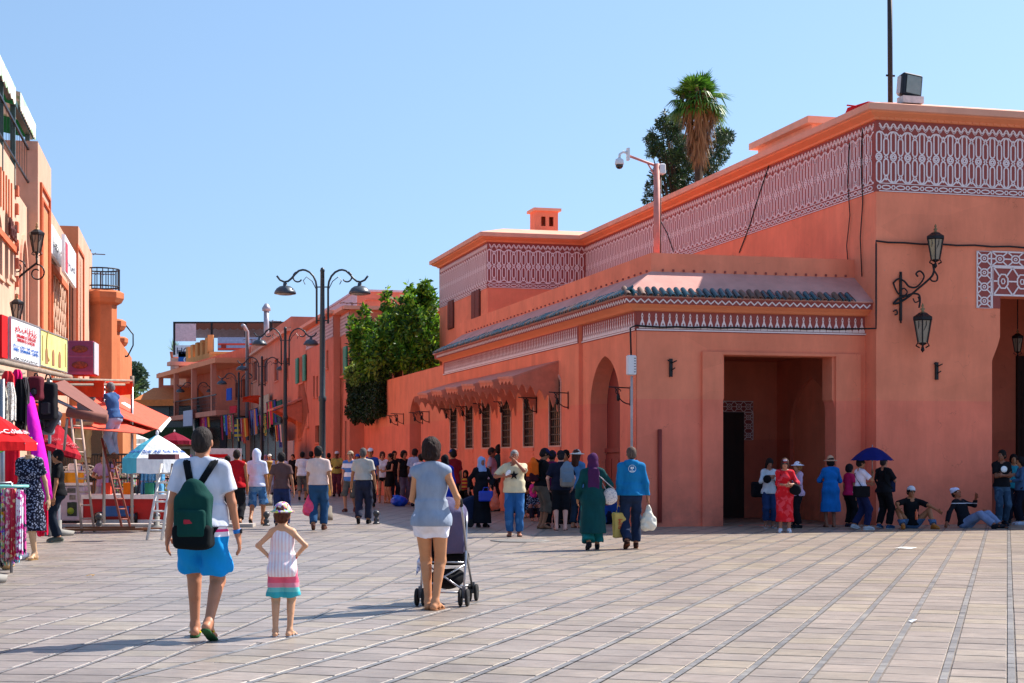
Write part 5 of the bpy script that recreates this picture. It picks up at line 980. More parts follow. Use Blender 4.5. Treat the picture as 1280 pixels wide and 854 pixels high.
def sdf_mesh(S, h, fold=0, foldf=30, seed=0, zstretch=.35):
    lo = np.full(3, 1e9); hi = -lo; bbs = []
    for p in S.add:
        if p[0] == 'c': m = max(p[3], p[4]); a = np.minimum(p[1], p[2])-m; b = np.maximum(p[1], p[2])+m
        elif p[0] == 'e': m = max(p[2]) if p[3] is not None else p[2]; a = p[1]-m; b = p[1]+m
        elif p[0] == 'k': m = max(*p[3], *p[4]); a = np.minimum(p[1], p[2])-V3(m, m, .01); b = np.maximum(p[1], p[2])+V3(m, m, .01)
        else: m = np.linalg.norm(p[2])+p[3]; a = p[1]-m; b = p[1]+m
        bbs.append((a, b)); lo = np.minimum(lo, a); hi = np.maximum(hi, b)
    pad = 3*h+fold; lo = lo-pad; n = np.ceil((hi+pad-lo)/h).astype(int)+1
    ax = [lo[i]+h*np.arange(n[i]) for i in range(3)]
    F = np.full(n, .5, dtype=np.float32)
    for p, (a, b) in zip(S.add, bbs):
        k = p[5] if p[0] in 'ckb' else p[4]
        m = k+2.2*h+fold
        i0 = np.clip(((a-m-lo)/h).astype(int), 0, n); i1 = np.clip(np.ceil((b+m-lo)/h).astype(int)+1, 0, n)
        X, Y, Z = np.meshgrid(ax[0][i0[0]:i1[0]], ax[1][i0[1]:i1[1]], ax[2][i0[2]:i1[2]], indexing='ij')
        P = np.stack((X, Y, Z), -1)
        if p[0] == 'c':
            A, B, r1, r2, _, flat = p[1:]; ab = B-A; L2 = max(ab @ ab, 1e-9)
            t = np.clip(((P-A) @ ab)/L2, 0, 1)
            d = np.linalg.norm(P-A-t[..., None]*ab, axis=-1)-(r1+(r2-r1)*t)
            if flat: u = ab/math.sqrt(L2); d = np.maximum(d, (P-B) @ u)
        elif p[0] == 'e': d = d_ell(P, p[1], p[2], p[3])
        elif p[0] == 'k':
            A, B, ra, rb = p[1:5]; t = np.clip((A[2]-Z)/(A[2]-B[2]), 0, 1)
            cx = A[0]+(B[0]-A[0])*t; cy = A[1]+(B[1]-A[1])*t; rx = ra[0]+(rb[0]-ra[0])*t; ry = ra[1]+(rb[1]-ra[1])*t
            d = (np.sqrt(((X-cx)/rx)**2+((Y-cy)/ry)**2)-1)*np.minimum(rx, ry); d = np.maximum(d, np.maximum(Z-A[2], B[2]-Z))
        else:
            q = P-p[1]
            if p[4] is not None: q = q @ p[4]
            q = np.abs(q)-p[2]; d = np.linalg.norm(np.maximum(q, 0), axis=-1)+np.minimum(q.max(-1), 0)-p[3]
        sl = tuple(slice(i0[i], i1[i]) for i in range(3)); f = F[sl]
        if k > 1e-4: hh = np.maximum(k-np.abs(f-d), 0)/k; F[sl] = np.minimum(f, d)-hh*hh*k*.25
        else: F[sl] = np.minimum(f, d)
    X, Y, Z = np.meshgrid(*ax, indexing='ij', sparse=True)
    if fold:
        q = foldf
        F += (fold*(np.sin(X*q+2.1*np.sin(Z*q*zstretch+seed)+seed)*np.sin(Y*q*.9+1.3*np.sin(Z*q*zstretch*1.7)+seed*2)+.5*np.sin(Z*q*1.1+X*q*.7+2*np.sin(Y*q*.6+seed)))).astype(np.float32)
    for c in S.cut:
        if c[0] == 'p': F = np.maximum(F, (X-c[1][0])*c[2][0]+(Y-c[1][1])*c[2][1]+(Z-c[1][2])*c[2][2])
        else:
            P = np.stack(np.broadcast_arrays(X, Y, Z), -1); F = np.maximum(F, -d_ell(P, c[1], c[2], c[3]))
    F = F.astype(np.float32)
    ins = F < 0; nx, ny, nz = n
    cnt = np.zeros((nx-1, ny-1, nz-1), np.int8)
    for i in (0, 1):
        for j in (0, 1):
            for k in (0, 1): cnt += ins[i:nx-1+i, j:ny-1+j, k:nz-1+k]
    mask = (cnt > 0) & (cnt < 8); cells = np.argwhere(mask)
    if len(cells) == 0: return np.zeros((0, 3)), np.zeros((0, 4), int)
    idx = np.full(mask.shape, -1, np.int32); idx[mask] = np.arange(len(cells))
    offs = [(i, j, k) for i in (0, 1) for j in (0, 1) for k in (0, 1)]
    val = np.stack([F[cells[:, 0]+o[0], cells[:, 1]+o[1], cells[:, 2]+o[2]] for o in offs], 1)
    acc = np.zeros((len(cells), 3)); num = np.zeros(len(cells))
    for a in range(8):
        for b in range(a+1, 8):
            oa, ob = np.array(offs[a]), np.array(offs[b])
            if abs(oa-ob).sum() != 1: continue
            va, vb = val[:, a], val[:, b]; s_ = (va < 0) != (vb < 0)
            t = np.where(s_, va/np.where(s_, va-vb, 1), 0)
            acc += s_[:, None]*(oa+t[:, None]*(ob-oa)); num += s_
    verts = lo+h*(cells+acc/num[:, None])
    quads = []
    for axn in range(3):
        o = [0, 0, 0]; o[axn] = 1
        a = ins[:nx-o[0], :ny-o[1], :nz-o[2]]; b = ins[o[0]:, o[1]:, o[2]:]
        e = np.argwhere(a != b); u, v = (axn+1) % 3, (axn+2) % 3
        ok = (e[:, u] > 0) & (e[:, v] > 0) & (e[:, u] < n[u]-1) & (e[:, v] < n[v]-1); e = e[ok]
        def cell(du, dv): q = e.copy(); q[:, u] += du; q[:, v] += dv; return idx[q[:, 0], q[:, 1], q[:, 2]]
        q = np.stack((cell(-1, -1), cell(0, -1), cell(0, 0), cell(-1, 0)), 1)
        flip = ~a[e[:, 0], e[:, 1], e[:, 2]]; q[flip] = q[flip][:, ::-1]
        quads.append(q)
    return verts, np.concatenate(quads)
def np_mesh(name, verts, quads, material):
    me = bpy.data.meshes.new(name); nv, nf = len(verts), len(quads)
    me.vertices.add(nv); me.vertices.foreach_set('co', np.asarray(verts, np.float32).ravel())
    me.loops.add(nf*4); me.loops.foreach_set('vertex_index', quads.astype(np.int32).ravel())
    me.polygons.add(nf); me.polygons.foreach_set('loop_start', np.arange(0, nf*4, 4, dtype=np.int32))
    me.polygons.foreach_set('use_smooth', np.ones(nf, bool)); me.materials.append(material); me.update(calc_edges=True); me.validate()
    return me
def grow(name, S, h, material, parent, **kw):
    v, q = sdf_mesh(S, h, **kw)
    if len(v) == 0: return None
    return link_mesh(name, np_mesh(name, v, q, material), parent)
def unit(v): v = np.asarray(v, float); return v/max(np.linalg.norm(v), 1e-9)
def rxyz(rx=0, ry=0, rz=0): return np.array(rotm(rx, ry, rz))
def ik(a, b, l1, l2, pole):
    d = b-a; L = np.linalg.norm(d)
    if L > (l1+l2)*.995: b = a+d/L*(l1+l2)*.995; d = b-a; L = np.linalg.norm(d)
    u = d/L; x = (l1*l1-l2*l2+L*L)/(2*L); hh = math.sqrt(max(l1*l1-x*x, 0))
    p = np.asarray(pole, float); p = p-u*(p @ u); p = unit(p)
    return a+u*x+p*hh, b
SKIN = {}
def skin_mat(c):
    m = mat('skin '+c, c, rough=.5, vary=.07, scale=9, bump=.05, bscale=90, spec=.35)
    return m
ARM = {  # hand position, elbow pole for the right side (x outwards), upright adult of 1.75 m
 'down': ((.25, .04, .80), (.3, -1, 0)), 'fwd': ((.23, .20, .84), (.2, -1, 0)), 'back': ((.25, -.14, .82), (.3, -1, 0)),
 'hip': ((.165, -.01, 1.02), (1, -.25, 0)), 'hold': ((.10, .27, 1.12), (.8, -.6, -.3)), 'phone': ((.04, .24, 1.27), (.8, -.3, -.6)),
 'face': ((.03, .13, 1.50), (.7, .3, -1)), 'push': ((.20, .33, 1.06), (.5, -1, -.2)), 'bag': ((.22, .02, .84), (.4, -1, 0)),
 'up': ((.15, .25, 1.75), (1, 0, -.5)), 'cross': ((-.06, .20, 1.16), (.8, -.3, -.5)), 'out': ((.42, .12, 1.02), (.3, -1, -.3))}
def person(loc, H=1.75, head=0, label='', fem=0, fat=0, skin='#b87a58', hair=('short', '#1d1613'), hat=None, top=('tee', '#ffffff'), bottom=('trousers', '#22304a'),
           shoes=('shoe', '#222222'), armL='down', armR='down', step=0, lead=1, feet=None, pelvis=None, lean=0, side=0, yaw=0, nod=0, res=.018, face=False,
           scarf=None, layer=None, child=False, poles=None, kneepole=None, group=None, fold=.0065, hipshift=0, twist=0, z=0, extras=None):
    root = empty('person', (loc[0], loc[1], z), R(head), label, 'person', group)
    s = H/1.75; h = res
    J = {}
    pz = .94-.10*(step*step)
    P0 = V3(*(pelvis if pelvis is not None else (hipshift, 0, pz)))
    T = rxyz(-R(lean), R(side), R(twist)); up = lambda x, y, z_: P0+T @ V3(x, y, z_)
    hs = 1.32 if child else 1.06; sh = (.172+fat*.02) if not fem else .152
    if child: sh = .135
    J['chest'] = up(0, 0, .33); J['neck'] = up(0, -.015, .525); hd = J['neck']+T @ V3(0, .02+.03*nod, .15*(1 if not child else 1.12))
    Hr = T @ rxyz(-R(nod*25), 0, R(yaw)); J['head'] = hd; J['Hr'] = Hr
    for sd, key in ((1, 'R'), (-1, 'L')):
        S0 = up(sd*sh, -.01, .462); a = armR if sd > 0 else armL
        if isinstance(a, str): tgt, pole = ARM[a]; tgt = V3(tgt[0]*sd, tgt[1], tgt[2]); pole = V3(pole[0]*sd, pole[1], pole[2]); tgt = (tgt-V3(0, 0, .94)); tgt = P0+T @ tgt if lean < 30 else P0+tgt
        else:
            tgt, pole = V3(*a[0]), V3(*a[1])
        ul, fl = (.285, .255) if not child else (.26, .235)
        el, wr = ik(S0, tgt, ul, fl, pole); J['sh'+key] = S0; J['el'+key] = el; J['wr'+key] = wr
        Hp = P0+T @ V3(sd*.088, 0, -.03)
        if feet is not None: f = feet[0 if sd > 0 else 1]; an = V3(*f[0]); toe = unit(V3(*f[1]))
        else:
            ph = step*(1 if (sd > 0) == (lead > 0) else -1)
            if ph >= 0: an = V3(sd*.095, ph*.42, .085+.02*ph); toe = unit((sd*.15, 1, .12*ph))
            else: an = V3(sd*.09, ph*.50, .085-ph*.16); toe = unit((sd*.12, 1, ph*1.1))
        kp = V3(sd*.12, 1, 0) if kneepole is None else V3(*kneepole[0 if sd > 0 else 1])
        kn, an = ik(Hp, an, .43, .425, kp); J['hp'+key] = Hp; J['kn'+key] = kn; J['an'+key] = an; J['toe'+key] = toe
    f1 = 1+fat*.35; hipw = (.150 if not fem else .158)*f1; wst = (.125 if not fem else .108)*(1+fat*.6); chs = (.150 if not fem else .132)*(1+fat*.25)
    if child: hipw, wst, chs = .135, .128, .125
    def torso(S, o=0, kk=.05):
        S.ell(up(0, -.005, -.01), (hipw+o, .10*f1+o, .115+o), kk, T); S.ell(up(0, 0, .14), (wst+o, .088*(1+fat*1.0)+o, .16+o), kk, T)
        S.ell(up(0, 0, .34), (chs+o, .10*(1+fat*.4)+o, .19+o), kk, T)
        if fem: 
            for sd in (1, -1): S.ell(up(sd*.065, .075, .32), (.055+o, .05+o, .055+o), .03, T)
        for sd, key in ((1, 'R'), (-1, 'L')): S.cone(up(sd*.05, -.02, .49), J['sh'+key], .048+o, .047+o, .05)
        for sd in (1, -1): S.ell(P0+T @ V3(sd*.07, -.055, -.04), (.085+o, .075+o, .09+o), .04, T)
        return S
    def leg(S, key, o=0, t0=0, t1=2, widen=0, flat=True, straight=0):
        a, b, c = J['hp'+key], J['kn'+key], J['an'+key]; lr = [.088*f1, .056*(1+fat*.2), .036]
        if t1 <= 1: S.cone(a, a+(b-a)*t1, lr[0]+o, lr[0]+(lr[1]-lr[0])*t1*(1-straight)+o+widen*t1, .035, flat)
        else:
            S.cone(a, b, lr[0]+o, lr[1]+o+widen*.5, .035); u = t1-1
            S.cone(b, b+(c-b)*u, lr[1]+o+widen*.5, lr[1]+(lr[2]-lr[1])*u+o+widen, .03, flat)
        return S
    def arm(S, key, o=0, t1=2, flat=True, wide=0):
        a, b, c = J['sh'+key], J['el'+key], J['wr'+key]; ar = [.047*(1+fat*.3), .036, .025] if not (fem or child) else [.040*(1+fat*.3), .032, .022]
        if t1 <= 1: S.cone(a, a+(b-a)*t1, ar[0]+o, ar[0]+(ar[1]-ar[0])*t1+o+wide, .035, flat)
        else: S.cone(a, b, ar[0]+o, ar[1]+o, .035); u = t1-1; S.cone(b, b+(c-b)*u, ar[1]+o, ar[1]+(ar[2]-ar[1])*u+o+wide, .02, flat)
        return S
    # ---- body, one continuous skin
    B = Shape(); torso(B)
    for sd in (1, -1): B.cone(up(sd*.03, -.025, .54), up(sd*.12, -.02, .472), .030, .038, .05)
    B.cone(J['neck']-T @ V3(0, 0, .03), hd+T @ V3(0, -.02, -.05), .052 if not fem else .045, .05 if not fem else .042, .03)
    hr = hs; Hv = lambda x, y, z_: hd+Hr @ (V3(x, y, z_)*hr)
    B.ell(Hv(0, -.012, .03), (.073*hr, .088*hr, .085*hr), .02, Hr); B.ell(Hv(0, .018, -.035), (.056*hr, .068*hr, .078*hr), .03, Hr)
    B.cone(Hv(0, .085, .012), Hv(0, .103, -.018), .010*hr, .015*hr, .014)
    B.ell(Hv(0, .072, -.055), (.026*hr, .018*hr, .012*hr), .012, Hr); B.ell(Hv(0, .062, -.092), (.022*hr, .02*hr, .018*hr), .02, Hr)
    B.ell(Hv(0, .07, .035), (.05*hr, .02*hr, .012*hr), .015, Hr)
    for sd in (1, -1): B.ell(Hv(sd*.075, -.012, -.005), (.011*hr, .02*hr, .03*hr), .006, Hr)
    fine = h <= .021
    for key in 'RL':
        sd = 1 if key == 'R' else -1
        leg(B, key, flat=False); arm(B, key, flat=False)
        a, b, c = J['hp'+key], J['kn'+key], J['an'+key]; bk = unit(np.cross(np.cross(b-a, V3(0, 1, 0)+1e-6), b-a)) if False else -J['toe'+key]
        w = c-b; bk = bk-unit(w)*(bk @ unit(w)); bk = unit(bk)
        B.cone(b+w*.18+bk*.018, b+w*.42+bk*.016, .046, .036, .03)
        toe = J['toe'+key]; side_ = unit(np.cross(toe, V3(0, 0, 1))); upv = np.cross(side_, toe); an = c
        heel = an-toe*.045-upv*.05; ball = an+toe*.125-upv*.058
        B.cone(an-upv*.0, heel, .036, .032, .02); B.cone(an, ball, .034, .026, .03); B.cone(heel, ball, .028, .026, .03)
        for q in range(5):
            oo = (q-2)*.016*sd; B.cone(ball+side_*oo, ball+side_*oo*1.1+toe*(.055-.008*abs(q-1)), .015, .011-.001*q, .008)
        # hand: palm, four fingers, thumb
        wr = J['wr'+key]; f = unit(wr-J['el'+key]); dn = V3(0, 0, -1)
        a_ = armR if sd > 0 else armL
        if isinstance(a_, str) and a_ in ('down', 'fwd', 'back', 'bag'): f = unit(f*.6+dn*.4)
        inward = T @ V3(-sd, 0, 0)
        if abs(f @ inward) > .8: inward = T @ V3(0, -1, 0)
        nrm = unit(inward-f*(inward @ f)); wv = unit(np.cross(f, nrm)*(-sd))   # wv towards the thumb side (front)
        if wv @ (T @ V3(0, 1, .3)) < 0: wv = -wv
        hsz = 1.12 if fine else 1.25
        pc = wr+f*.05*hsz; B.ell(pc, (.042*hsz, .017*hsz, .05*hsz), .014, np.stack((wv, nrm, f), 1)); B.cone(wr-f*.02, wr+f*.02, .026, .026, .015)
        J['palm'+key] = pc+nrm*.02+f*.03
        curl = .9 if (isinstance(a_, str) and a_ in ('bag', 'hold', 'push', 'phone', 'face')) else .42
        for q in range(4):
            L_ = (.038, .043, .040, .032)[q]*hsz; r_ = (.0092, .0095, .0092, .0082)[q]*(1 if fine else 1.4); base = wr+f*.086*hsz+wv*((1.5-q)*.0205*hsz)
            c1 = curl*(.75+.12*q); d1 = f*math.cos(c1*.6)+nrm*math.sin(c1*.6); d2 = f*math.cos(c1*1.7)+nrm*math.sin(c1*1.7)
            k1 = base+d1*L_; k2 = k1+d2*L_*.95; B.cone(base-f*.015, k1, r_*1.08, r_, .006); B.cone(k1, k2, r_, r_*.85, .004)
        tb = wr+f*.03*hsz+wv*.030*hsz; tk = tb+unit(f*.7+wv*.8+nrm*.35)*.042*hsz; B.cone(tb, tk, .013, .0105, .012); B.cone(tk, tk+unit(f+wv*.25+nrm*.4)*.032*hsz, .0105, .0088, .004)
    cov = None
    body = grow('body', B, h, skin_mat(skin), root)
    objs = [body]
    def g(name, S, col, fo=fold, kw=None, hh=None):
        m = col if not isinstance(col, (str, tuple)) else (cloth(col) if isinstance(col, str) else cloth(*col))
        o = grow(name, S, hh or h, m, root, fold=fo, **(kw or {'foldf': 26, 'seed': len(objs)+H*7})); objs.append(o); return o
    # ---- bottoms
    if bottom:
        bt, bc = bottom[0], bottom[1]; S = Shape(); o = .016
        if bt in ('trousers', 'wide', 'shorts', 'capri', 'skinny', 'hotpants', 'ankle'):
            t1 = {'trousers': 1.93, 'wide': 1.9, 'shorts': .93, 'capri': 1.45, 'skinny': 1.95, 'hotpants': .36, 'ankle': 1.85}[bt]
            if len(bottom) > 2: t1 = bottom[2]
            wd = {'trousers': .026, 'wide': .06, 'shorts': .04, 'capri': .03, 'skinny': .004, 'hotpants': .008, 'ankle': .015}[bt]
            for key in 'RL': leg(S, key, o, t1=t1, widen=wd, straight=.5 if t1 <= 1 else 0)
            S.ell(up(0, -.005, -.01), (hipw+o, .105*f1+o, .12), .04, T)
            for sd in (1, -1): S.ell(P0+T @ V3(sd*.07, -.055, -.04), (.085+o, .075+o, .09+o), .04, T)
            S.ell(up(0, 0, .08), (wst+.012+o, .09*(1+fat*.8)+o, .08), .04, T)
            S.plane(up(0, 0, .09), T @ V3(0, 0, 1)); g('trousers' if t1 > 1.2 else 'shorts', S, bc)
        elif bt == 'skirt':
            zb = bottom[2]; S.skirt(up(0, 0, .1), V3(P0[0], P0[1]+.02, zb), (wst+.02, .10), (.24, .2)); g('skirt', S, bc, .008, {'foldf': 22, 'zstretch': .05})
    # ---- tops
    if top:
        tt, tcc = top[0], top[1]; S = Shape(); o = .012+fold*.6+.01*(tt in ('jacket', 'dress', 'robe', 'abaya')); sl = {'tee': .62, 'tank': 0, 'long': 1.92, 'jacket': 1.95, 'dress': .55, 'robe': 1.93, 'abaya': 1.9, 'poloslv': .7, 'shirt': .66, 'vest': 0, 'rolled': 1.45, 'camisole': 0}[tt]
        hem = -.06 if tt not in ('dress', 'robe', 'abaya') else None; tuck = False
        if len(top) > 2: hem = top[2]
        if hem is not None and hem > .05: tuck = True
        if len(top) > 3 and top[3] is not None: sl = top[3]
        S.ell(up(0, 0, .14), (wst+.022+o, .092*(1+fat*1.0)+o+.012, .17), .05, T); S.ell(up(0, -.003, .33), (chs+.012+o, .105*(1+fat*.4)+o, .19), .05, T)
        if fem:
            for sd in (1, -1): S.ell(up(sd*.065, .075, .32), (.055+o, .05+o, .055+o), .04, T)
        if tt == 'camisole' or tt == 'tank':
            for sd in (1, -1): S.cone(up(sd*.055, -.02, .49), up(sd*(sh-.035), -.01, .475), .052, .050, .04)
        else:
            for key in 'RL': sd = 1 if key == 'R' else -1; S.cone(up(sd*.05, -.02, .492), J['sh'+key]+T @ V3(-sd*.006, 0, -.004), .046+o*.7, .045+o*.7, .05)
        for sd in (1, -1):
            if tt != 'camisole': S.cone(up(sd*.035, -.025, .535), up(sd*.135, -.014, .468), .034+o*.9, (.042 if tt != 'vest' else .05)+o*.9, .04)
        if sl > 0:
            for key in 'RL': arm(S, key, o*.8, t1=sl, wide=.018 if sl < 1 else .008)
        if tt in ('dress', 'robe', 'abaya'):
            zb = hem if hem is not None else .3
            r = (.25, .21) if tt != 'abaya' else (.26, .25); r = (r[0]*(1+fat*.3), r[1]*(1+fat*.3)) if len(top) < 5 else top[4]
            zz = 0 if tt != 'abaya' else 0
            S.skirt(up(0, 0, .16), V3(P0[0], P0[1]+.02*step, zb), (wst+.03+o, .10*f1+o), (r[0], r[1]+.22*step), .06)
            for key in 'RL': leg(S, key, .03, t1=1.9, flat=False); S.ell(up(0, -.02, -.02), (hipw+.03, .13*f1, .15), .06, T)
            S.plane((0, 0, zb), (0, 0, -1)) if tt != 'x' else None
            fo = .008
        else:
            S.skirt(up(0, 0, .16), up(0, 0, hem), (wst+.024+o, .095*f1+o+.008), (hipw+.024+o, .118*f1+o+.014), .05)
            if not tuck:
                S.ell(up(0, -.005, -.01), (hipw+.022+o, .105*f1+.022+o, .12), .04, T)
                for sd in (1, -1): S.ell(P0+T @ V3(sd*.07, -.055, -.04), (.085+.02+o, .075+.022+o, .09+o), .04, T)
            if child: pass
            S.plane(up(0, 0, hem), T @ V3(0, 0, -1)); fo = fold
        S.plane(J['neck']+T @ V3(0, -.02, .032), T @ V3(0, 0.45, 1))
        S.minus(J['neck']+T @ V3(0, .085 if tt != 'camisole' else .0, .045), (.06, .07, .06) if tt != 'camisole' else (.07, .12, .06), T)
        for sd in (1, -1):
            pass
        if tt in ('camisole', 'tank', 'vest'): 
            pass
        g({'tee': 'shirt', 'tank': 'top', 'long': 'pullover', 'jacket': 'jacket', 'dress': 'dress', 'robe': 'robe', 'abaya': 'robe', 'shirt': 'shirt', 'vest': 'top', 'rolled': 'shirt', 'camisole': 'top', 'poloslv': 'shirt'}[tt], S, tcc, fo, {'foldf': 24 if fo < .006 else 20, 'seed': H*9, 'zstretch': .3 if fo < .006 else .06})
    if layer: layer(dict(g=g, Shape=Shape, up=up, J=J, T=T, arm=arm, wst=wst, chs=chs, P0=P0, hipw=hipw))
    # ---- shoes
    if shoes:
        for key in 'RL':
            toe = J['toe'+key]; side_ = unit(np.cross(toe, V3(0, 0, 1))); upv = np.cross(side_, toe); an = J['an'+key]; c = an-upv*.072+toe*.055
            S = Shape(); Rm = np.stack((side_, toe, upv), 1)
            if shoes[0] == 'shoe':
                S.cone(an-toe*.045-upv*.045, an+toe*.13-upv*.052, .042, .036, .03); S.cone(an, an+toe*.1-upv*.045, .046, .034, .03); S.cone(an+toe*.12-upv*.054, an+toe*.17-upv*.058, .037, .028, .02)
                S.plane(an+upv*.015, upv); S.plane(an-upv*.082, -upv); g('shoe', S, shoes[1], 0)
                S = Shape(); S.cone(an-toe*.05-upv*.075, an+toe*.165-upv*.078, .042, .036, .0); S.plane(an-upv*.068, upv); S.plane(an-upv*.087, -upv); g('sole', S, shoes[2] if len(shoes) > 2 else shoes[1], 0)
            else:
                S.cone(an-toe*.045-upv*.08, an+toe*.06-upv*.08, .040, .038, .0); S.cone(an+toe*.06-upv*.08, an+toe*.155-upv*.08, .038, .046, .02); S.plane(an-upv*.072, upv); S.plane(an-upv*.092, -upv); g('sole', S, shoes[1], 0)
                S = Shape(); q = an+toe*.10-upv*.055
                for w_ in (1, -1): S.cone(q+toe*.03+upv*.02, an+toe*.02+side_*w_*.044-upv*.062, .008, .009, .004)
                if shoes[0] == 'sandal':
                    for w_ in (1, -1): S.cone(an+toe*.10+side_*w_*.044-upv*.06, an+toe*.10-upv*.018, .011, .011, .004); S.cone(an-toe*.06-upv*.02, an+side_*w_*.045-upv*.01, .008, .008, .003)
                g('strap', S, shoes[2] if len(shoes) > 2 else shoes[1], 0, hh=min(h, .012))
    # ---- hair, hats, scarves
    def HE(x, y, z_): return Hv(x, y, z_)
    if hair and not scarf:
        S = Shape(); ht, hc = hair[0], hair[1]
        if ht != 'bald':
            o = {'crop': .006, 'short': .013, 'bob': .02, 'long': .018, 'bun': .014, 'curly': .03}[ht]
            S.ell(HE(0, -.014, .034), ((.073+o)*hr, (.088+o)*hr, (.085+o)*hr), .02, Hr)
            S.ell(HE(0, -.05, -.02), ((.064+o)*hr, (.048+o)*hr, (.06+o*.5)*hr), .03, Hr)
            if ht == 'bob': S.ell(HE(0, -.03, -.045), (.088*hr, .07*hr, .062*hr), .03, Hr)
            if ht == 'long': S.ell(HE(0, -.045, -.05), (.09*hr, .06*hr, .10*hr), .04, Hr); S.ell(HE(0, -.075, -.16), (.09*hr, .045*hr, .12*hr), .04, Hr)
            if ht == 'bun': S.ell(HE(0, -.10, .07), (.042*hr, .04*hr, .042*hr), .015, Hr)
            if ht == 'curly': S.ell(HE(0, -.03, -.02), (.1*hr, .08*hr, .09*hr), .03, Hr)
            S.minus(HE(0, .10, -.045), (.072*hr, .075*hr, .105*hr), Hr); S.plane(HE(0, 0, -.085 if ht in ('short', 'crop') else -.35), Hr @ V3(0, 0, -1)) if ht != 'bob' else S.plane(HE(0, 0, -.095), Hr @ V3(0, .0, -1))
            if ht in ('crop', 'short', 'bun'): S.plane(HE(0, .01, -.045), Hr @ V3(0, .7, -.7))
            hm = mat('hair '+hc, hc, rough=.7, vary=.55, scale=55, bump=.8, bscale=90, spec=.2, stretch=(1, 1, .2))
            g('hair', S, hm, .0035 if ht not in ('crop',) else 0, {'foldf': 90, 'zstretch': .1}, hh=min(h, .014) if fine else h)
    if scarf:
        S = Shape(); long_ = scarf[1] if len(scarf) > 1 else .2
        S.ell(HE(0, -.018, .03), (.094*hr, .108*hr, .104*hr), .03, Hr); S.ell(HE(0, -.02, -.07), (.088*hr, .094*hr, .09*hr), .04, Hr)
        S.cone(HE(0, -.01, -.10), J['neck']+T @ V3(0, .01, -.03), .085, .10, .04); S.ell(J['neck']+T @ V3(0, 0, -.07), (.15, .12, .10), .05, T)
        if long_ > .25:
            S.box(J['neck']+T @ V3(0, -.105, -long_/2), (.085, .012, long_/2), .015, .03, T)
        S.minus(HE(0, .115, -.02), (.058*hr, .06*hr, .082*hr), Hr)
        g('headscarf', S, scarf[0], .005, {'foldf': 34, 'seed': 3})
    if hat:
        S = Shape(); kind = hat[0]
        if kind == 'cap':
            S.ell(HE(0, -.008, .045), (.086*hr, .098*hr, .086*hr), .01, Hr); S.plane(HE(0, 0, .032), Hr @ V3(0, 0, -1)); g('hat', S, hat[1], 0)
            S = Shape(); sg = hat[2] if len(hat) > 2 else 1; S.ell(HE(0, sg*.10, .036), (.068*hr, .075*hr, .010*hr), 0, Hr); g('visor', S, hat[1], 0, hh=min(h, .012))
        elif kind in ('brim', 'bucket', 'straw'):
            br = {'brim': .165, 'bucket': .125, 'straw': .18}[kind]
            S.ell(HE(0, -.008, .05), (.088*hr, .1*hr, (.088 if kind != 'straw' else .115)*hr), .02, Hr); S.ell(HE(0, -.0, .035), (br*hr, (br+.01)*hr, .016*hr), .03, Hr)
            S.plane(HE(0, 0, .022), Hr @ V3(0, 0, -1)); g('hat', S, hat[1], 0, hh=min(h, .014))
        elif kind == 'wrap':
            S.ell(HE(0, -.012, .05), (.09*hr, .1*hr, .08*hr), .02, Hr); S.ell(HE(.05, -.05, .10), (.05, .04, .035), .03, Hr); S.plane(HE(0, 0, .02), Hr @ V3(0, .3, -1)); g('headwrap', S, hat[1], .004)
        elif kind == 'hood':
            S.ell(HE(0, -.02, .02), (.095*hr, .11*hr, .115*hr), .03, Hr); S.cone(HE(0, -.03, -.06), J['neck'], .09, .095, .04); S.minus(HE(0, .12, -.02), (.06*hr, .06*hr, .09*hr), Hr); g('hood', S, hat[1], .004)
    if face:
        em = mat('eye white', '#e8e2da', rough=.3, vary=.02); im = mat('eye dark', '#140c08', rough=.3, vary=.02); lm = mat('lip', '#8a4238', rough=.5)
        for sd in (1, -1):
            m = MB().use(em); c = HE(sd*.03, .064, .008); Rq = Matrix(Hr.tolist()); m.ball(c, (.013*hr, .009*hr, .008*hr), 8, 6, Rq); m.use(im); m.ball(HE(sd*.03, .071, .008), (.006*hr, .004*hr, .007*hr), 6, 4, Rq)
            m.ball(HE(sd*.031, .074, .027), (.017*hr, .004*hr, .004*hr), 6, 4, Rq); m.build('eye', None, root)
        m = MB().use(lm); m.ball(HE(0, .089, -.055), (.021*hr, .005*hr, .006*hr), 8, 6, Matrix(Hr.tolist())); m.build('mouth', None, root)
        if face == 'shades':
            m = MB().use(mat('dark glasses', '#0c0a0a', rough=.15, vary=.02, spec=.6)); 
            for sd in (1, -1): m.ball(HE(sd*.032, .083, .012), (.028*hr, .006*hr, .02*hr), 10, 6, Matrix(Hr.tolist())); m.tube([HE(sd*.055, .08, .018), HE(sd*.08, 0, .012)], .003, 4)
            m.build('sunglasses', None, root)
    if extras: extras(dict(g=g, Shape=Shape, up=up, J=J, T=T, HE=HE, Hr=Hr, root=root, P0=P0, arm=arm))
    if s != 1: root.scale = (s, s, s)
    return root, J
def held(root, J, key):
    """the point in the place where a figure's hand is"""
    p = Vector(J[key])*root.scale[0]; return root.location + (Matrix.Rotation(root.rotation_euler.z, 3, 'Z') @ p)
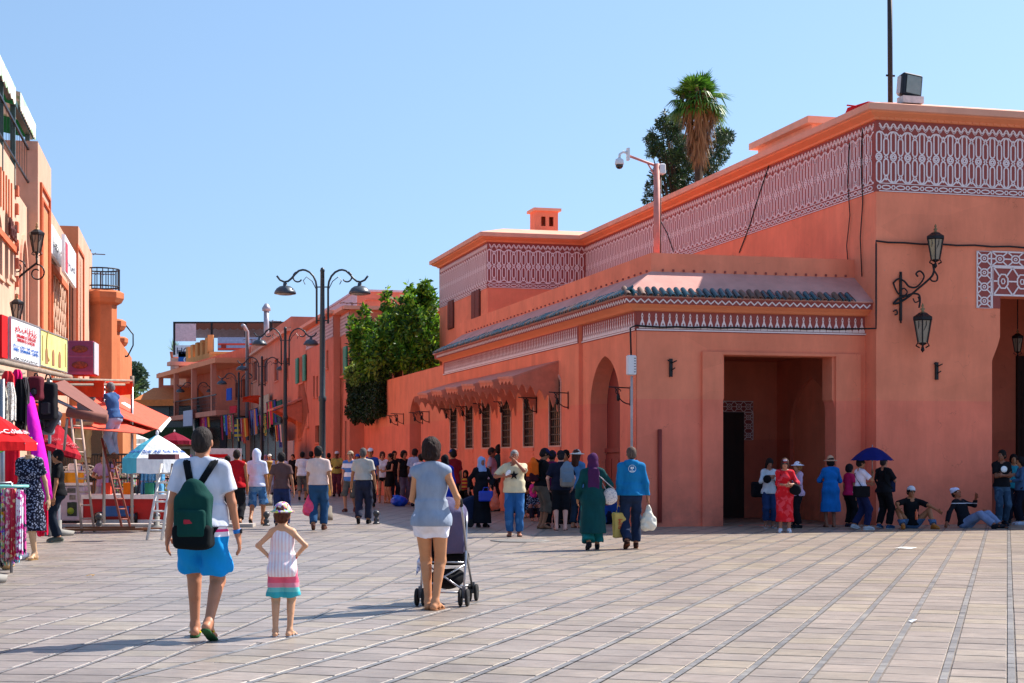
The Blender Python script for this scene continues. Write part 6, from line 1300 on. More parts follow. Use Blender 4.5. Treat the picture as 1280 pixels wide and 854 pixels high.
# ------------------------------------------------------------------ trees
def leaf_mat(name, cols, trans=.3):
    m = bpy.data.materials.new(name); m.use_nodes = True; t = m.node_tree; L = t.links; b = t.nodes['Principled BSDF']; g = nnode(t, 'ShaderNodeNewGeometry')
    cr = nnode(t, 'ShaderNodeValToRGB'); e = cr.color_ramp.elements
    for i in range(len(cols)-2): e.new(.5)
    for i, c in enumerate(cols): e[i].position = i/(len(cols)-1); e[i].color = (*lin(c), 1)
    L.new(g.outputs['Random Per Island'], cr.inputs[0]); L.new(cr.outputs[0], b.inputs['Base Color']); b.inputs['Roughness'].default_value = .5
    tr = nnode(t, 'ShaderNodeBsdfTranslucent'); L.new(cr.outputs[0], tr.inputs[0]); mx = nnode(t, 'ShaderNodeMixShader'); mx.inputs[0].default_value = trans; L.new(b.outputs[0], mx.inputs[1]); L.new(tr.outputs[0], mx.inputs[2]); L.new(mx.outputs[0], t.nodes['Material Output'].inputs[0]); return m
M_BARK = mat('bark', '#4a3828', rough=.95, vary=.3, scale=12, stretch=(1, 1, .3), bump=.5, bscale=20)
def leaves_np(centres, dirs, L_, w_, rnd, fold=True):
    """each leaf two triangles along dirs"""
    n = len(centres); d = dirs/np.linalg.norm(dirs, axis=1, keepdims=True); r = rnd.normal(size=(n, 3)); s_ = np.cross(d, r); s_ /= np.linalg.norm(s_, axis=1, keepdims=True)+1e-9
    Ls = L_*rnd.uniform(.6, 1.3, (n, 1)); ws = w_*rnd.uniform(.6, 1.3, (n, 1))
    a = centres; b = centres+d*Ls*.5+s_*ws; c = centres+d*Ls; e = centres+d*Ls*.5-s_*ws
    V = np.stack((a, b, c, e), 1).reshape(-1, 3); Q = np.arange(4*n).reshape(n, 4); return V, Q
def crown(name, root, clumps, per, L_, w_, m_, seed, droop=0., shell=.55, out=1.0, jitter=.6):
    rnd = np.random.default_rng(seed); C_, D_ = [], []
    for (cx, cy, cz, rx, ry, rz) in clumps:
        n = int(per*(rx*ry*rz)**(1/1.5)); v = rnd.normal(size=(n, 3)); v /= np.linalg.norm(v, axis=1, keepdims=True); rad = (shell+(1-shell)*rnd.random((n, 1)))
        C_.append(np.array([cx, cy, cz])+v*rad*np.array([rx, ry, rz])); D_.append(v*out+rnd.normal(size=(n, 3))*jitter+np.array([0, 0, -droop]))
    V, Q = leaves_np(np.concatenate(C_), np.concatenate(D_), L_, w_, rnd); me = np_mesh(name, V, Q, m_); me.polygons.foreach_set('use_smooth', np.zeros(len(Q), bool)); return link_mesh(name, me, root)
# the big bright tree above the garden wall
def limbs(root, base, tips, r0, name='trunk'):
    q = MB(); b = Vector(base); fork = b+Vector((0, 0, tips[0][2]*.0+ (min(t[2] for t in tips)-b.z)*.55)); q.tube([b, (b+fork)/2+Vector((.1, 0, 0)), fork], [r0, r0*.85, r0*.75], 8)
    for t in tips: t = Vector(t); m_ = (fork+t)/2+Vector((0, 0, .3)); q.tube([fork, m_, t], [r0*.55, r0*.35, r0*.1], 6)
    q.build(name, M_BARK, root)
def lobed(px_list, Y0, rnd):   # clumps from photograph positions: (px, py, radius px, depth offset)
    out = []
    for px, py, r, dy in px_list: Y = Y0+dy; p = W(px, py, Y); rr = r/FPX*Y; out.append((p.x, p.y, p.z, rr, rr*1.1, rr*.9))
    return out
rt = random.Random(11)
pl = [(500, 400, 18, 0), (520, 385, 13, 1), (470, 420, 18, -1), (490, 430, 22, 1), (520, 425, 20, 0), (535, 400, 14, 2), (536, 440, 16, 1), (455, 440, 16, 0), (515, 450, 18, -1), (480, 455, 18, 0), (497, 378, 8, 0), (533, 372, 7, 1), (484, 392, 9, 1), (448, 425, 10, 0), (543, 420, 10, 0), (462, 462, 14, 0), (505, 412, 14, -3), (475, 440, 12, -3), (530, 455, 12, -2)]
pl += [(rt.uniform(455, 540), rt.uniform(385, 460), rt.uniform(4, 9), rt.uniform(-3.5, 1)) for _ in range(46)]
pl = [q_ for q_ in pl if q_[1] > 372+(535-q_[0])*.52 or q_[0] > 515]
pl += [(540, 378, 9, 1), (538, 366, 5, 1), (512, 374, 6, 0)]
gt = empty('garden_tree', (W(500, 500, 66).x, 66, 0), 0, 'bright leafy green tree rising behind the garden wall', 'tree')
cl = [(x-gt.location.x, y-66, z, a, b, c) for x, y, z, a, b, c in lobed(pl, 66, rt)]
limbs(gt, (0, 0, 0), [c[:3] for c in cl[:9]], .28)
cl += [(c[0]+c[3]*rt.uniform(-1.1, 1.1), c[1]-rt.uniform(0, .5)*c[3], c[2]+c[5]*rt.uniform(.7, 1.5), .14, .2, rt.uniform(.3, .6)) for c in cl[:19] for _ in range(4)]
crown('crown', gt, cl, 1500, .24, .062, leaf_mat('bright leaves', ['#24460f', '#44761c', '#6c9c26', '#9cbe36', '#34601a', '#1a3c10'], .38), 3, droop=.3, jitter=1.0)
# dark conifer-like shrub in front and the ivy hanging over the wall end
sh = empty('dark_cypress_shrub', (*wpt(.3, 36.2), 0), 0, 'dark green feathery shrub left of the bright tree', 'shrub'); sx_, sy_ = sh.location.x, sh.location.y
pl = [(452, 445, 12, 0), (446, 460, 10, 0), (460, 430, 11, 0), (470, 445, 13, 0), (455, 415, 7, 0), (447, 440, 6, 0), (468, 418, 7, 0), (444, 475, 9, 0), (478, 460, 12, 0), (462, 470, 13, 0), (440, 430, 3.5, 0), (451, 404, 3, 0), (463, 402, 3, 0), (441, 448, 4, 0), (458, 425, 9, 0), (450, 430, 8, 0), (466, 455, 12, 0), (474, 470, 11, 0), (486, 462, 10, 0), (444, 462, 8, 0)]
cl = [(x-sx_, y-sy_, z, a, b, c*1.3) for x, y, z, a, b, c in lobed(pl, sy_, rt)]; limbs(sh, (0, .8, 0), [(a, b, c) for a, b, c, *_ in cl[:4]], .15)
crown('crown', sh, cl, 1500, .22, .03, leaf_mat('dark needles', ['#0c2012', '#14301a', '#1c4020', '#27521f'], .15), 5, droop=-.8, jitter=.5)
iv = empty('ivy', (*wpt(0, 33.5), 0), 0, 'dense ivy hanging over the end of the garden wall', 'climbing plant'); ix, iy = iv.location.x, iv.location.y
cl = []
for py in range(462, 524, 6):
    for px in range(440, 481, 6):
        if py > 505 and rt.random() < (py-505)/30: continue
        Y = 69.5-(px-440)*.11; p = W(px+rt.uniform(-2.5, 2.5), py+rt.uniform(-4, 4), Y-rt.uniform(0, .35)); rr = rt.uniform(.14, .3); cl.append((p.x-ix, p.y-iy, p.z, rr, rr*1.2, rr*1.2))
crown('crown', iv, cl, 6500, .10, .035, leaf_mat('ivy leaves', ['#16240e', '#22361a', '#304a1e', '#1a2c12', '#3a5a24'], .2), 7, droop=.8, out=.6)
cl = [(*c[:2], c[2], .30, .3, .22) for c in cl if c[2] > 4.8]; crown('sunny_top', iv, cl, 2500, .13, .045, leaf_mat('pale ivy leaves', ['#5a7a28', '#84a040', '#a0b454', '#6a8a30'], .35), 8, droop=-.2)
q = MB(); q.tube([(.9, 1.2, 3.2), (.4, .6, 4.4), (-.3, .2, 4.7)], .05, 6); q.build('stem', M_BARK, iv)
# fan palm on a tall trunk behind the palace
def fan_palm(name, label, px, pyc, rpx, Y, seed, skirt=True, green=('#2c5218', '#4a7a22', '#6a9a30', '#1e3c12'), n=44, ground=0):
    c = W(px, pyc, Y); o = empty(name, (c.x, c.y, ground), 0, label, 'palm tree'); z = c.z-ground; r = rpx/FPX*Y; rq = random.Random(seed); q = MB()
    q.tube([(0, 0, 0), (.05, 0, z*.5), (0, 0, z-.2)], [.26, .2, .17], 10); q.build('trunk', M_BARK, o)
    q = MB()
    def frond(base, d, L_, fanr, blades=13, spread=1.15, droop=.4):
        d = d.normalized(); s_ = d.cross(Vector((0, 0, 1))); s_ = s_.normalized() if s_.length > .05 else Vector((1, 0, 0)); u_ = s_.cross(d); hub = base+d*L_; q.tube([base, hub], [.03, .02], 3)
        for k in range(blades):
            a = (k/(blades-1)-.5)*2*spread*1.25; e = d*math.cos(a)+s_*math.sin(a); w_ = fanr*.055; t = e.cross(u_).normalized()*w_; tip = hub+e*fanr*rq.uniform(.85, 1.1)+Vector((0, 0, -droop*fanr*rq.uniform(.3, 1)))
            mid_ = hub+e*fanr*.55; q.add([hub-t*.3, mid_-t, tip, mid_+t, hub+t*.3], [(0, 1, 2, 3), (0, 3, 4)])
    for k in range(n):
        a = rq.uniform(0, 6.283); e = rq.uniform(-.5, 1.35); d = Vector((math.cos(a)*math.cos(e), math.sin(a)*math.cos(e), math.sin(e))); frond(Vector((0, 0, z-.1*r)), d, r*rq.uniform(.38, .62), r*rq.uniform(.42, .58), droop=.25 if e > .3 else .6)
    q.build('crown', leaf_mat('palm green '+name, list(green), .25), o)
    if skirt:
        q = MB()
        for k in range(170):
            a = rq.uniform(0, 6.283); zz = rq.uniform(-1.5, .35)*r; rr = r*(.80+.42*zz/r) if zz < 0 else r*.80; rr = max(rr, .12)*rq.uniform(.5, 1.0); b = Vector((rr*math.cos(a)*.8, rr*math.sin(a)*.8, z+zz)); d = Vector((math.cos(a)*.12, math.sin(a)*.12, -1))
            for j in range(9): w_ = .035*r/1.2; e = (d+Vector((rq.uniform(-.25, .25), rq.uniform(-.25, .25), 0))).normalized(); t = Vector((-math.sin(a), math.cos(a), 0))*w_; q.add([b-t, b+t, b+e*r*rq.uniform(.4, .75)+Vector((t.x, t.y, 0))*.2], [(0, 1, 2)])
        q.build('dead_frond_skirt', leaf_mat('dry fronds '+name, ['#5a3e22', '#8a643a', '#a88050', '#6e4e2c'], .15), o, kind='stuff')
    return o
fan_palm('fan_palm', 'tall fan palm with a brown skirt of dead fronds above the palace roof', 873, 126, 43, 66, 4, n=84)
pn = empty('pine_tree', (W(860, 300, 72).x, 72, 0), 0, 'dark pine tree behind the fan palm', 'tree')
pl = [(rt.gauss(860, 26), rt.uniform(150, 262), rt.uniform(5, 11), rt.uniform(-1, 3)) for _ in range(110)]
pl = [q_ for q_ in pl if q_[0] < 908 and q_[0] > 812-0*(q_[1]) and (q_[1] > 175 or q_[0] < 850 or q_[0] > 890) and not (q_[0] > 895 and q_[1] > 225)]
pl += [(832, 142, 4, 0), (826, 158, 5, 0), (816, 165, 4, 0), (820, 175, 5, 0), (812, 180, 3.5, 0), (831, 152, 5, 0), (838, 165, 6, 0), (900, 165, 4, 0), (905, 178, 4, 0), (897, 158, 3.5, 0), (815, 235, 9, 0), (822, 220, 10, 0), (812, 250, 8, 0), (893, 190, 7, 0), (902, 200, 5, 0)]
cl = [(x-pn.location.x, y-72, z, a, b, c) for x, y, z, a, b, c in lobed(pl, 72, rt)]; limbs(pn, (0, 0, 0), [c[:3] for c in cl[-15:-6]], .16)
crown('crown', pn, cl, 3600, .19, .024, leaf_mat('pine needles', ['#14261a', '#1e3a20', '#2c4e24', '#42662e', '#101c14'], .15), 9, droop=-.3, jitter=.9)
# palms at the far end of the street
def feather_palm(px, pyc, rpx, Y, label, seed, n=34):
    c = W(px, pyc, Y); o = empty('date_palm', (c.x, c.y, 0), 0, label, 'palm tree'); r = rpx/FPX*Y; z = c.z; rq = random.Random(seed); q = MB(); q.tube([(0, 0, 0), (0, 0, z)], [.35, .28], 8); q.build('trunk', M_BARK, o); q = MB()
    for k in range(n):
        a = rq.uniform(0, 6.283); e = rq.uniform(-.2, 1.3); pts = [Vector((0, 0, z))]; d = Vector((math.cos(a)*math.cos(e), math.sin(a)*math.cos(e), math.sin(e)))
        for i in range(6): pts.append(pts[-1]+d*r/5.5); d = (d+Vector((0, 0, -.22))).normalized()
        for i in range(1, 7):
            s_ = (pts[i]-pts[i-1]).cross(Vector((0, 0, 1))); s_ = s_.normalized() if s_.length > 1e-3 else Vector((1, 0, 0))
            for t in (1, -1):
                for m_ in range(2): b = pts[i-1].lerp(pts[i], m_/2); w_ = (pts[i]-pts[i-1])*.16; q.add([b-w_, b+w_, b+s_*t*r*.22+(pts[i]-pts[i-1])*.5+Vector((0, 0, -.08*r))], [(0, 1, 2)])
        q.tube(pts, .03, 3)
    q.build('crown', leaf_mat('palm feather', ['#3e5a2a', '#5c7a38', '#7c9450', '#2c4220'], .25), o); return o
feather_palm(165, 492, 24, 145, 'pale green date palm beyond the left row of buildings', 2); feather_palm(186, 512, 15, 160, 'lower small palm just left of the street cafe', 3); feather_palm(152, 508, 16, 150, 'palm partly hidden by the left row', 6)
bt = empty('round_tree', (W(168, 500, 165).x, 165, 0), 0, 'grey green tree behind the date palm', 'tree'); cl = [(x-bt.location.x, y-165, z, a, b, c) for x, y, z, a, b, c in lobed([(168, 462, 9, 0), (162, 470, 8, 0), (175, 468, 8, 0), (170, 478, 10, 0), (160, 480, 7, 0), (178, 482, 6, 0)], 165, rt)]
limbs(bt, (0, 0, 0), [c[:3] for c in cl], .3); crown('crown', bt, cl, 700, .4, .12, leaf_mat('grey green leaves', ['#2c4030', '#486048', '#5c7456', '#22342a'], .2), 12)
# ------------------------------------------------------------------ market stalls, parasols and goods on the left
M_RED = cloth('#c8181e'); M_REDD2 = cloth('#a01828'); M_ORNG = cloth('#e23a1c'); M_SALM = cloth('#e0604c'); M_STEEL = mat('steel tube', '#8e9096', rough=.35, metal=.7); M_BRN = mat('brown canvas roll', '#7a4a40', rough=.85)
def sheet(name, pts, m_, parent=None, th=.02, **kw):   # quad or fan sheet with thickness from place points
    c = Vector((0, 0, 0)); P = [Vector(p) for p in pts]; n = (P[1]-P[0]).cross(P[2]-P[0]).normalized()*th; q = MB(); k = len(P)
    q.add([p for p in P]+[p-n for p in P], [tuple(range(k)), tuple(range(2*k-1, k-1, -1))]+[(i, (i+1) % k, (i+1) % k+k, i+k) for i in range(k)]); return q.build(name, m_, parent, **kw)
# signboards over the clothes stall
def wall_sign(x0, x1, y0a, y1a, y0b, y1b, Ya, Yb, label, face):
    a, b = W(x0, y0a, Ya), W(x1, y0b, Yb); zt_ = (W(x0, y0a, Ya).z+W(x1, y0b, Yb).z)/2; zb_ = (W(x0, y1a, Ya).z+W(x1, y1b, Yb).z)/2; o, an, L_ = local_frame(a, b); r = empty('signboard', (o.x, o.y, zb_), an, label, 'sign'); H_ = zt_-zb_
    q = MB(); q.bb((0, -.02, 0), (L_, .14, H_)); q.build('sign_face', face, r); q = MB()
    for a0, b0 in (((-.01, -.035, -.012), (L_+.01, .0, .008)), ((-.01, -.035, H_-.008), (L_+.01, .0, H_+.012)), ((-.012, -.035, .008), (.01, .0, H_-.008)), ((L_-.01, -.035, .008), (L_+.012, .0, H_-.008))): q.bb(a0, b0)
    q.build('sign_frame', mat('aluminium frame', '#b8bcc0', rough=.35, metal=.6), r); return r, L_, H_
r, L_, H_ = wall_sign(11.6, 48, 396, 448.7, 409.6, 458, 28, 30.3, 'white signboard with red Arabic title and blue lines above the clothes stall', M_SW)
for tx, sz, mm_, zz, fw in ((ARA, .16, M_RL, .78, .74), ('LIBRAIRIE EL GHAZALI', .085, M_RL, .60, .66), ('LIBRERIA EL GHAZALI', .08, M_RL, .50, .62), ('كتب - جرائد - أدوات مدرسية', .07, M_BL, .36, .86), ('LIVRES - JOURNAUX - CARTES', .075, M_BL, .25, .86), ('جامع الفنا مراكش', .05, M_KL, .06, .8)): text(tx, sz, mm_, r, (L_*.5, -.035, H_*zz), fit=L_*fw)
q = MB(); q.bb((-.45, .02, 0), (-.02, .2, H_)); q.build('red_end', M_RED, r)
yel = mat('yellow poster face', '#e2d98a', rough=.5, vary=.25, scale=2.5); r, L_, H_ = wall_sign(48.8, 82.5, 410, 458, 425.5, 464.2, 30.4, 33, 'yellow signboard with a crescent and small arches beside the white one', yel)
q = MB(); q.ribbon([(L_*.30+.22*math.cos(R(a)), H_*.62+.28*math.sin(R(a))) for a in range(100, 290, 15)], .05, .01, False, lambda p: p+Vector((0, -.025, 0))); fixn(q.build('crescent', mat('tan print', '#9a8448'), r))
for k, x in enumerate((.22, .46, .70)): q = MB(); q.slab([(L_*x+u_, z_) for u_, z_ in arch_pts(-.11, .11, .06, .26, .38, 4)], [], .006, lambda p: p+Vector((0, -.03, 0))); fixn(q.build('printed_arch', mat('brown print', '#9a6a4a'), r))
for x in (.08, .93): q = MB(); q.bb((L_*x-.03, -.028, .1), (L_*x+.03, -.02, H_*.85)); q.build('printed_column', mat('tan print'  , '#9a8448'), r)
# pink fast food boxes
fb = empty('box_sign', (*W(83, 465, 34).xy, 3.3), R(8), 'pink box sign with pictures of grilled food beside the yellow signboard', 'sign'); M_PKS = mat('pink sign', '#b04a6a', rough=.5)
q = MB(); q.bb((0, 0, 0), (.55, .8, .72)); q.build('sign_box', M_PKS, fb)
for z_ in (.06, .40):
    q = MB(); q.bb((.02, -.015, z_), (.53, 0, z_+.30)); pn_ = q.build('sign_panel', mat('dark pink panel', '#8a2c50', rough=.4), fb); q = MB(); q.ball((.28, -.02, z_+.14), (.17, .01, .08), 10, 6); q.build('food_picture', mat('food picture', '#8a3418', rough=.6, vary=.6, scale=20), pn_)
q = MB(); q.bb((.56, .0, .02), (.58, .8, .70)); q.build('side_panel', mat('white grey panel', '#b8b0b8'), fb)
# stall roof frames
st = empty('market_stall', (0, 0, 0), 0, 'steel and timber stall roof structure under the signboards', 'stall')
q = MB()
for (x0, y0, Y0, x1, y1, Y1, r_) in ((-20, 448, 25, 90, 472, 34, .05), (-20, 458, 25, 60, 482, 32, .04), (60, 474, 31, 165, 476, 36, .03), (60, 481, 31, 165, 481, 36, .03), (60, 474, 31, 60, 481, 31, .03), (100, 473, 34, 100, 482, 34, .03), (130, 474, 35, 130, 482, 35, .03), (165, 470, 36, 165, 484, 36, .05), (-20, 470, 24, 30, 466, 27, .03)): q.tube([W(x0, y0, Y0), W(x1, y1, Y1)], r_, 6)
q.build('crossbars', mat('grey timber', '#8a7a6c', rough=.8, vary=.3), st)
for px, Y in ((3, 22.5), (62, 31), (130, 35.5), (165, 36)): q = MB(); q.tube([(W(px, 0, Y).x, Y, 0), (W(px, 0, Y).x, Y, W(px, 474, Y).z)], .035, 6); q.build('upright', M_STEEL, st)
# awnings
def awn(label, pts, valance, m_, name='stall_awning'):
    r = empty(name, (0, 0, 0), 0, label, 'awning'); P = [W(*p) for p in pts]; sheet('canvas', P, m_, r)
    if valance: V_ = [W(*p) for p in valance]; sheet('valance', V_, m_, r)
    return r
awn('vivid orange red flat valance hanging under the stall frame', [(66, 476, 36), (66, 474, 33.5), (131, 476, 33.5), (131, 478, 36)], [(66, 477, 33.5), (130, 478, 33.5), (129, 497, 33.5), (66, 494, 33.5)], M_ORNG)
awn('smaller orange red valance right of the first', [(131, 478, 35.5), (166, 477, 35.5), (166, 476, 38), (131, 476, 38)], [(131, 480, 35.5), (166, 479, 35.5), (165, 493, 35.5), (131, 496, 35.5)], M_ORNG)
r = awn('big salmon red awning with white edge sloping down over the street stalls', [(112, 486, 36), (150, 494, 41), (212, 523, 41), (198, 538, 36), (100, 506, 34)], None, M_SALM)
sheet('white_edge', [W(211, 522, 40.9), W(213, 525, 40.9), W(200, 541, 35.9), W(197, 537, 35.9)], mat('white hem', '#eee9e4'), r, .03); sheet('white_patch', [W(149, 505, 37.4), W(155, 503.5, 37.6), (W(167, 510, 37.6)), W(161, 512, 37.4)], mat('white hem', '#eee9e4'), r, .02)
awn('lower red awning in front of the salmon one', [(86, 508, 36.5), (128, 512, 38), (196, 536, 38), (178, 543, 33.5), (118, 538, 33.5), (84, 535, 33.5)], None, M_SALM)
r = awn('brown canvas awning rolled out beside the hanging backpacks', [(62, 482, 27), (80, 476, 30), (134, 515, 30), (133, 526, 27)], None, M_BRN)
q = MB(); q.tube([W(84, 515, 27), W(134, 524, 27)], .085, 8); q.build('canvas_roll', M_BRN, r); q = MB(); q.tube([W(70, 500, 27), W(95, 512, 27)], .03, 5); q.tube([W(84, 524, 27), W(80, 562, 28)], .025, 5); q.build('strut', M_STEEL, r)
# parasols
def parasol(px, ptop, prim, rim_px, Y, base_z, label, mats, n=8, textline=None, mast=True, tilt=(0, 0), valance=.14):
    top = W(px, ptop, Y); rim = W(px, prim, Y).z; r_ = rim_px/FPX*Y; o = empty('parasol', (top.x, Y, base_z), 0, label, 'parasol'); Rt = rotm(rx=tilt[0], ry=tilt[1]); zc_ = top.z-base_z; d_ = top.z-rim
    for k in range(n):
        a0, a1 = 2*math.pi*(k-.5)/n, 2*math.pi*(k+.5)/n; q = MB(); c0 = Vector((r_*math.cos(a0), r_*math.sin(a0), -d_)); c1 = Vector((r_*math.cos(a1), r_*math.sin(a1), -d_)); m0, m1 = c0*.5+Vector((0, 0, d_*.07)), c1*.5+Vector((0, 0, d_*.07)); mm = (c0+c1)/2*.985; tp_ = Vector((0, 0, 0)); dn = Vector((0, 0, -valance))
        vs = [tp_, m0, m1, c0, mm, c1, c0+dn, mm+dn*1.1, c1+dn]; q.add([Rt @ v+Vector((0, 0, zc_)) for v in vs], [(0, 1, 2), (1, 3, 4, 2), (2, 4, 5), (3, 6, 7, 4), (4, 7, 8, 5)]); pn_ = q.build('canopy_panel', mats[k % len(mats)], o)
        if textline and valance:
            am = (a0+a1)/2; p = Rt @ ((c0+c1)/2*.93+Vector((0, 0, -d_*.02)))+Vector((0, 0, zc_)); slope = math.atan2(d_, r_)
            tm_ = text_mesh(textline[0], r_*.19, .003).copy(); tm_.materials.clear(); tm_.materials.append(textline[1]); p = Rt @ (Vector((math.cos(am), math.sin(am), 0))*r_*.78*math.cos(math.pi/n)+Vector((0, 0, -d_*.78+.03)))+Vector((0, 0, zc_)); link_mesh('lettering', tm_, pn_, p, (slope, 0, am+R(90)))
    q = MB(); 
    for k in range(n): a0 = 2*math.pi*(k-.5)/n; q.tube([Rt @ Vector((0, 0, -.04))+Vector((0, 0, zc_)), Rt @ Vector((r_*math.cos(a0), r_*math.sin(a0), -d_-.02))+Vector((0, 0, zc_))], .010, 4)
    q.build('ribs', M_STEEL, o, kind='stuff')
    if mast: q = MB(); q.tube([(0, 0, 0), (0, 0, zc_)], .024, 8); q.lathe([(.0, zc_-.02), (.035, zc_), (.03, zc_+.06), (0, zc_+.09)], n=8); q.build('mast', mat('white pole', '#d8dce4', rough=.4), o); q = MB(); q.lathe([(.28, 0), (.3, .08), (.05, .12), (.05, .3)], n=14); q.build('foot', mat('concrete foot', '#8a8680'), o)
    return o
M_CCW = mat('white script', '#f0e8e8', rough=.6)
parasol(-22, 508, 553, 66, 19.5, 0, 'bright red parasol with white script lettering at the left edge', [M_RED], 8, ('Coca-Cola', M_CCW), valance=.10)
parasol(74, 530, 562, 37, 31.5, 0, 'darker red parasol tilted over the man in the black T-shirt', [M_REDD2], 8, ('Coca-Cola', mat('faded script', '#c86a70')), tilt=(R(-6), R(14)), valance=.08)
M_WHC = cloth('#eef2f8'); M_TQ = cloth('#58c0d8'); parasol(196.5, 543, 573, 43, 33.5, 0, 'white and turquoise parasol behind the backpack man', [M_WHC, M_TQ, M_WHC, M_WHC], 8, ('Sidi Ali', mat('blue print', '#3a68b0')), valance=.30)
parasol(160, 540, 549, 26, 50, 0, 'pale grey parasol far behind the ladder man', [cloth('#c8d0cc')], 8); parasol(218, 540, 551, 22, 60, 0, 'dark crimson parasol far behind the turquoise one', [cloth('#7a1430')], 8); parasol(166, 543, 556, 16, 58, 0, 'small white parasol half hidden behind the pale grey one', [cloth('#e4e4e8')], 8)
# red counter with white ledge
rc = empty('red_counter', (*W(140, 655, 37).xy, 0), 0, 'long red stall counter with white ledge and trim', 'counter'); x0, x1 = W(104, 655, 37).x-rc.location.x, W(206, 655, 37).x-rc.location.x
q = MB(); q.bb((x0, 0, .08), (x1+.5, .8, .58)); q.build('front_panel', mat('red panel', '#b8140e', rough=.45), rc); q = MB(); q.bb((x0-.03, -.06, .58), (x1+.5, .86, .68)); q.build('ledge', mat('white ledge', '#e8e4e4', rough=.5), rc); q = MB(); q.bb((x0, -.03, 0), (x1+.5, 0, .1)); q.bb((x0-.04, -.03, 0), (x0, .8, .6)); q.build('trim', mat('white ledge', '#e8e4e4'), rc)
for k in range(4): q = MB(); q.bb((x0+.5*k+.4, .1, .68), (x0+.5*k+.6, .3, .95)); q.build('counter_jar', cloth(('#c04030', '#e07820', '#30806a', '#c8a030')[k]), rc)
# white freezer counter with posters, yellow strip
fz = empty('freezer_chest', (*G(82, 655).xy, 0), R(3), 'pale lavender freezer chest with printed pictures behind the man in black', 'freezer'); Y = fz.location.y; x0, x1 = W(55, 655, Y).x-fz.location.x, W(104.5, 655, Y).x-fz.location.x; hz = W(80, 607, Y).z
q = MB(); q.cbox(((x0+x1)/2, .4, .05+(hz-.05)/2), (x1-x0, .8, hz-.08), .03); q.build('chest_body', mat('lavender white enamel', '#c4bccc', rough=.35), fz); q = MB(); q.bb((x0-.02, -.05, hz), (x1+.02, .85, hz+.06)); q.build('lid', mat('white ledge', '#e8e4e4'), fz); q = MB(); q.bb((x0+.03, .05, 0), (x1-.03, .75, .05)); q.build('plinth', M_IRON, fz)
xa, xb = W(84, 600, Y).x-fz.location.x, W(96, 600, Y).x-fz.location.x; 
for k in range(3): q = MB(); q.bb((xa+.05*k, -.0, hz-.17-.16*k), (xb-.03, -.012+.004, hz-.06-.16*k)); q.build('printed_pictures', mat('grey print %d' % k, ('#5a5a58', '#7a7670', '#4a4c4c')[k], rough=.4, vary=.6, scale=14), fz)
q = MB(); q.bb((xa, -.01, .18), (xb, -.002, .50)); q.build('poster', mat('dark green print', '#303a28', rough=.4, vary=.7, scale=9), fz); q = MB(); q.lathe([(.08, 0), (.08, .012), (0, .014)], ((xa+xb)/2-.03, -.012, .30), 12, rot=rotm(rx=R(90))); q.build('green_badge', mat('lime print', '#8aa838'), fz)
M_YP = mat('amber panel', '#e8a010', rough=.5); q = MB(); q.bb((x1-.62, .0, hz+.06), (x1-.02, .1, hz+.30)); q.bb((x0+.15, .0, hz+.06), (x0+.55, .1, hz+.30)); q.build('amber_panel', M_YP, fz); q = MB(); q.bb((x1-.66, -.01, hz+.3), (x1+.02, .3, hz+.33)); q.build('shelf', mat('white ledge', '#e8e4e4'), fz)
q = MB(); q.cbox((x1-.25, .2, hz+.42), (.3, .2, .18), .03); q.build('plastic_tub', mat('white plastic', '#e4e0e2'), None, fz.location, label='white plastic tub on the amber shelf', cat='tub')
q = MB(); q.cbox((x1-.12, .14, hz+.42), (.10, .02, .12), .03); q.build('blue_card', mat('blue card', '#2060b0'), None, fz.location, label='small blue card leaning against the white tub', cat='card')
# water bottle packs on the counter
def bottle_pack(loc_, label, nx_, ny_, h_=.32):
    o = empty('water_pack', loc_, 0, label, 'water bottles', 'packs of blue water bottles'); wb = mat('blue water bottle', '#5aa8dc', rough=.15, vary=.2, scale=8, spec=.7)
    me = MB(); me.lathe([(.035, 0), (.045, .02), (.045, .08), (.038, .10), (.045, .12), (.045, .2), (.02, .26), (.018, .30), (0, .30)], n=8); mm = me.mesh('bottle', wb)
    for i in range(nx_):
        for j in range(ny_): link_mesh('bottle', mm, o, ((i-(nx_-1)/2)*.095, (j-(ny_-1)/2)*.095, 0))
    return o
zc_ = .68
for i, (px, z_, lb) in enumerate(((183, zc_, 'lower left pack of blue water bottles on the red counter'), (196, zc_, 'lower right pack of blue water bottles on the red counter'), (183, zc_+.31, 'upper left pack of blue water bottles on the red counter'), (197, zc_+.31, 'upper right pack of blue water bottles on the red counter'))): bottle_pack((W(px, 600, 37.3).x, 37.35, z_), lb, 3, 3)
# railing with white floral panel behind the counter
fr = empty('iron_fence', (W(135, 600, 41).x, 41, 0), R(2), 'black iron railing with leafy scrollwork behind the red counter', 'railing'); LX_ = W(222, 600, 41).x-W(75, 600, 41).x; q = MB(); x0 = W(75, 600, 41).x-fr.location.x
for z_ in (.5, 1.0, 1.62): q.tube([(x0, 0, z_), (x0+LX_, 0, z_)], .025, 4)
q.build('rails', M_IRON, fr); q = MB(); rq = random.Random(5)
for k in range(44): x = x0+LX_*k/44; q.tube([(x, 0, .1), (x, 0, 1.62)], .012, 4)
q.build('railing_bars', M_IRON, fr, kind='stuff'); q = MB()
for k in range(26):
    x = x0+LX_*(k+.5)/26; q.tube([(p[0], -.03, p[1]) for p in spiral(x, 1.2, .16, .03, rq.uniform(0, 360), 1.3, 12)], .018, 4)
q.build('scrollwork', mat('pale scroll metal', '#b8b4ac', rough=.6), fr, kind='stuff')
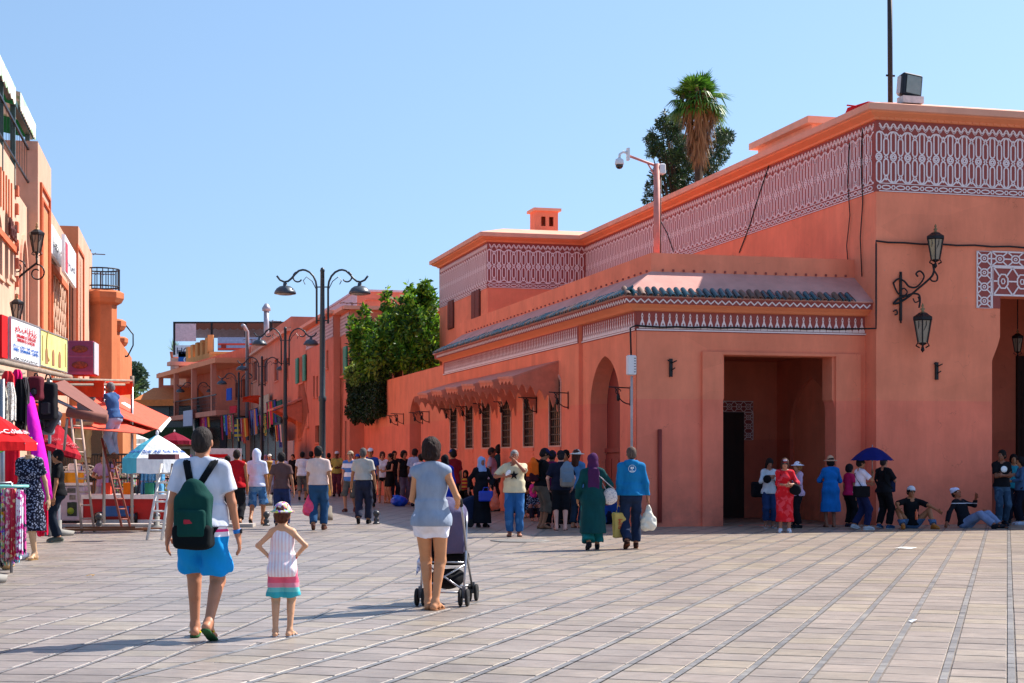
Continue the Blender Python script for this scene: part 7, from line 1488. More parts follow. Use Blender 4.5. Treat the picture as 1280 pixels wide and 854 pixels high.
# goods and clutter behind the railing
rq = random.Random(9); NAMES = {'#3a2a2c': 'dark brown', '#7a2a2a': 'dark red', '#c8b8a8': 'beige', '#28384a': 'navy', '#6a4a38': 'brown', '#b83028': 'red', '#40505a': 'slate grey', '#d8d4cc': 'white'}; ORD = 'first second third fourth fifth sixth seventh eighth ninth tenth eleventh twelfth thirteenth fourteenth fifteenth sixteenth seventeenth eighteenth nineteenth twentieth twenty-first twenty-second'.split()
for k in range(22):
    px = 86+146*(k+rq.uniform(.1, .9))/22; Y = rq.uniform(42, 50); h_ = rq.uniform(.5, 1.3); w_ = rq.uniform(.3, .8); p = W(px, 600, Y); q = MB(); q.cbox((0, 0, h_/2), (w_, .5, h_), .04); c_ = rq.choice(['#3a2a2c', '#7a2a2a', '#c8b8a8', '#28384a', '#6a4a38', '#b83028', '#40505a', '#d8d4cc'])
    q.build('goods_crate', cloth(c_, 'multi' if rq.random() < .4 else 'plain'), None, (p.x, Y, 0), (0, 0, rq.uniform(-.3, .3)), label='%s crate of goods, %s from the left behind the iron railing' % (NAMES[c_], ORD[k]), cat='goods', group='stall goods behind the railing')
# stall back wall shade and rear stall row
rb = empty('rear_stall', (W(90, 600, 43).x, 45, 0), R(-5), 'brick coloured stall building under the red awnings', 'stall'); q = MB(); q.bb((-2.4, 0, 0), (.9, 1.2, 2.8)); q.build('stall_wall', plaster('brick orange stall', (.55, .23, .11)), rb); q = MB(); q.bb((-1.6, -.05, .9), (-.4, 0, 2.4)); q.bb((-.2, -.05, .9), (.7, 0, 2.4)); q.build('stall_opening', M_DARKW, rb)
# hand truck, broken plank, stone bollards
ht = empty('hand_truck', (*G(146, 655).xy, 0), R(8), 'blue platform hand truck parked before the red counter', 'hand truck'); M_NV = mat('navy frame', '#1c2c44', rough=.5)
q = MB(); q.bb((-.42, -.25, .18), (.42, .3, .24)); q.bb((-.3, -.27, .2), (.3, -.24, .42)); q.build('platform', mat('blue deck', '#24508c', rough=.5), ht)
q = MB()
for x in (-.26, .26): q.tube([(x, .2, .2), (x*.8, .35, .8), (x*.75, .45, 1.45)], .022, 6)
q.tube([(-.3, .45, 1.42), (.3, .45, 1.42)], .022, 6); q.tube([(-.23, .36, .85), (.23, .36, .85)], .018, 6); q.tube([(.38, .0, .3), (.5, .1, .9), (.55, .12, 1.6)], .025, 6); q.tube([(-.42, -.25, .26), (.42, -.25, .42)], .02, 5); q.build('handle_frame', M_NV, ht)
for x in (-.45, .45):
    for y in (-.15, .2): q = MB(); q.lathe([(.11, -.035), (.135, -.02), (.135, .02), (.11, .035)], (x, y, .135), 14, rot=rotm(ry=R(90))); q.build('wheel', M_IRON, ht)
q = MB(); q.box((0, 0, .05), (2.2, .14, .05), rotm(rz=R(14))); q.box((-.2, .1, .09), (1.4, .1, .03), rotm(rz=R(10))); q.build('wooden_plank', mat('orange brown wood', '#8a5030', rough=.8, vary=.3, stretch=(.3, 3, 3)), None, G(136, 665), label='long brown plank lying on the paving before the red counter', cat='plank')
q = MB(); q.bb((0, 0, 0), (4.4, .5, .07)); q.build('low_kerb', mat('kerb stone', '#a8a09a', rough=.9, vary=.2), None, (W(62, 660, 35).x, 35.2, 0), (0, 0, R(1)), label='low pale kerb running along the foot of the stalls', cat='kerb')
def bollard(px, pyb, hpx, label, ball_=.8):
    p = G(px, pyb); s_ = hpx/FPX*p.y; o = empty('bollard', p, 0, label, 'bollard', 'stone ball bollards on the plaza'); mb = mat('dark iron bollard', '#4a4a4c', rough=.4, metal=.3, vary=.3, bump=.3, bscale=30)
    q = MB(); q.lathe([(.26*s_, 0), (.26*s_, .08*s_), (.18*s_, .12*s_), (.16*s_, .2*s_), (.22*s_, .3*s_), (.17*s_, .42*s_), (.11*s_, .5*s_), (.16*s_, .55*s_)], n=16); q.build('bollard_base', mb, o); q = MB(); q.ball((0, 0, .76*s_), .24*s_, 18, 12); q.build('bollard_ball', mb, o)
bollard(123.5, 661, 20, 'ball topped bollard left of the hand truck'); bollard(196, 660, 20, 'ball topped bollard half hidden behind the leaning ladder'); bollard(333, 657, 18, 'ball topped bollard between the denim shorts and the brown T-shirt men'); bollard(470.5, 655, 17, 'ball topped bollard right of the man in dark trousers')
# ladders
def ladder(label, feet_, top_, rungs=8, w_=.42, m_=None, two=True):
    """step ladder: feet_ and top_ place points of the middle of the climbing side"""
    f, t = Vector(feet_), Vector(top_); o = empty('step_ladder', (f.x, f.y, 0), 0, label, 'ladder'); f2 = f-o.location; t2 = t-o.location; d = (t2-f2); s_ = Vector((-d.y, d.x, 0)); s_ = s_.normalized() if s_.length > .05 else Vector((1, 0, 0)); m_ = m_ or mat('aluminium ladder', '#b4b2b0', rough=.35, metal=.6)
    for k in (-1, 1): q = MB(); q.tube([f2+s_*k*w_/2, t2+s_*k*w_/2*.75], .028, 5); q.build('rail', m_, o)
    for i in range(1, rungs): a = i/rungs; c = f2+d*a; ww = w_/2*(1-.25*a); q = MB(); q.tube([c-s_*ww, c+s_*ww], .018, 5); q.build('rung', m_, o)
    if two:
        b = Vector((t2.x+d.x*.9, t2.y+d.y*.9, 0))
        for k in (-1, 1): q = MB(); q.tube([b+s_*k*w_/2, t2+s_*k*w_/2*.75], .022, 5); q.build('rear_leg', m_, o)
    return o
ladder('tall pale step ladder under the man with hidden head', (*W(110, 640, 33).xy, 0), W(94, 516, 33.3), 9, .3, mat('pale wood ladder', '#b89a8a', rough=.7), False)
ladder('reddish step ladder the worker in blue stands on', (*W(158, 640, 34.2).xy, 0), W(131, 548, 34.4), 9, .3, mat('red painted ladder', '#8a4a40', rough=.6), False)
ladder('white ladder leaning close behind the backpack man', (*G(193, 675).xy, 0), W(209, 580, 30.2), 8, .3, mat('white ladder paint', '#d8d4d0', rough=.5), False)
q = MB(); q.box((0, 0, 0), (.5, .4, .1)); q.build('wooden_shelf', mat('brown shelf', '#5a3038'), None, W(205, 571, 30), label='dark maroon tray top on the white ladder', cat='tray')
# ------------------------------------------------------------------ clothes stall at the left edge
def garment(px0, px1, y0, y1, Y, m_, label, parent=None, wav=.05, name='hanging_dress', lean=0, seed=0, cat='dress', group=None, neck=True):
    a, b = W(px0, y0, Y), W(px1, y1, Y); q = MB(); nx_, nz_ = 12, 9; w_ = b.x-a.x; h_ = a.z-b.z; vs = []; rq = random.Random(seed); ph = rq.uniform(0, 6)
    for s_ in (1, -1):
        for j in range(nz_):
            t = j/(nz_-1); ww = w_*(.45+.55*min(1, t*3)) if neck else w_
            for i in range(nx_): u_ = i/(nx_-1)-.5; vs.append((w_/2+u_*ww+lean*t, s_*(.03+.04*math.cos(u_*math.pi))+wav*math.sin(u_*17+ph+t)*(.2+t), h_*(1-t)-(.04*math.cos(u_*9+ph) if j == nz_-1 else 0)))
    n = nx_*nz_; fs = [(j*nx_+i, j*nx_+i+1, (j+1)*nx_+i+1, (j+1)*nx_+i) for j in range(nz_-1) for i in range(nx_-1)]; fs += [tuple(k+n for k in f[::-1]) for f in fs]
    for j in range(nz_-1):
        for i in (0, nx_-1): fs.append((j*nx_+i, (j+1)*nx_+i, (j+1)*nx_+i+n, j*nx_+i+n))
    q.add(vs, fs, True)
    if parent: return q.build(name, m_, parent, Vector((a.x, Y, b.z))-parent.location)
    return q.build(name, m_, None, (a.x, Y, b.z), label=label, cat=cat, group=group)
garment(-6, 10, 480, 530, 23.0, cloth('#d8d0c0', 'mottle', '#8a8078', 20), 'cream patterned blouse hung high at the left edge', seed=1, cat='blouse', name='hanging_blouse')
garment(7, 19, 478, 528, 23.2, cloth('#e2dcd4', 'floral', '#a89a90', 40), 'white speckled tunic hung high under the signboard', seed=2, cat='tunic', name='hanging_tunic')
garment(2, 18, 464, 482, 23.4, cloth('#d8303a'), 'red top hung behind the white tunic', seed=12, cat='blouse', name='hanging_blouse')
garment(16, 28, 462, 480, 24.2, cloth('#e81870'), 'hot pink top hung beside the red one', seed=13, cat='blouse', name='hanging_blouse')
garment(17, 34, 474, 530, 24, cloth('#14141a'), 'black dress hung high beside the white tunic', seed=3)
garment(27, 36, 472, 504, 24.3, cloth('#4a4448'), 'dark grey hooded top hung by the black dress', seed=14, cat='blouse', name='hanging_blouse')
garment(20, 33, 516, 540, 24.5, cloth('#2a2426', 'mottle', '#5a5048', 25), 'dark lace skirt hung under the black dress', seed=4, cat='skirt', name='hanging_skirt')
# clothes rail low at the left: each garment apart
rk = empty('clothes_rack', (*G(4, 716).xy, 0), R(6), 'chrome clothes rack packed with bright dresses at the left edge', 'clothes rack'); Yr = rk.location.y; q = MB(); zr = W(10, 604, Yr).z; x0 = W(-30, 0, Yr).x-rk.location.x
q.tube([(x0, 0, zr), (W(14, 0, Yr).x-rk.location.x, 0, zr)], .018, 6); q.tube([(x0+.3, 0, zr), (x0+.3, 0, 0)], .02, 6); q.tube([(W(14, 0, Yr).x-rk.location.x, 0, zr), (W(14, 0, Yr).x-rk.location.x, 0, 0)], .02, 6); q.build('rack_frame', M_STEEL, rk)
specs = [(-10, -2, 702, '#2a2a30', 'floral', '#c8c8d0'), (-4, 3, 706, '#15141a', 'floral', '#8a88a0'), (2, 7, 700, '#c84838', 'multi', '#fff'), (5, 10, 704, '#3a8a4a', 'multi', '#fff'), (8, 13, 698, '#d85a8a', 'mottle', '#f0e0e0'), (11, 16, 703, '#7a5a3a', 'multi', '#fff'), (14, 19, 697, '#c83a50', 'floral', '#e8d0a0'), (17, 23, 700, '#48b8d8', 'mottle', '#e048a0'), (21, 28, 692, '#e8e4f0', 'mottle', '#c83a90'), (25, 31, 690, '#d84a9a', 'mottle', '#28304a')]
for i, (xa, xb, yb, c1, kd, c2) in enumerate(specs):
    garment(xa, xb+1, 606+i*.8, yb, Yr+(.10 if i % 2 else 0)-.02*i, cloth(c1, kd, c2 if len(c2) == 7 else '#ffffff', 26 if kd == 'multi' else 16), ['black and grey patterned dress, leftmost on the rack', 'black dress with pale flowers on the rack', 'orange multicoloured dress on the rack', 'green multicoloured dress on the rack', 'pink dress with pale blotches on the rack', 'brown multicoloured dress on the rack', 'red flowered dress near the middle of the rack', 'turquoise dress with magenta blotches on the rack', 'white dress with pink blotches near the right end of the rack', 'magenta and navy dress, rightmost on the rack'][i], seed=20+i, wav=.03, neck=False)
q = MB(); q.tube([(p[0], p[1], 0) for p in [(.28*math.cos(R(a)), .28*math.sin(R(a))) for a in range(0, 360, 30)]], .02, 5, True); q.build('ring_hanger', mat('pale teal plastic', '#7ac0b8', rough=.4), None, W(8, 608, Yr), label='pale teal ring hanger on top of the clothes rack', cat='hanger')
q = MB(); q.tube([(-.6, 0, 0), (.4, 0, .45)], .012, 5); q.build('green_hangers', mat('lime plastic', '#6ac04a'), None, W(2, 590, Yr), label='lime green hangers sticking up behind the clothes rack', cat='hanger')
for i, (px, py, c_, lb) in enumerate(((8, 712, '#b89468', 'tan sandal box under the clothes rack'), (18, 703, '#d8d4d4', 'grey bag under the rack'), (27, 700, '#e4e2e6', 'white plastic bag beside the mannequin foot'))): q = MB(); q.cbox((0, 0, .07), (.2, .18, .14), .05); q.build('small_parcel', cloth(c_), None, G(px, py), (0, 0, .4*i), label=lb, cat='parcel')
# mannequin with navy dress
mq_p = G(42, 700)
def dress_shape(d):
    pass
mr, mj = person((mq_p.x-.10, mq_p.y+.1), 1.80, 165, 'headless mannequin in a long navy flowered dress', fem=1, skin='#c09a78', hair=None, top=('dress', ('#151a2c', 'floral', '#8a90a8', 34), .42, .62, (.27, .2)), bottom=None, shoes=('sandal', '#8a6a40'), armL='back', armR='back', res=.014, fold=.008)
mr['category'] = 'mannequin'; mr.name = 'mannequin'
# cut the head off: a shop mannequin ends at the neck
hz = mj['neck'][2]+.055
for o in list(mr.children):
    if o.name.startswith('body'):
        bm = bmesh.new(); bm.from_mesh(o.data); bmesh.ops.bisect_plane(bm, geom=bm.verts[:]+bm.edges[:]+bm.faces[:], plane_co=(0, 0, hz), plane_no=(0, 0, 1), clear_outer=True); bmesh.ops.holes_fill(bm, edges=[e for e in bm.edges if e.is_boundary]); bm.to_mesh(o.data); bm.free()
# magenta fabric roll leaning and red dress behind
q = MB(); P = [W(36, 494, 25.5), W(42, 530, 25.2), W(50, 575, 24.8), W(57, 622, 24.4)]; c0 = P[-1]; q.tube([p-c0 for p in P], [.07, .10, .12, .11], 10); q.build('fabric_roll', cloth('#d818b0'), None, c0, label='long magenta cloth hanging slanting beside the mannequin', cat='cloth')
garment(2, 24, 555, 640, 25.4, cloth('#d81a30'), 'red cloth hanging behind the mannequin on the left', seed=31, cat='cloth', name='hanging_cloth', neck=False)
garment(44, 60, 560, 668, 25.6, cloth('#e01a48'), 'hot red dress hanging behind the magenta cloth', seed=32); garment(38, 52, 528, 600, 26, cloth('#1a1418'), 'black garment between the magenta cloth and the red dress', seed=33, cat='garment', name='hanging_garment'); garment(18, 30, 540, 560, 26.2, cloth('#f02838'), 'scarlet cloth above the mannequin neck', seed=34, cat='cloth', name='hanging_cloth', neck=False)
# hanging rucksacks and bags
def hang_bag(px, py0, py1, wpx, Y, col, label, seed, pockets=True, tilt=0):
    t = W(px, py0, Y); h_ = (py1-py0)/FPX*Y; w_ = wpx/FPX*Y; o = empty('hanging_backpack', t, 0, label, 'backpack'); o.rotation_euler = (0, tilt, 0); S = Shape(); S.box((0, 0, -h_*.52), (w_*.36, .07, h_*.36), .05, .03); S.ell((0, 0, -h_*.25), (w_*.45, .11, h_*.2), .05); v, qd = sdf_mesh(S, .02, fold=.006, foldf=18, seed=seed); link_mesh('bag_body', np_mesh('bag_body', v, qd, cloth(col)), o)
    q = MB(); q.cbox((0, -.12, -h_*.68), (w_*.62, .08, h_*.32), .03); q.build('front_pocket', cloth('#2c2c32'), o); q = MB(); q.tube([(-w_*.2, 0, -.02), (-w_*.1, 0, h_*.1), (w_*.1, 0, h_*.1), (w_*.2, 0, -.02)], .015, 5); q.tube([(-w_*.3, -.02, -h_*.1), (-w_*.42, -.1, -h_*.5), (-w_*.3, -.02, -h_*.95), (-w_*.2, -.04, -h_*1.12)], .018, 5); q.build('strap', M_CABLE, o); return o
hang_bag(60, 474, 528, 19, 26.0, '#16161c', 'black rucksack hung from the stall frame under the yellow signboard', 1); hang_bag(58, 502, 545, 14, 26.4, '#7a828e', 'grey and silver bag hung below the black rucksack', 2); hang_bag(70, 512, 542, 15, 26.2, '#3a3a44', 'dark slate bag hung lowest beside the brown awning', 3, tilt=.5); hang_bag(45, 470, 500, 12, 25.6, '#5a1c28', 'small maroon bag hung between clothes and rucksack', 4); hang_bag(46, 505, 530, 9, 26.6, '#e8442c', 'little coral red bag hanging behind the straps', 5)
# litter bins of the street
def bin_(px, pyb, pyt, label):
    p = G(px, pyb); h_ = (pyb-pyt)/FPX*p.y; o = empty('litter_bin', p, 0, label, 'litter bin', 'mustard urn shaped litter bins'); my = mat('mustard bin', '#a87c30', rough=.6, vary=.2, scale=6); q = MB(); q.lathe([(.13, .62*h_-.25), (.165, .62*h_-.18), (.18, .8*h_), (.19, .93*h_), (.215, .95*h_), (.215, h_), (.17, h_), (.15, .9*h_), (0, .88*h_)], n=18); q.build('bin_bowl', my, o)
    q = MB(); q.lathe([(.22, 0), (.22, .16), (.20, .17), (.20, .34), (.11, .36), (.07, .45), (.08, .62*h_-.25)], n=16); q.build('bin_pedestal', mat('stone pedestal', '#7a736a', rough=.9, vary=.2), o)
bin_(405, 650, 585, 'mustard litter bin behind the man in the beige shirt'); bin_(332.5, 632, 576, 'mustard litter bin behind the hooded figure in denim shorts')
# ------------------------------------------------------------------ people
def zbands(name, bands):   # dyed cloth: colour changes at fixed heights of the garment
    m = cloth(bands[0][1]).copy(); m.name = name; t = m.node_tree; L = t.links; b = t.nodes['Principled BSDF']; tc = [n for n in t.nodes if n.type == 'TEX_COORD'][0]
    sx = nnode(t, 'ShaderNodeSeparateXYZ'); L.new(tc.outputs['Object'], sx.inputs[0]); cr = nnode(t, 'ShaderNodeValToRGB'); cr.color_ramp.interpolation = 'CONSTANT'; mr = nnode(t, 'ShaderNodeMapRange'); mr.inputs['From Min'].default_value = 0; mr.inputs['From Max'].default_value = 2; L.new(sx.outputs['Z'], mr.inputs[0]); L.new(mr.outputs[0], cr.inputs[0]); e = cr.color_ramp.elements
    for i in range(len(bands)-2): e.new(.5)
    for i, (z, c) in enumerate(bands): e[i].position = z/2; e[i].color = (*lin(c), 1)
    L.new(cr.outputs[0], b.inputs['Base Color']); return m
def PP(px, fy, ty, label, head=0, H=None, **k):
    Y = EYE*FPX/(fy-574); h_ = H or (fy-ty)/FPX*Y; return person(((px-640)/FPX*Y, Y), h_, head, label, **k)
def PY(px, Y, H, label, head=0, **k): return person(((px-640)/FPX*Y, Y), H, head, label, **k)
def blob(name, S, h, m, loc, label, cat, group=None, rz=0, fold=.004, ff=26):
    v, q_ = sdf_mesh(S, h, fold=fold, foldf=ff, seed=loc[0]*3); return tag(link_mesh(name, np_mesh(name, v, q_, m), None, loc, (0, 0, rz)), label, cat, group)
def plastic_bag(pt, w_, h_, col, label, d_=.09, m_=None, contents=None):
    S = Shape(); S.cone((0, 0, -.01), (0, 0, -h_*.35), .018, w_*.26, .04); S.ell((0, 0, -h_*.68), (w_/2, d_, h_*.34), .06); S.ell((-w_*.2, 0, -h_*.85), (w_*.28, d_*.8, h_*.16), .03); S.ell((w_*.22, 0, -h_*.83), (w_*.26, d_*.8, h_*.17), .03); return blob('plastic_bag', S, .013, m_ or mat('plastic film '+col, col, rough=.3, vary=.15, scale=9, spec=.5), pt, label, 'plastic bag', fold=.008, ff=40)
def onback(root, J, w_, h_, col, label, zc_=.30, d_=.09, front=False, base=None, name='backpack', x=0, straps=True, pocket=True, patch=None, h=.014):
    s_ = root.scale[0]; o = empty(name, root.location, 0, label, 'backpack'); o.rotation_euler = root.rotation_euler; o.scale = root.scale; T = rxyz(0); P0 = J['hpR']*.5+J['hpL']*.5+V3(0, 0, .03); sg = 1 if front else -1; y = sg*(.155+d_*.55)
    c = P0+V3(x, y, zc_); S = Shape(); S.box((c[0], c[1], c[2]-h_*.12), (w_/2-.05, d_*.6, h_*.32), .045, .04); S.ell((c[0], c[1], c[2]+h_*.25), (w_*.38, d_*.85, h_*.26), .06); S.ell((c[0], c[1]+sg*.03, c[2]-h_*.2), (w_*.46, d_, h_*.26), .05)
    v, q_ = sdf_mesh(S, h, fold=.007, foldf=18, seed=1.3); body_m = cloth(col) if isinstance(col, str) else col; link_mesh('bag_body', np_mesh('bag_body', v, q_, body_m), o)
    if pocket: S = Shape(); S.box((c[0], c[1]+sg*d_*.95, c[2]-h_*.17), (w_*.30, d_*.22, h_*.16), .025, .02); S.cone((c[0]-w_*.3, c[1]+sg*d_*1.2, c[2]+h_*.02), (c[0]+w_*.3, c[1]+sg*d_*1.2, c[2]+h_*.02), .014, .014, .02); v, q_ = sdf_mesh(S, .012, fold=.004, foldf=20); link_mesh('front_pocket', np_mesh('front_pocket', v, q_, body_m), o)
    if base: S = Shape(); S.box((c[0], c[1]+sg*.01, c[2]-h_*.36), (w_/2-.045, d_*.72, h_*.10), .05, .02); v, q_ = sdf_mesh(S, .013, fold=.004, foldf=20); link_mesh('bag_base', np_mesh('bag_base', v, q_, cloth(base)), o)
    if straps:
        for sd in (1, -1):
            sh = J['shR' if sd > 0 else 'shL']; q = MB(); a = [Vector((c[0]+sd*.035, c[1]-sg*d_*.55, c[2]+h_*.42)), Vector((sh[0]*.62, sh[1]+sg*.085, sh[2]+.055)), Vector((sh[0]*.66, sh[1]-sg*.0, sh[2]+.083)), Vector((sh[0]*.72, sh[1]-sg*.115, sh[2]-.02)), Vector((sh[0]*.85, sh[1]-sg*.14, sh[2]-.20)), Vector((sh[0]*1.0, sh[1]+sg*.0, sh[2]-.36)), Vector((c[0]+sd*w_*.42, c[1]-sg*.03, c[2]-h_*.32))]
            for off in (-.018, 0, .018): q.tube([p+Vector((off*sd, 0, -.004 if off else 0)) for p in a], .013, 6)
            q.build('strap', cloth('#12161c'), o)
    if patch:
        q = MB(); q.cbox((c[0], c[1]+sg*(d_*1.40), c[2]-h_*.13), (.11, .012, .04), .006); pb = q.build('brand_patch', cloth(patch), o)
    return o
def shoulder_bag(root, J, col, label, pos, size, strap='L', name='shoulder_bag', cat='bag', round_=False, kind='plain', scol='#14141a', cross=None):
    o = empty(name, root.location, 0, label, cat); o.rotation_euler = root.rotation_euler; o.scale = root.scale; S = Shape(); x, y, z = pos; a, b, c = size
    if round_: S.ell(pos, (a/2, b/2, c/2), .03); S.ell((x, y, z-c*.15), (a*.5, b*.5, c*.36), .03)
    else: S.box(pos, (a/2-.02, b/2-.02, c/2-.02), .022, .02)
    v, q_ = sdf_mesh(S, .014, fold=.004, foldf=24); link_mesh('bag_body', np_mesh('bag_body', v, q_, cloth(col, kind, scol) if kind != 'plain' else cloth(col)), o)
    sh = J['sh'+(cross or strap)]; q = MB(); k_ = .7; pts = [Vector((x-a*.3, y, z+c*.4)), Vector((sh[0]*k_*.95, sh[1]+.10, sh[2]-.06)), Vector((sh[0]*k_, sh[1], sh[2]+.07)), Vector((sh[0]*k_*.95, sh[1]-.11, sh[2]-.06)), Vector((x+a*.3, y-.01, z+c*.4))]; q.tube(pts, .010, 5); q.build('strap', cloth(scol), o); return o
F_, M_ = dict(fem=1), {}
WHT, SKL, SKM, SKD = '#e4e2e6', '#c98e6c', '#a8714e', '#5a3826'
# --- the family in front
sh_m = zbands('swim shorts', [(0, '#1390d6'), (.835, '#e8e4f0'), (.872, '#e8307c'), (.895, '#e8e4f0'), (.915, '#e8307c')])
def man_straps(d): pass
r1, j1 = PP(253, 799, 530, 'man in white T-shirt and bright blue shorts walking away with a dark green backpack', 0, fat=.22, skin='#b97c5c', hair=('crop', '#2e2623'), top=('tee', '#cccfdd', -.005, .66), bottom=('shorts', sh_m, .84), shoes=('flip', '#2f5a34', '#d8c020'), step=.42, lead=-1, res=.0085, yaw=-6, armL=((-.285, .02, .83), (-.4, -1, 0)), armR=((.285, .04, .83), (.4, -1, 0)), fold=.010)
onback(r1, j1, .30, .53, '#0e3d38', 'dark green school backpack with black base on the back of the man in blue shorts', zc_=.115, d_=.095, base='#0c1216', patch='#a83040', x=-.03)
q = MB(); w_ = j1['wrR']; u_ = unit(j1['wrR']-j1['elR']); a = Vector(w_-u_*.035); b = Vector(w_-u_*.004); q.tube([a, b], .034, 12); wt = q.build('wristwatch', mat('bright blue strap', '#1878c8', rough=.5), None, r1.location, label='bright blue wristwatch on the right wrist of the man in front', cat='watch'); wt.scale = r1.scale
q = MB(); q.box(Vector(w_-u_*.018)+Vector((.034, -.004, 0)), (.014, .036, .036)); q.build('watch_case', mat('black case', '#101014', rough=.3), wt)
gs = zbands('girl shorts', [(0, '#3aa8b4'), (.60, '#6cc0c0'), (.66, '#d8889c'), (.72, '#e0607c'), (.8, '#e46a84')])
r2, j2 = PP(353, 796, 633, 'small girl in a sun hat with hands on her hips, standing behind the man', 0, child=True, skin='#d09a76', hair=('short', '#5a3020'), hat=('bucket', cloth('#c8607a', 'multi', '#ffffff', 34)), top=('camisole', cloth('#ecd0d4', 'vstripe', '#f2e8ec', 22), -.13), bottom=('shorts', gs, .86), shoes=('sandal', '#8a8f9a', '#b0a8a0'), armL=((-.165, -.0, 1.06), (-1, -.35, .1)), armR=((.165, -.0, 1.06), (1, -.35, .1)), res=.0095, fold=.008, feet=(((.095, .02, .085), (.35, 1, 0)), ((-.09, -.03, .085), (-.1, 1, 0))))
q = MB(); w_ = j2['wrR']; u_ = unit(j2['wrR']-j2['elR']); q.tube([Vector(w_-u_*.03), Vector(w_-u_*.01)], .030, 10); o = q.build('bracelet', mat('red band', '#d02030'), None, r2.location, label='red bracelet on the right wrist of the small girl', cat='bracelet'); o.scale = r2.scale
r3, j3 = PP(538, 763, 547, 'woman in sleeveless grey top and white shorts pushing a stroller, back to camera', -6, fem=1, skin='#c98a60', hair=('bob', '#2c1a16'), top=('vest', '#8f9aac', -.085), bottom=('hotpants', '#e8e4ec', .37), shoes=('sandal', '#8a5a3a', '#9a6a48'), armL=((-.13, .27, 1.05), (-.35, -1, -.1)), armR=((.25, .22, 1.08), (.30, -1, -.2)), res=.0085, hipshift=.01, feet=(((.045, .02, .085), (.25, 1, 0)), ((-.035, .09, .085), (-.05, 1, 0))), fold=.010)
q = MB(); S = Shape(); hd = j3['head']; S.cone(hd+V3(0, -.10, .02), hd+V3(0, -.135, -.06), .03, .02, .02); v, q_ = sdf_mesh(S, .008, fold=.003, foldf=90); link_mesh('hair_tuft', np_mesh('hair_tuft', v, q_, mat('hair #2c1a16', '#2c1a16')), r3)
# stroller
so = empty('stroller', ((557-640)/FPX*16.55, 16.55, 0), R(-7), 'silver framed umbrella stroller with grey purple hood in front of the woman', 'stroller'); M_AL = mat('brushed aluminium', '#a4a6ac', rough=.3, metal=.8); M_PUR = cloth('#5a5470'); M_BLK = cloth('#101014')
for s_ in (1, -1):
    q = MB(); q.tube([(s_*.23, -.42, 1.04), (s_*.23, -.30, .88), (s_*.225, -.02, .52), (s_*.22, .42, .12)], .013, 7); q.build('side_tube', M_AL, so); q = MB(); q.tube([(s_*.22, -.22, .12), (s_*.225, -.10, .45), (s_*.21, .05, .80), (s_*.20, .12, .95)], .012, 7); q.build('side_tube', M_AL, so)
    q = MB(); q.tube([(s_*.23, -.42, 1.03), (s_*.23, -.50, 1.10), (s_*.215, -.53, 1.07)], .02, 8); q.build('handle', mat('black foam', '#141416', rough=.8), so)
    for y in (-.22, .42):
        for d_ in (-.035, .035):
            q = MB(); q.lathe([(.055, -.014), (.082, -.016), (.090, -.008), (.090, .008), (.082, .016), (.055, .014)], (s_*.225+d_, y, .09), 20, rot=rotm(ry=R(90))); wh = q.build('wheel', mat('black rubber', '#161618', rough=.8), so)
            q = MB(); q.lathe([(.0, -.012), (.05, -.010), (.05, .010), (0, .012)], (s_*.225+d_, y, .09), 12, rot=rotm(ry=R(90))); q.build('hub', mat('grey plastic', '#5c5e64', rough=.5), wh)
        q = MB(); q.tube([(s_*.225-.05, y, .09), (s_*.225+.05, y, .09)], .01, 5); q.bb((s_*.225-.018, y-.02, .08), (s_*.225+.018, y+.02, .20)); q.build('axle', mat('grey plastic', '#5c5e64'), so)
for a_, b_ in (((-.22, -.20, .16), (.22, 0, .42)), ((.22, -.20, .16), (-.22, 0, .42)), ((-.225, -.1, .44), (.225, -.1, .44)), ((-.22, -.22, .14), (.22, -.22, .14)), ((-.22, .40, .16), (.22, .40, .16))): q = MB(); q.tube([a_, b_], .010, 6); q.build('cross_brace', M_AL, so)
S = Shape(); S.box((0, .07, .70), (.17, .025, .22), .03, .03, rxyz(R(14))); S.box((0, .22, .46), (.16, .16, .03), .03, .04); v, q_ = sdf_mesh(S, .014, fold=.006, foldf=20); link_mesh('seat', np_mesh('seat', v, q_, M_BLK), so)
S = Shape(); S.ell((0, .14, .90), (.215, .24, .20), .03); S.box((.06, -.01, .74), (.12, .012, .20), .02, .05); S.minus((0, .34, .80), (.18, .26, .17)); S.plane((0, 0, .50), (0, 0, -1)); v, q_ = sdf_mesh(S, .014, fold=.006, foldf=22); link_mesh('hood', np_mesh('hood', v, q_, M_PUR), so)
S = Shape(); S.ell((0, .12, .26), (.18, .2, .11), .03); v, q_ = sdf_mesh(S, .016, fold=.01, foldf=18); link_mesh('basket', np_mesh('basket', v, q_, M_BLK), so)
S = Shape(); S.box((-.24, -.02, .50), (.012, .10, .10), .012, .03, rxyz(R(-20), R(12), 0)); S.cone((-.25, -.06, .42), (-.29, -.12, .30), .03, .012, .03); blk = sdf_mesh(S, .012, fold=.008, foldf=24); link_mesh('blanket', np_mesh('blanket', *blk, cloth('#ccd2e4', 'floral', '#8898b8', 26)), so)
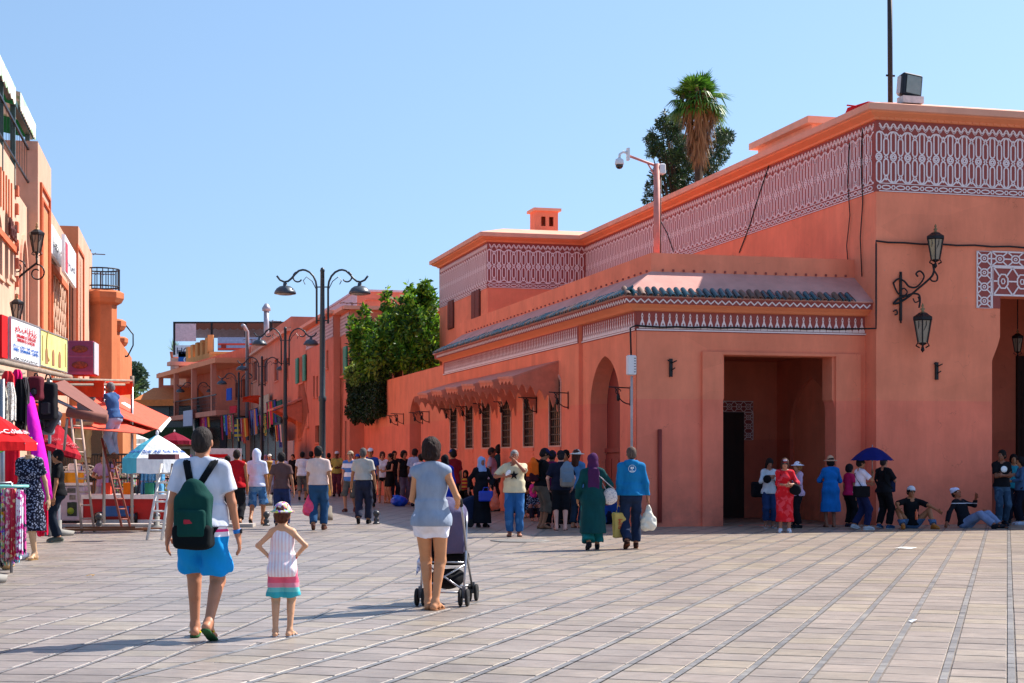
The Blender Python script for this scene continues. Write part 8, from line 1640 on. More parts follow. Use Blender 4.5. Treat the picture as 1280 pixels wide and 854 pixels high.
# --- walkers in the middle
R5 = .0155
PP(296, 657, 561, 'man in red T-shirt and black trousers walking away beside the hooded figure', 4, skin=SKM, hair=('crop', '#241c1a'), top=('vest', '#b01420', -.06), bottom=('trousers', '#16161c'), shoes=('flip', '#2a2422', '#6a4a3a'), step=.35, lead=-1, res=R5, fat=.1)
PP(321, 656, 560, 'figure in white hooded top and blue denim shorts with one heel raised', -4, skin=SKM, hair=None, hat=('hood', '#c8d4ee'), top=('tee', '#ccd2ea', -.05, .8), bottom=('shorts', cloth('#3a6aa0', 'mottle', '#5a88b8', 6), 1.06), shoes=('flip', '#1c1a1e', '#1c1a1e'), step=.45, lead=1, res=R5)
PP(352, 661, 565, 'man in brown T-shirt and navy trousers walking away between hood and beige shirt', 0, skin='#9a6a50', hair=('short', '#181418'), top=('tee', '#5c4444', -.02, .6), bottom=('trousers', '#22305a'), shoes=('shoe', '#2a2224'), step=.2, res=R5, armL=((-.30, .05, .84), (-.5, -1, 0)), armR=((.28, -.05, .86), (.5, -1, 0)))
r, j = PP(398, 662.5, 557, 'heavy man in pale beige polo shirt and jeans walking away with a pink bag', 0, skin=SKM, hair=('short', '#141216'), fat=.35, top=('tee', '#d6bcb4', -.0, .66), bottom=('trousers', '#264a70'), shoes=('shoe', '#5a3a30'), step=.25, lead=1, res=R5, armL='bag', armR=((.28, -.06, .84), (.5, -1, 0)))
plastic_bag(held(r, j, 'palmL')+Vector((0, 0, -.03)), .26, .46, '#e83a6a', 'hot pink plastic bag in the left hand of the man in beige')
PP(454, 655, 559, 'man in grey short sleeved shirt tucked into dark navy trousers walking away', -3, skin=SKM, hair=('crop', '#5a5452'), fat=.3, top=('shirt', '#b4b0a8', .07), bottom=('trousers', '#282c40'), shoes=('shoe', '#121216'), step=.3, lead=1, res=R5, armL=((-.29, .10, .86), (-.5, -1, 0)), armR=((.29, -.04, .86), (.5, -1, 0)))
PP(438, 640, 560, 'person in blue and white T-shirt and grey knee shorts beside the grey shirt man', 165, skin='#b88268', hair=('short', '#6a5040'), hat=('cap', '#a89a88'), top=('tee', cloth('#dcdcea', 'hstripe', '#4a7ac0', 4)), bottom=('capri', '#5a5a56', 1.1), shoes=('shoe', '#6a3a30'), step=.3, res=.02, H=1.75)
PY(421, 64, 1.82, 'dark skinned man in yellow shirt with crossed strap facing the camera in the shade', 180, skin=SKD, hair=('crop', '#0c0a0a'), hat=('cap', '#c8c8d0'), top=('shirt', '#a89a50'), bottom=('trousers', '#5a2a38'), shoes=('shoe', '#101014'), res=.024, armL='hold')
PY(463, 50, 1.85, 'man in white cap partly hidden behind the grey shirt man', 180, skin=SKM, hat=('cap', '#e0e4f0'), top=('tee', '#2a4a98'), bottom=('trousers', '#2a2a30'), shoes=('shoe', '#222'), res=.024)
PY(447, 60, 1.7, 'child in pale blue cap standing farther back left of the garden arch', 190, skin=SKM, hat=('cap', '#3a62b8'), top=('tee', '#d0c8d0'), bottom=('shorts', '#2a2a30'), shoes=('shoe', '#222222'), res=.026)
PY(478, 55, 1.76, 'woman in loose white shirt and tiny black shorts with sunglasses by the wall', 190, fem=1, skin='#b87a5c', hair=('bob', '#3a2420'), top=('rolled', '#dcdce8', -.08), bottom=('hotpants', '#15151c', .4), shoes=('sandal', '#6a4a3a'), res=.02, armR='hold', face='shades')
PY(488, 54.5, 1.70, 'woman in black sleeveless dress with bare legs standing by the wall', 120, fem=1, skin='#b87a5c', hair=('bun', '#1c1414'), top=('dress', '#0e0e14', .58, 0, (.19, .15)), bottom=None, shoes=('sandal', '#8a5a48'), res=.02, armL='hold', armR='hold', face='shades')
PY(493, 57, 1.8, 'man in black T-shirt behind the woman in the black dress', 200, skin=SKM, hair=('short', '#141012'), top=('tee', '#121218'), bottom=('trousers', '#1c2030'), shoes=('shoe', '#222222'), res=.024)
PY(505, 53, 1.78, 'curly haired woman in black tank top and mauve trousers by the garden arch', 215, fem=1, skin='#a86a50', hair=('curly', '#181214'), top=('vest', '#141218'), bottom=('trousers', '#5c5468'), shoes=('sandal', '#4a3a3a'), res=.02, armL='hip')
PY(519, 51, 1.84, 'man in pale blue T-shirt with back turned at the garden arch', -25, skin='#7a4a3a', hair=('short', '#2a1c1c'), top=('tee', '#9aa4c8'), bottom=('trousers', '#4a4658'), shoes=('shoe', '#3a3040'), res=.02, armR='hip')
PY(526, 47, 1.66, 'person in white top mostly hidden behind the woman with the stroller', 20, skin=SKM, top=('tee', '#dcdcec'), bottom=('trousers', '#3a3a48'), shoes=('shoe', '#222222'), res=.026)
S = Shape(); S.ell((0, 0, .16), (.27, .2, .17), .05); S.cone((0, 0, .22), (-.2, 0, .34), .12, .03, .05); p = G(499, 633); blob('plastic_bag', S, .02, mat('royal blue film', '#1048c8', rough=.3, vary=.2, scale=6), p, 'big royal blue plastic bag standing on the shaded paving by the wall', 'plastic bag', fold=.014, ff=26)
PY(566, 40, 1.76, 'man in dark red shirt and blue cap right behind the stroller woman', 30, skin=SKM, hat=('cap', '#24408a'), top=('shirt', '#8a1c24'), bottom=('trousers', '#28283a'), shoes=('shoe', '#222222'), res=.022)
PY(556, 36, 1.60, 'woman with black headscarf and royal blue robe behind the stroller woman', 10, fem=1, skin=SKM, scarf=('#101018', .2), hair=None, top=('abaya', '#1c3ab8', .1), bottom=None, shoes=('shoe', '#222222'), res=.02)
# woman with trolley
r, j = PP(602, 659, 571, 'woman in pale blue headscarf and black robe with blue handbag pulling a trolley', 205, fem=1, skin='#8a5848', hair=None, scarf=('#8fa6d4', .2), top=('abaya', '#12141c', .10), bottom=None, shoes=('shoe', '#1c1c20'), res=R5, armL=((-.12, .26, 1.02), (-1, -.4, 0)), armR=((.30, -.12, .95), (.3, -1, 0)), face=True)
c = held(r, j, 'palmL'); S = Shape(); S.box((0, 0, -.17), (.13, .04, .085), .03, .02); S.cone((-.08, 0, -.08), (-.04, 0, .02), .012, .012, .01); S.cone((.08, 0, -.08), (.04, 0, .02), .012, .012, .01); S.cone((-.04, 0, .02), (.04, 0, .02), .012, .012, .01); blob('handbag', S, .014, mat('cobalt leather', '#1434a8', rough=.35), (c.x-.06, c.y-.05, c.z-.01), 'cobalt blue handbag on the arm of the woman in the pale blue headscarf', 'handbag', fold=0)
plastic_bag(Vector((c.x+.13, c.y-.06, c.z+.02)), .22, .50, '#d8583c', 'coral orange plastic bag beside the cobalt handbag')
tr = empty('shopping_trolley', (c.x-.38, c.y+.25, 0), R(25), 'navy two wheeled shopping trolley behind the woman in the black robe', 'trolley'); q = MB(); q.cbox((0, 0, .42), (.34, .26, .5), .04, rotm(ry=R(-22))); q.build('trolley_bag', cloth('#1a2440'), tr); q = MB(); q.tube([(-.1, .12, .1), (.28, .1, .98)], .012, 5); q.build('trolley_handle', M_STEEL, tr)
for y in (-.15, .15): q = MB(); q.lathe([(.06, -.018), (.09, -.012), (.09, .012), (.06, .018)], (-.10, y, .09), 14, rot=rotm(rx=R(90))); q.build('wheel', mat('black rubber', '#161618'), tr)
PY(582, 49.5, 1.6, 'woman in black robe sitting on a low stool against the wall', 170, fem=1, skin=SKM, hair=None, scarf=('#141218', .2), top=('abaya', '#17151c', .12, 1.9, (.3, .32)), bottom=None, shoes=None, res=.022, pelvis=(0, 0, .46), feet=(((.12, .36, .085), (0, 1, 0)), ((-.12, .36, .085), (0, 1, 0))), armL='hold', armR='hold')
q = MB(); q.cbox((0, 0, 0), (.32, .2, .36), .05); p = W(578, 605, 48.8); q.build('striped_bag', cloth('#c8a040', 'hstripe', '#a82838', 9), None, p, label='red and yellow striped bag on the lap of the woman on the stool', cat='bag')
PY(615, 46, 1.84, 'grey haired man in lavender shirt standing side on near the wall', -100, skin='#7a4c3c', hair=('short', '#2a2428'), fat=.3, top=('shirt', '#a496b4', -.06), bottom=('trousers', '#1c1c24'), shoes=('shoe', '#222222'), res=.02, step=.15)
PY(625, 46.8, 1.92, 'man in dark teal shirt reaching one hand up to the wall', -50, skin='#8a5640', hair=('curly', '#141014'), top=('tee', '#14303c'), bottom=('trousers', '#1c2a38'), shoes=('shoe', '#222222'), res=.02, armR=((.22, .28, 1.66), (1, 0, -.5)), armL='down')
r, j = PP(643, 670.5, 562, 'grey haired man in cream T-shirt with black star, hand at his mouth', 180, fat=.55, skin='#9a5f48', hair=('crop', '#8a8684'), top=('tee', '#cfc2a2', -.06, .9), bottom=('trousers', cloth('#28588e', 'mottle', '#3a6aa0', 3)), shoes=('sandal', '#3a2420', '#6a4030'), res=.0135, armL=((-.03, .17, 1.50), (-.9, .2, -.9)), armR=((.20, .22, 1.22), (.9, -.4, -.4)), face=True, fold=.009)
q = MB(); st_ = [((.098 if k % 2 == 0 else .040)*math.sin(k*math.pi/5), (.098 if k % 2 == 0 else .040)*math.cos(k*math.pi/5)) for k in range(10)]
vs = []; fs = []
for ring in (1.0,): 
    for x, z in st_: vs.append((x+.01, .165+.012-.9*x*x*2, 1.235+z))
vs.append((.01, .180, 1.235)); fs = [(k, (k+1) % 10, 10) for k in range(10)]; vs2 = [(x, y-.02, z) for x, y, z in vs]; q.add(vs+vs2, fs+[tuple(i+11 for i in f[::-1]) for f in fs]+[(k, (k+1) % 10, (k+1) % 10+11, k+11) for k in range(10)]); q.build('printed_star', cloth('#14121a'), r)
c = held(r, j, 'palmR'); S = Shape(); S.ell((0, 0, .05), (.045, .035, .075), .02, rxyz(0, .5, 0)); blob('paper_cone', S, .011, mat('white paper', '#ece8ee'), c, 'white paper wrap in the hand of the man with the star T-shirt', 'food wrap', fold=.004)
# the group consulting together
r, j = PP(677, 661, 560, 'young man in black T-shirt and grey long shorts wearing an orange backpack', -70, skin='#8a5a40', hair=('short', '#141014'), hat=('cap', '#1c2450'), top=('tee', '#131318', -.02, .7), bottom=('capri', '#5c524a', 1.35), shoes=('flip', '#3a2a24', '#3a2a24'), res=R5, armL='phone', armR='hold', nod=.8, lean=4)
onback(r, j, .30, .5, '#e0601a', 'bright orange and maroon backpack on the young man in black', zc_=.36, d_=.08, base='#3a1420')
PP(690, 660, 563, 'person in purple T-shirt and black trousers in the middle of the group', -20, skin='#7a4a3a', hair=('short', '#1a1418'), hat=('cap', '#4a2a70'), top=('tee', '#6a1c50'), bottom=('trousers', '#141418'), shoes=('shoe', '#141418'), res=.018, armL='hold', nod=.6)
r, j = PP(701, 663, 563, 'stocky pale man in navy T-shirt and navy shorts with grey backpack, seen from behind', 0, fat=.45, skin='#d49c8c', hair=('crop', '#1c1a20'), hat=('cap', '#1a1a22', 1), top=('tee', '#181c30', -.06, .8), bottom=('shorts', '#14161e', 1.02), shoes=('flip', '#3a3030', '#8a6a60'), res=R5, armL=((-.26, .14, .95), (-.6, -1, 0)), armR=((.26, .14, .95), (.6, -1, 0)))
onback(r, j, .30, .52, '#66788c', 'grey blue sling backpack on the right shoulder of the stocky man', zc_=.30, d_=.09, x=.13, base='#7c7470', straps=False)
PP(721, 660, 562, 'woman in white sun hat and pale blue top standing behind the teal robed woman', -30, fem=1, skin='#b0785c', hair=('long', '#4a2a20'), hat=('brim', '#d8d4cc'), top=('tee', '#4a78a8'), bottom=('trousers', '#28384c'), shoes=('sandal', '#5a4038'), res=.018, armL='hold')
PY(707, 37, 1.72, 'dark haired person hidden behind the stocky man and the sun hat', 150, skin=SKM, hair=('short', '#101014'), top=('tee', '#c8582a'), bottom=('trousers', '#16161c'), shoes=('shoe', '#222222'), res=.022)
PY(667, 39.0, 1.30, 'child in pink headscarf and dark clothes sitting on the ground by the wall', 190, child=True, skin='#a86a58', hair=None, scarf=('#d8307a', .2), top=('long', cloth('#1c2038', 'floral', '#a0a8c0', 24)), bottom=('trousers', '#28202c'), shoes=None, res=.022, pelvis=(0, -.1, .34), feet=(((.12, .40, .085), (0, 1, 0)), ((-.12, .40, .085), (0, 1, 0))), armL='hold', armR='down')
PY(655, 41.5, 1.70, 'person in black clothing crouching in the shade behind the star T-shirt man', 200, fem=1, skin=SKM, hair=None, scarf=('#18161c', .2), top=('abaya', '#1a161c', .1, 1.9, (.32, .34)), bottom=None, shoes=None, res=.024, pelvis=(0, -.1, .5), feet=(((.12, .36, .085), (0, 1, 0)), ((-.12, .36, .085), (0, 1, 0))), armL='hold', armR='hold')
# teal robed woman and the man in the blue hooded jacket
r, j = PP(741, 687.5, 566, 'woman in dark teal robe and purple headscarf walking away with a white round bag', 4, fem=1, skin=SKM, fat=.35, hair=None, scarf=('#46204a', .36), top=('robe', '#0d3f42', .30, 1.93, (.24, .21)), bottom=('wide', '#12686a', 1.9), shoes=('shoe', '#1c1c20', '#2a2a30'), res=.0135, step=.32, lead=1, armL=((-.26, .10, .92), (-.5, -1, 0)), armR=((.24, .22, 1.05), (.9, -1, 0)), fold=.01)
shoulder_bag(r, j, '#d8ccc8', 'off white round shoulder bag with grey spots on the teal robed woman', (.31, -.02, .97), (.26, .13, .30), 'R', round_=True, kind='floral', scol='#b4aab0')
M_HOOD = cloth('#1672a8')
def hoodlump(d): S = d['Shape'](); J = d['J']; S.ell(J['neck']+V3(0, -.075, -.015), (.11, .05, .075), .03); S.cone(J['neck']+V3(-.09, -.03, .01), J['neck']+V3(.09, -.03, .01), .04, .04, .05); d['g']('hood', S, M_HOOD, .005)
r, j = PP(789, 686.5, 557, 'shaven headed man in bright blue hooded jacket and dark jeans carrying two bags', 2, skin='#a06a50', hair=('crop', '#5a4a42'), top=('jacket', M_HOOD, -.02), bottom=('trousers', '#1e2c48'), shoes=('shoe', '#3a2018', '#6a3a24'), res=.0125, step=.34, lead=1, yaw=10, armL='bag', armR=((.29, .04, .84), (.5, -1, 0)), extras=hoodlump, fold=.009)
c = held(r, j, 'palmR'); plastic_bag(c+Vector((.02, 0, -.02)), .27, .44, '#e2dccc', 'white plastic bag full of food in the right hand of the man in blue')
c = held(r, j, 'palmL'); S = Shape(); S.box((0, 0, -.36), (.09, .035, .19), .02, .02); S.cone((-.05, 0, -.16), (-.02, 0, .01), .008, .008, .01); S.cone((.05, 0, -.16), (.02, 0, .01), .008, .008, .01); tb = blob('tote_bag', S, .012, cloth('#c0a860'), c+Vector((0, 0, 0)), 'straw coloured tote bag with red lettering in the left hand of the man in blue', 'tote bag', rz=R(20), fold=.006); text('BIM', .11, mat('red letters', '#c04028'), tb, (0, -.062, -.34), rot=(R(90), R(-90), 0))
q = MB(); cc = j['chest']; base_ = Vector((0, cc[1]-.150, cc[2]+.10)); q.ribbon([(.062*math.cos(R(a)), .062*math.sin(R(a))) for a in range(0, 360, 20)], .006, .004, True, lambda p: base_+p); q.box(base_+Vector((-.012, -.002, .012)), (.03, .006, .04)); q.box(base_+Vector((.018, -.002, .016)), (.022, .006, .036)); q.box(base_+Vector((.002, -.002, -.012)), (.012, .006, .022)); q.box(base_+Vector((0, -.002, -.040)), (.075, .006, .014)); q.build('printed_logo', mat('white print', '#dfe6ee'), r)
S = Shape(); S.ell((0, 0, .2), (.5, .3, .22), .1); S.ell((.3, .1, .35), (.25, .25, .2), .1); S.ell((-.35, 0, .15), (.3, .3, .16), .1); p = G(757, 655); blob('cloth_bundle', S, .03, cloth('#1c4a9a', 'mottle', '#14203c', 4), p, 'blue and navy bundle of cloth on the ground behind the teal robed woman', 'bundle', fold=.03, ff=12)
# --- the line waiting in the shade on the right
PP(961.5, 660, 573, 'woman in pale grey cardigan and cropped jeans bending over something dark in her hands', 184, fem=1, skin='#8a5a48', hair=('long', '#100e12'), top=('long', '#b4bcc8', -.08), bottom=('capri', '#1c3058', 1.72), shoes=('sandal', '#a8b0bc', '#c0c8d0'), res=.015, armL='phone', armR='phone', nod=1.1)
S = Shape(); S.ell((0, 0, 0), (.09, .07, .09), .02); p = W(959, 599, 34.55); blob('black_cap', S, .012, cloth('#0c0c12'), p, 'round black cap held against the chest of the woman in the grey cardigan', 'cap', fold=0)
shb = empty('x', (0, 0, 0)); bpy.data.objects.remove(shb)
S = Shape(); S.box((0, 0, 0), (.10, .07, .13), .04, .02); blob('shoulder_bag', S, .015, cloth('#121218'), W(947, 612, 35.4), 'black rucksack hanging behind the woman in the grey cardigan', 'bag')
r, j = PP(981, 665.5, 573, 'woman in long red dress with maroon cap and sunglasses beside the porch', 172, fem=1, skin='#b47a60', hair=('long', '#3a2420'), hat=('cap', '#7a2028', 1), top=('dress', cloth('#c81c28', 'mottle', '#d8404c', 7), .25, 1.3, (.21, .18)), bottom=None, shoes=('shoe', '#d8dce8', '#e8ecf4'), res=.0135, armL=((-.13, .27, 1.13), (-.8, -.6, -.3)), armR=((-.02, .28, 1.12), (.8, -.6, -.3)), face='shades', fold=.012)
q = MB(); q.ball(Vector(j['head'])+Vector((0, .105, .085)), (.05, .01, .022), 10, 6); q.build('cap_badge', mat('pale badge', '#c8c4d8'), r)
shoulder_bag(r, j, '#111118', 'black soft shoulder bag in front of the woman in the red dress', (-.24, .20, 1.02), (.27, .13, .26), 'L', round_=True, cross='R')
PP(997, 660, 577, 'woman in wide white hat and lavender shirt turned to the left', 110, fem=1, skin='#b07a60', hair=('bob', '#8a5a34'), hat=('brim', '#dcdcee'), top=('long', '#b49ab8', -.10), bottom=('trousers', '#14141c'), shoes=('shoe', '#1c1c24'), res=.0155, armR='hold', armL='hold')
r, j = PP(1038, 659, 571, 'woman in loose bright blue dress and straw hat with her back turned', 4, fem=1, fat=.25, skin='#8a5a48', hair=('bob', '#141014'), hat=('straw', '#c09a80'), top=('dress', '#1466b4', .38, 1.3, (.27, .2)), bottom=None, shoes=('sandal', '#2a1c20', '#2a1c20'), res=.0145, armR='hold', armL='hold', fold=.011)
r, j = PP(1076, 662.5, 572, 'man in white polo shirt and navy trousers holding a navy umbrella', -78, skin='#a06c50', hair=('short', '#141216'), top=('tee', '#d8d2e8', -.04, .75), bottom=('trousers', '#182048'), shoes=('shoe', '#a8acb8', '#d0d4dc'), res=.014, step=.25, armR=((.10, .26, 1.36), (.8, -.3, -.8)), armL='hold', face='shades')
shoulder_bag(r, j, '#0e0e14', 'big black messenger bag at the hip of the man in the white polo', (.22, -.08, .93), (.17, .38, .26), 'R', cross='L')
hp = held(r, j, 'palmR'); um = empty('umbrella', hp, 0, 'open navy umbrella held over two men in the shade', 'umbrella'); zt_ = (574-559)/FPX*hp.y+EYE-hp.z; zr_ = (574-576)/FPX*hp.y+EYE-hp.z; rr_ = 27.5/FPX*hp.y; M_NU = cloth('#10185c'); n = 8
for k in range(n):
    q = MB(); a0, a1 = 2*math.pi*k/n, 2*math.pi*(k+1)/n; rows = []
    for i in range(5):
        t = i/4; z_ = zt_-(zt_-zr_)*t**1.7; am = (a0+a1)/2
        rows.append([Vector((rr_*t*math.cos(a0), rr_*t*math.sin(a0), z_)), Vector((rr_*t*math.cos(am)*.94, rr_*t*math.sin(am)*.94, z_+.02*t)), Vector((rr_*t*math.cos(a1), rr_*t*math.sin(a1), z_))])
    vs = [v for rw in rows for v in rw]; fs = [(i*3+c_, i*3+c_+1, (i+1)*3+c_+1, (i+1)*3+c_) for i in range(4) for c_ in range(2)]; q.add(vs, fs, True); q.build('canopy_panel', M_NU, um)
q = MB(); q.tube([(0, 0, -.06), (0, 0, zt_+.05)], .009, 6); q.build('shaft', M_STEEL, um); q = MB(); q.tube([(0, 0, -.12), (0, 0, .02)], .017, 8); q.build('handle', M_IRON, um)
q = MB()
for k in range(n): a0 = 2*math.pi*k/n; q.tube([(0, 0, zt_-.30), (rr_*.5*math.cos(a0), rr_*.5*math.sin(a0), zt_-(zt_-zr_)*.5**1.7-.01)], .004, 3)
q.build('ribs', M_STEEL, um, kind='stuff')
PP(1062, 658.5, 580, 'person in magenta top and black trousers hidden behind the messenger bag', -60, fem=1, skin='#a06c50', hair=('bob', '#14121a'), top=('tee', '#c0205a'), bottom=('trousers', '#16161c'), shoes=('shoe', '#2a2438'), res=.02)
r, j = PP(1105, 661, 571, 'man in black T-shirt and black track trousers with a navy bag worn in front', -52, skin='#a8705a', hair=('crop', '#2a2428'), fat=.15, top=('tee', '#14161e', -.06, .8), bottom=('trousers', '#101016'), shoes=('shoe', '#2a4a70', '#a8b4c4'), res=.0145, step=.15, armR='phone', armL='phone')
onback(r, j, .28, .46, '#131c3c', 'navy backpack worn on the chest of the man in black', zc_=.20, front=True, d_=.08)
q = MB(); S = Shape(); k_ = j['knL']; a_ = j['anL']; h0 = j['hpL']; S.cone(h0*.3+k_*.7+V3(-.07, -.0, 0), k_*.2+a_*.8+V3(-.055, 0, 0), .022, .02, .01); v, q_ = sdf_mesh(S, .012); link_mesh('trouser_stripe', np_mesh('trouser_stripe', v, q_, cloth('#b8c4e0')), r)
# seated men
sit = dict(pelvis=(0, -.05, .13), lean=6)
r, j = PY(1141, 34.6, 1.74, 'man in black polo and white cap sitting on the ground with knees apart', 186, skin='#a06848', hat=('cap', '#cfd0dc'), hair=('short', '#1a1416'), top=('tee', '#101218', -.05, .8), bottom=('trousers', '#4a6488'), shoes=('shoe', '#a8682c', '#8a5020'), res=.0145, face='shades', pelvis=(0, -.10, .12), feet=(((.34, .34, .085), (.3, 1, 0)), ((-.34, .34, .085), (-.3, 1, 0))), kneepole=((.8, .4, 1), (-.8, .4, 1)), armR=((.40, .30, .42), (1, -.3, .4)), armL=((-.44, .32, .40), (-1, -.3, .4)))
q = MB(); q.lathe([(.03, 0), (.033, .02), (.033, .16), (.014, .19), (.014, .22), (0, .225)], n=10); q.build('drink_bottle', mat('orange drink', '#d0603c', rough=.2), None, (r.location.x, r.location.y-.32, .2), label='small orange drink bottle between the knees of the seated man in the white cap', cat='bottle')
r, j = PY(1214, 34.9, 1.76, 'man in dark sweater and white head wrap lounging on the ground against the wall', 222, skin='#8a5038', hat=('wrap', '#c8ccec'), hair=('crop', '#14100e'), top=('long', zbands('striped sweater', [(0, '#14161f'), (.50, '#14161f'), (.52, '#c8c8d4'), (.535, '#14161f')]), -.04), bottom=('trousers', '#7484a8'), shoes=('shoe', '#20222c'), res=.0145, face=True, pelvis=(0, -.12, .12), lean=-22, feet=(((.10, .62, .085), (.1, 1, .3)), ((-.22, .55, .085), (-.3, 1, 0))), kneepole=((0, .1, 1), (-.2, .3, 1)), armR=((.52, -.28, .10), (1, -.6, .2)), armL=((-.03, .10, .66), (-.3, 1, -.7)))
# by the big doorway
r, j = PP(1252, 657.5, 562, 'young man in black T-shirt with white disc leaning at the doorway edge', 186, yaw=-55, skin='#7a4c38', hair=('short', '#100c0e'), top=('tee', '#111218', -.04, .7), bottom=('trousers', cloth('#2a4058', 'mottle', '#38526c', 4)), shoes=('shoe', '#182030'), res=.0145, armR='cross', armL='cross', face=True, step=.12)
q = MB(); q.lathe([(.075, 0), (.075, .012), (.022, .014)], (.0, j['chest'][1]+.130, j['chest'][2]+.03), 18, rot=rotm(rx=R(-90))); q.build('printed_disc', mat('white print', '#dfe6ee'), r)
PP(1276, 656, 571, 'dark haired woman in blue denim jacket at the right edge of the photograph', 90, fem=1, skin=SKM, hair=('long', '#100e14'), top=('long', '#3a5a80'), bottom=('trousers', '#161a2a'), shoes=('shoe', '#b8c0d4'), res=.018, armL='hold')
PY(1267, 37.6, 1.62, 'person in turquoise top standing inside the big doorway', 170, fem=1, skin=SKM, hair=('long', '#141014'), top=('tee', '#2a8aa0'), bottom=('trousers', '#1c2030'), shoes=('shoe', '#2a2a30'), res=.022)
PY(1298, 36.6, 1.72, 'man in grey shirt just outside the right edge by the doorway', 150, skin=SKM, top=('tee', '#6a6a72'), bottom=('trousers', '#22262e'), shoes=('shoe', '#2a2a30'), res=.026)
# --- market side
PP(72, 678, 562, 'man in black T-shirt and dark jeans facing left before the freezer', 96, skin='#a8704e', hair=('short', '#101014'), top=('tee', '#0e0f14', -.06, .66), bottom=('trousers', '#141e2c'), shoes=('shoe', '#585a50', '#8a8a7c'), res=.0125, step=.08, face=True, armL='down', armR='down')
PY(143, 34.05, 1.66, 'grey haired worker in blue shirt and pale jeans reaching up from the red ladder', 62, skin='#a06a50', hair=('crop', '#7a7474'), top=('long', '#3c5a88', -.04), bottom=('trousers', '#8fa4c0'), shoes=('shoe', '#6a4a3a'), res=.0145, z=1.50, step=.12, lean=10, armL=((-.20, .46, 1.60), (-1, -.3, -.5)), armR=((.14, .50, 1.62), (1, -.3, -.5)))
PY(106, 34.0, 1.70, 'worker in cream trousers standing on the pale ladder behind the awning', 40, skin=SKM, hair=('short', '#1a1416'), top=('long', '#6a6a70', -.04), bottom=('trousers', '#d0b888'), shoes=('shoe', '#c8a878'), res=.0155, z=1.42, armL='up', armR='up', step=.12)
PY(130, 38.6, 1.66, 'seller in pale purple T-shirt and grey shorts standing behind the red counter', 170, skin='#7a4a38', hair=('short', '#141014'), top=('tee', '#9484b8'), bottom=('shorts', '#8a92a8', 1.0), shoes=('shoe', '#222222'), res=.018, armL='hold', armR='hold', nod=.8)
# --- far crowd down the street, each one separate
rc_ = random.Random(21); tops = [('white', '#d8d8e4'), ('green', '#1c6a44'), ('navy', '#1c2440'), ('red', '#a82030'), ('pale pink', '#c8a8b0'), ('black', '#16161c'), ('yellow', '#b89a40'), ('turquoise', '#2a8a9a'), ('purple', '#5a3070'), ('grey', '#7a7a80'), ('orange', '#b85a28'), ('blue', '#2a50a0')]
far = [(378, 58, 1.78, 'man in white T-shirt and grey shorts walking away near the second lamp base', ('tee', '#d8d8e4'), ('capri', '#6a6a66'), 0), (389, 62, 1.82, 'man in dark brown shirt walking away right of the white T-shirt man', ('tee', '#5a2a28'), ('trousers', '#2a2430'), 0), (337, 66, 1.72, 'man in white cap and white shirt walking toward the camera beyond the mustard bin', ('long', '#c8d4f0'), ('trousers', '#b8c0d8'), 180), (353, 60, 1.7, 'figure in pale robe beyond the man in the brown T-shirt', ('dress', '#c8bcc8'), None, 180),
 (366, 74, 1.74, 'person in a black robe beyond the second lamp', ('abaya', '#17171f'), None, 160), (284, 50, 1.62, 'person in pale lavender top beside the white cart', ('tee', '#a898c0'), ('trousers', '#3a3448'), 90), (291, 56, 1.66, 'person in green robe near the white cart', ('robe', '#1c6a48'), None, 170), (411, 70, 1.78, 'man in dark clothes beyond the nearest lamp', ('tee', '#2a2a34'), ('trousers', '#1c1c24'), 10), (395, 76, 1.7, 'woman in brown dress beyond the nearest lamp', ('dress', '#6a4438'), None, 180), (317, 64, 1.7, 'person in dark jacket beyond the hooded figure', ('long', '#20242e'), ('trousers', '#2c2c38'), 0)]
for px, Y, H, lb, tp_, bt_, hd_ in far: PY(px, Y, H, lb, hd_, fem=int(tp_[0] in ('robe', 'abaya', 'dress')), skin=rc_.choice([SKM, SKD, SKL]), hair=('short', '#181214') if 'cap' not in lb else ('crop', '#181214'), hat=('cap', '#e0dcd8') if 'cap' in lb else None, top=tp_, bottom=bt_, shoes=('shoe', '#222222'), res=.026, step=.25)
ORDX = ORD
crowd = sorted(rc_.uniform(236, 384) for _ in range(26))
proto = []
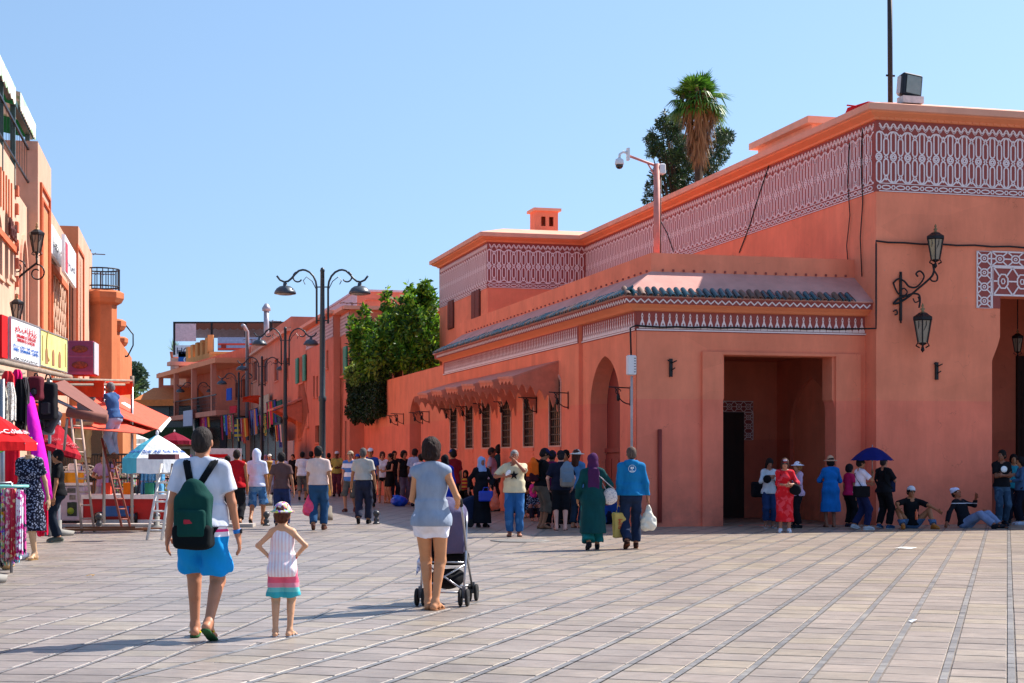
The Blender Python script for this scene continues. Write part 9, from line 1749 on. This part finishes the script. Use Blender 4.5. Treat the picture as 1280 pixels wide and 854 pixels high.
for k, px in enumerate(crowd):
    nm, c1 = tops[k % 12]; Y = rc_.uniform(78, 118); H = rc_.uniform(1.62, 1.82)
    PY(px, Y, H, '%s clad passer-by in the far crowd of the street, %s' % (nm, ('%s from the left' % (ORDX+['twenty-third', 'twenty-fourth', 'twenty-fifth', 'twenty-sixth'])[k])), rc_.choice([0, 10, 180, 170, 90]), fem=k % 2, skin=rc_.choice([SKM, SKD]), hair=('short', '#161214'), scarf=(rc_.choice(['#a898b8', '#2a2430', '#c8b8a8']), .2) if k % 4 == 1 else None, top=(rc_.choice(['tee', 'long']) if k % 3 else 'robe', c1), bottom=('trousers', rc_.choice(['#22262e', '#2a3a5a', '#5a5048'])) if k % 3 else None, shoes=None, res=.036, step=rc_.uniform(0, .35), group='far crowd down the street', fold=0)
crowd2 = sorted(rc_.uniform(86, 232) for _ in range(10))
for k, px in enumerate(crowd2):
    nm, c1 = tops[(k*5+2) % 12]; PY(px, rc_.uniform(46, 70), rc_.uniform(1.55, 1.8), '%s clad shopper among the market stalls behind the railing, %s from the left' % (nm, ORDX[k]), rc_.choice([90, 180, -90, 150]), skin=rc_.choice([SKM, SKD]), hair=('short', '#161214'), top=('tee', c1), bottom=('trousers', '#2a2a34'), shoes=None, res=.03, group='shoppers behind the market railing', fold=0)
# white cart by the crowd
ct = empty('vendor_cart', (W(273, 600, 52).x, 52, 0), R(10), 'white vendor cart with red lettering beyond the backpack man', 'cart'); q = MB(); q.bb((-.75, 0, .55), (.75, 1.0, 1.85)); q.build('cart_box', mat('white enamel', '#c8c4cc', rough=.4), ct); q = MB(); q.bb((-.5, -.02, 1.55), (.3, 0, 1.66)); q.bb((.2, -.02, 1.25), (.5, 0, 1.38)); q.build('red_marks', M_RED, ct)
for x in (-.5, .5): q = MB(); q.lathe([(.2, -.04), (.28, -.03), (.28, .03), (.2, .04)], (x, .1, .28), 14, rot=rotm(rx=R(90))); q.build('wheel', M_IRON, ct)
q = MB(); q.tube([(0, -.6, 0), (0, -.6, 1.5)], .03, 6); q.build('table_post', M_IRON, ct)
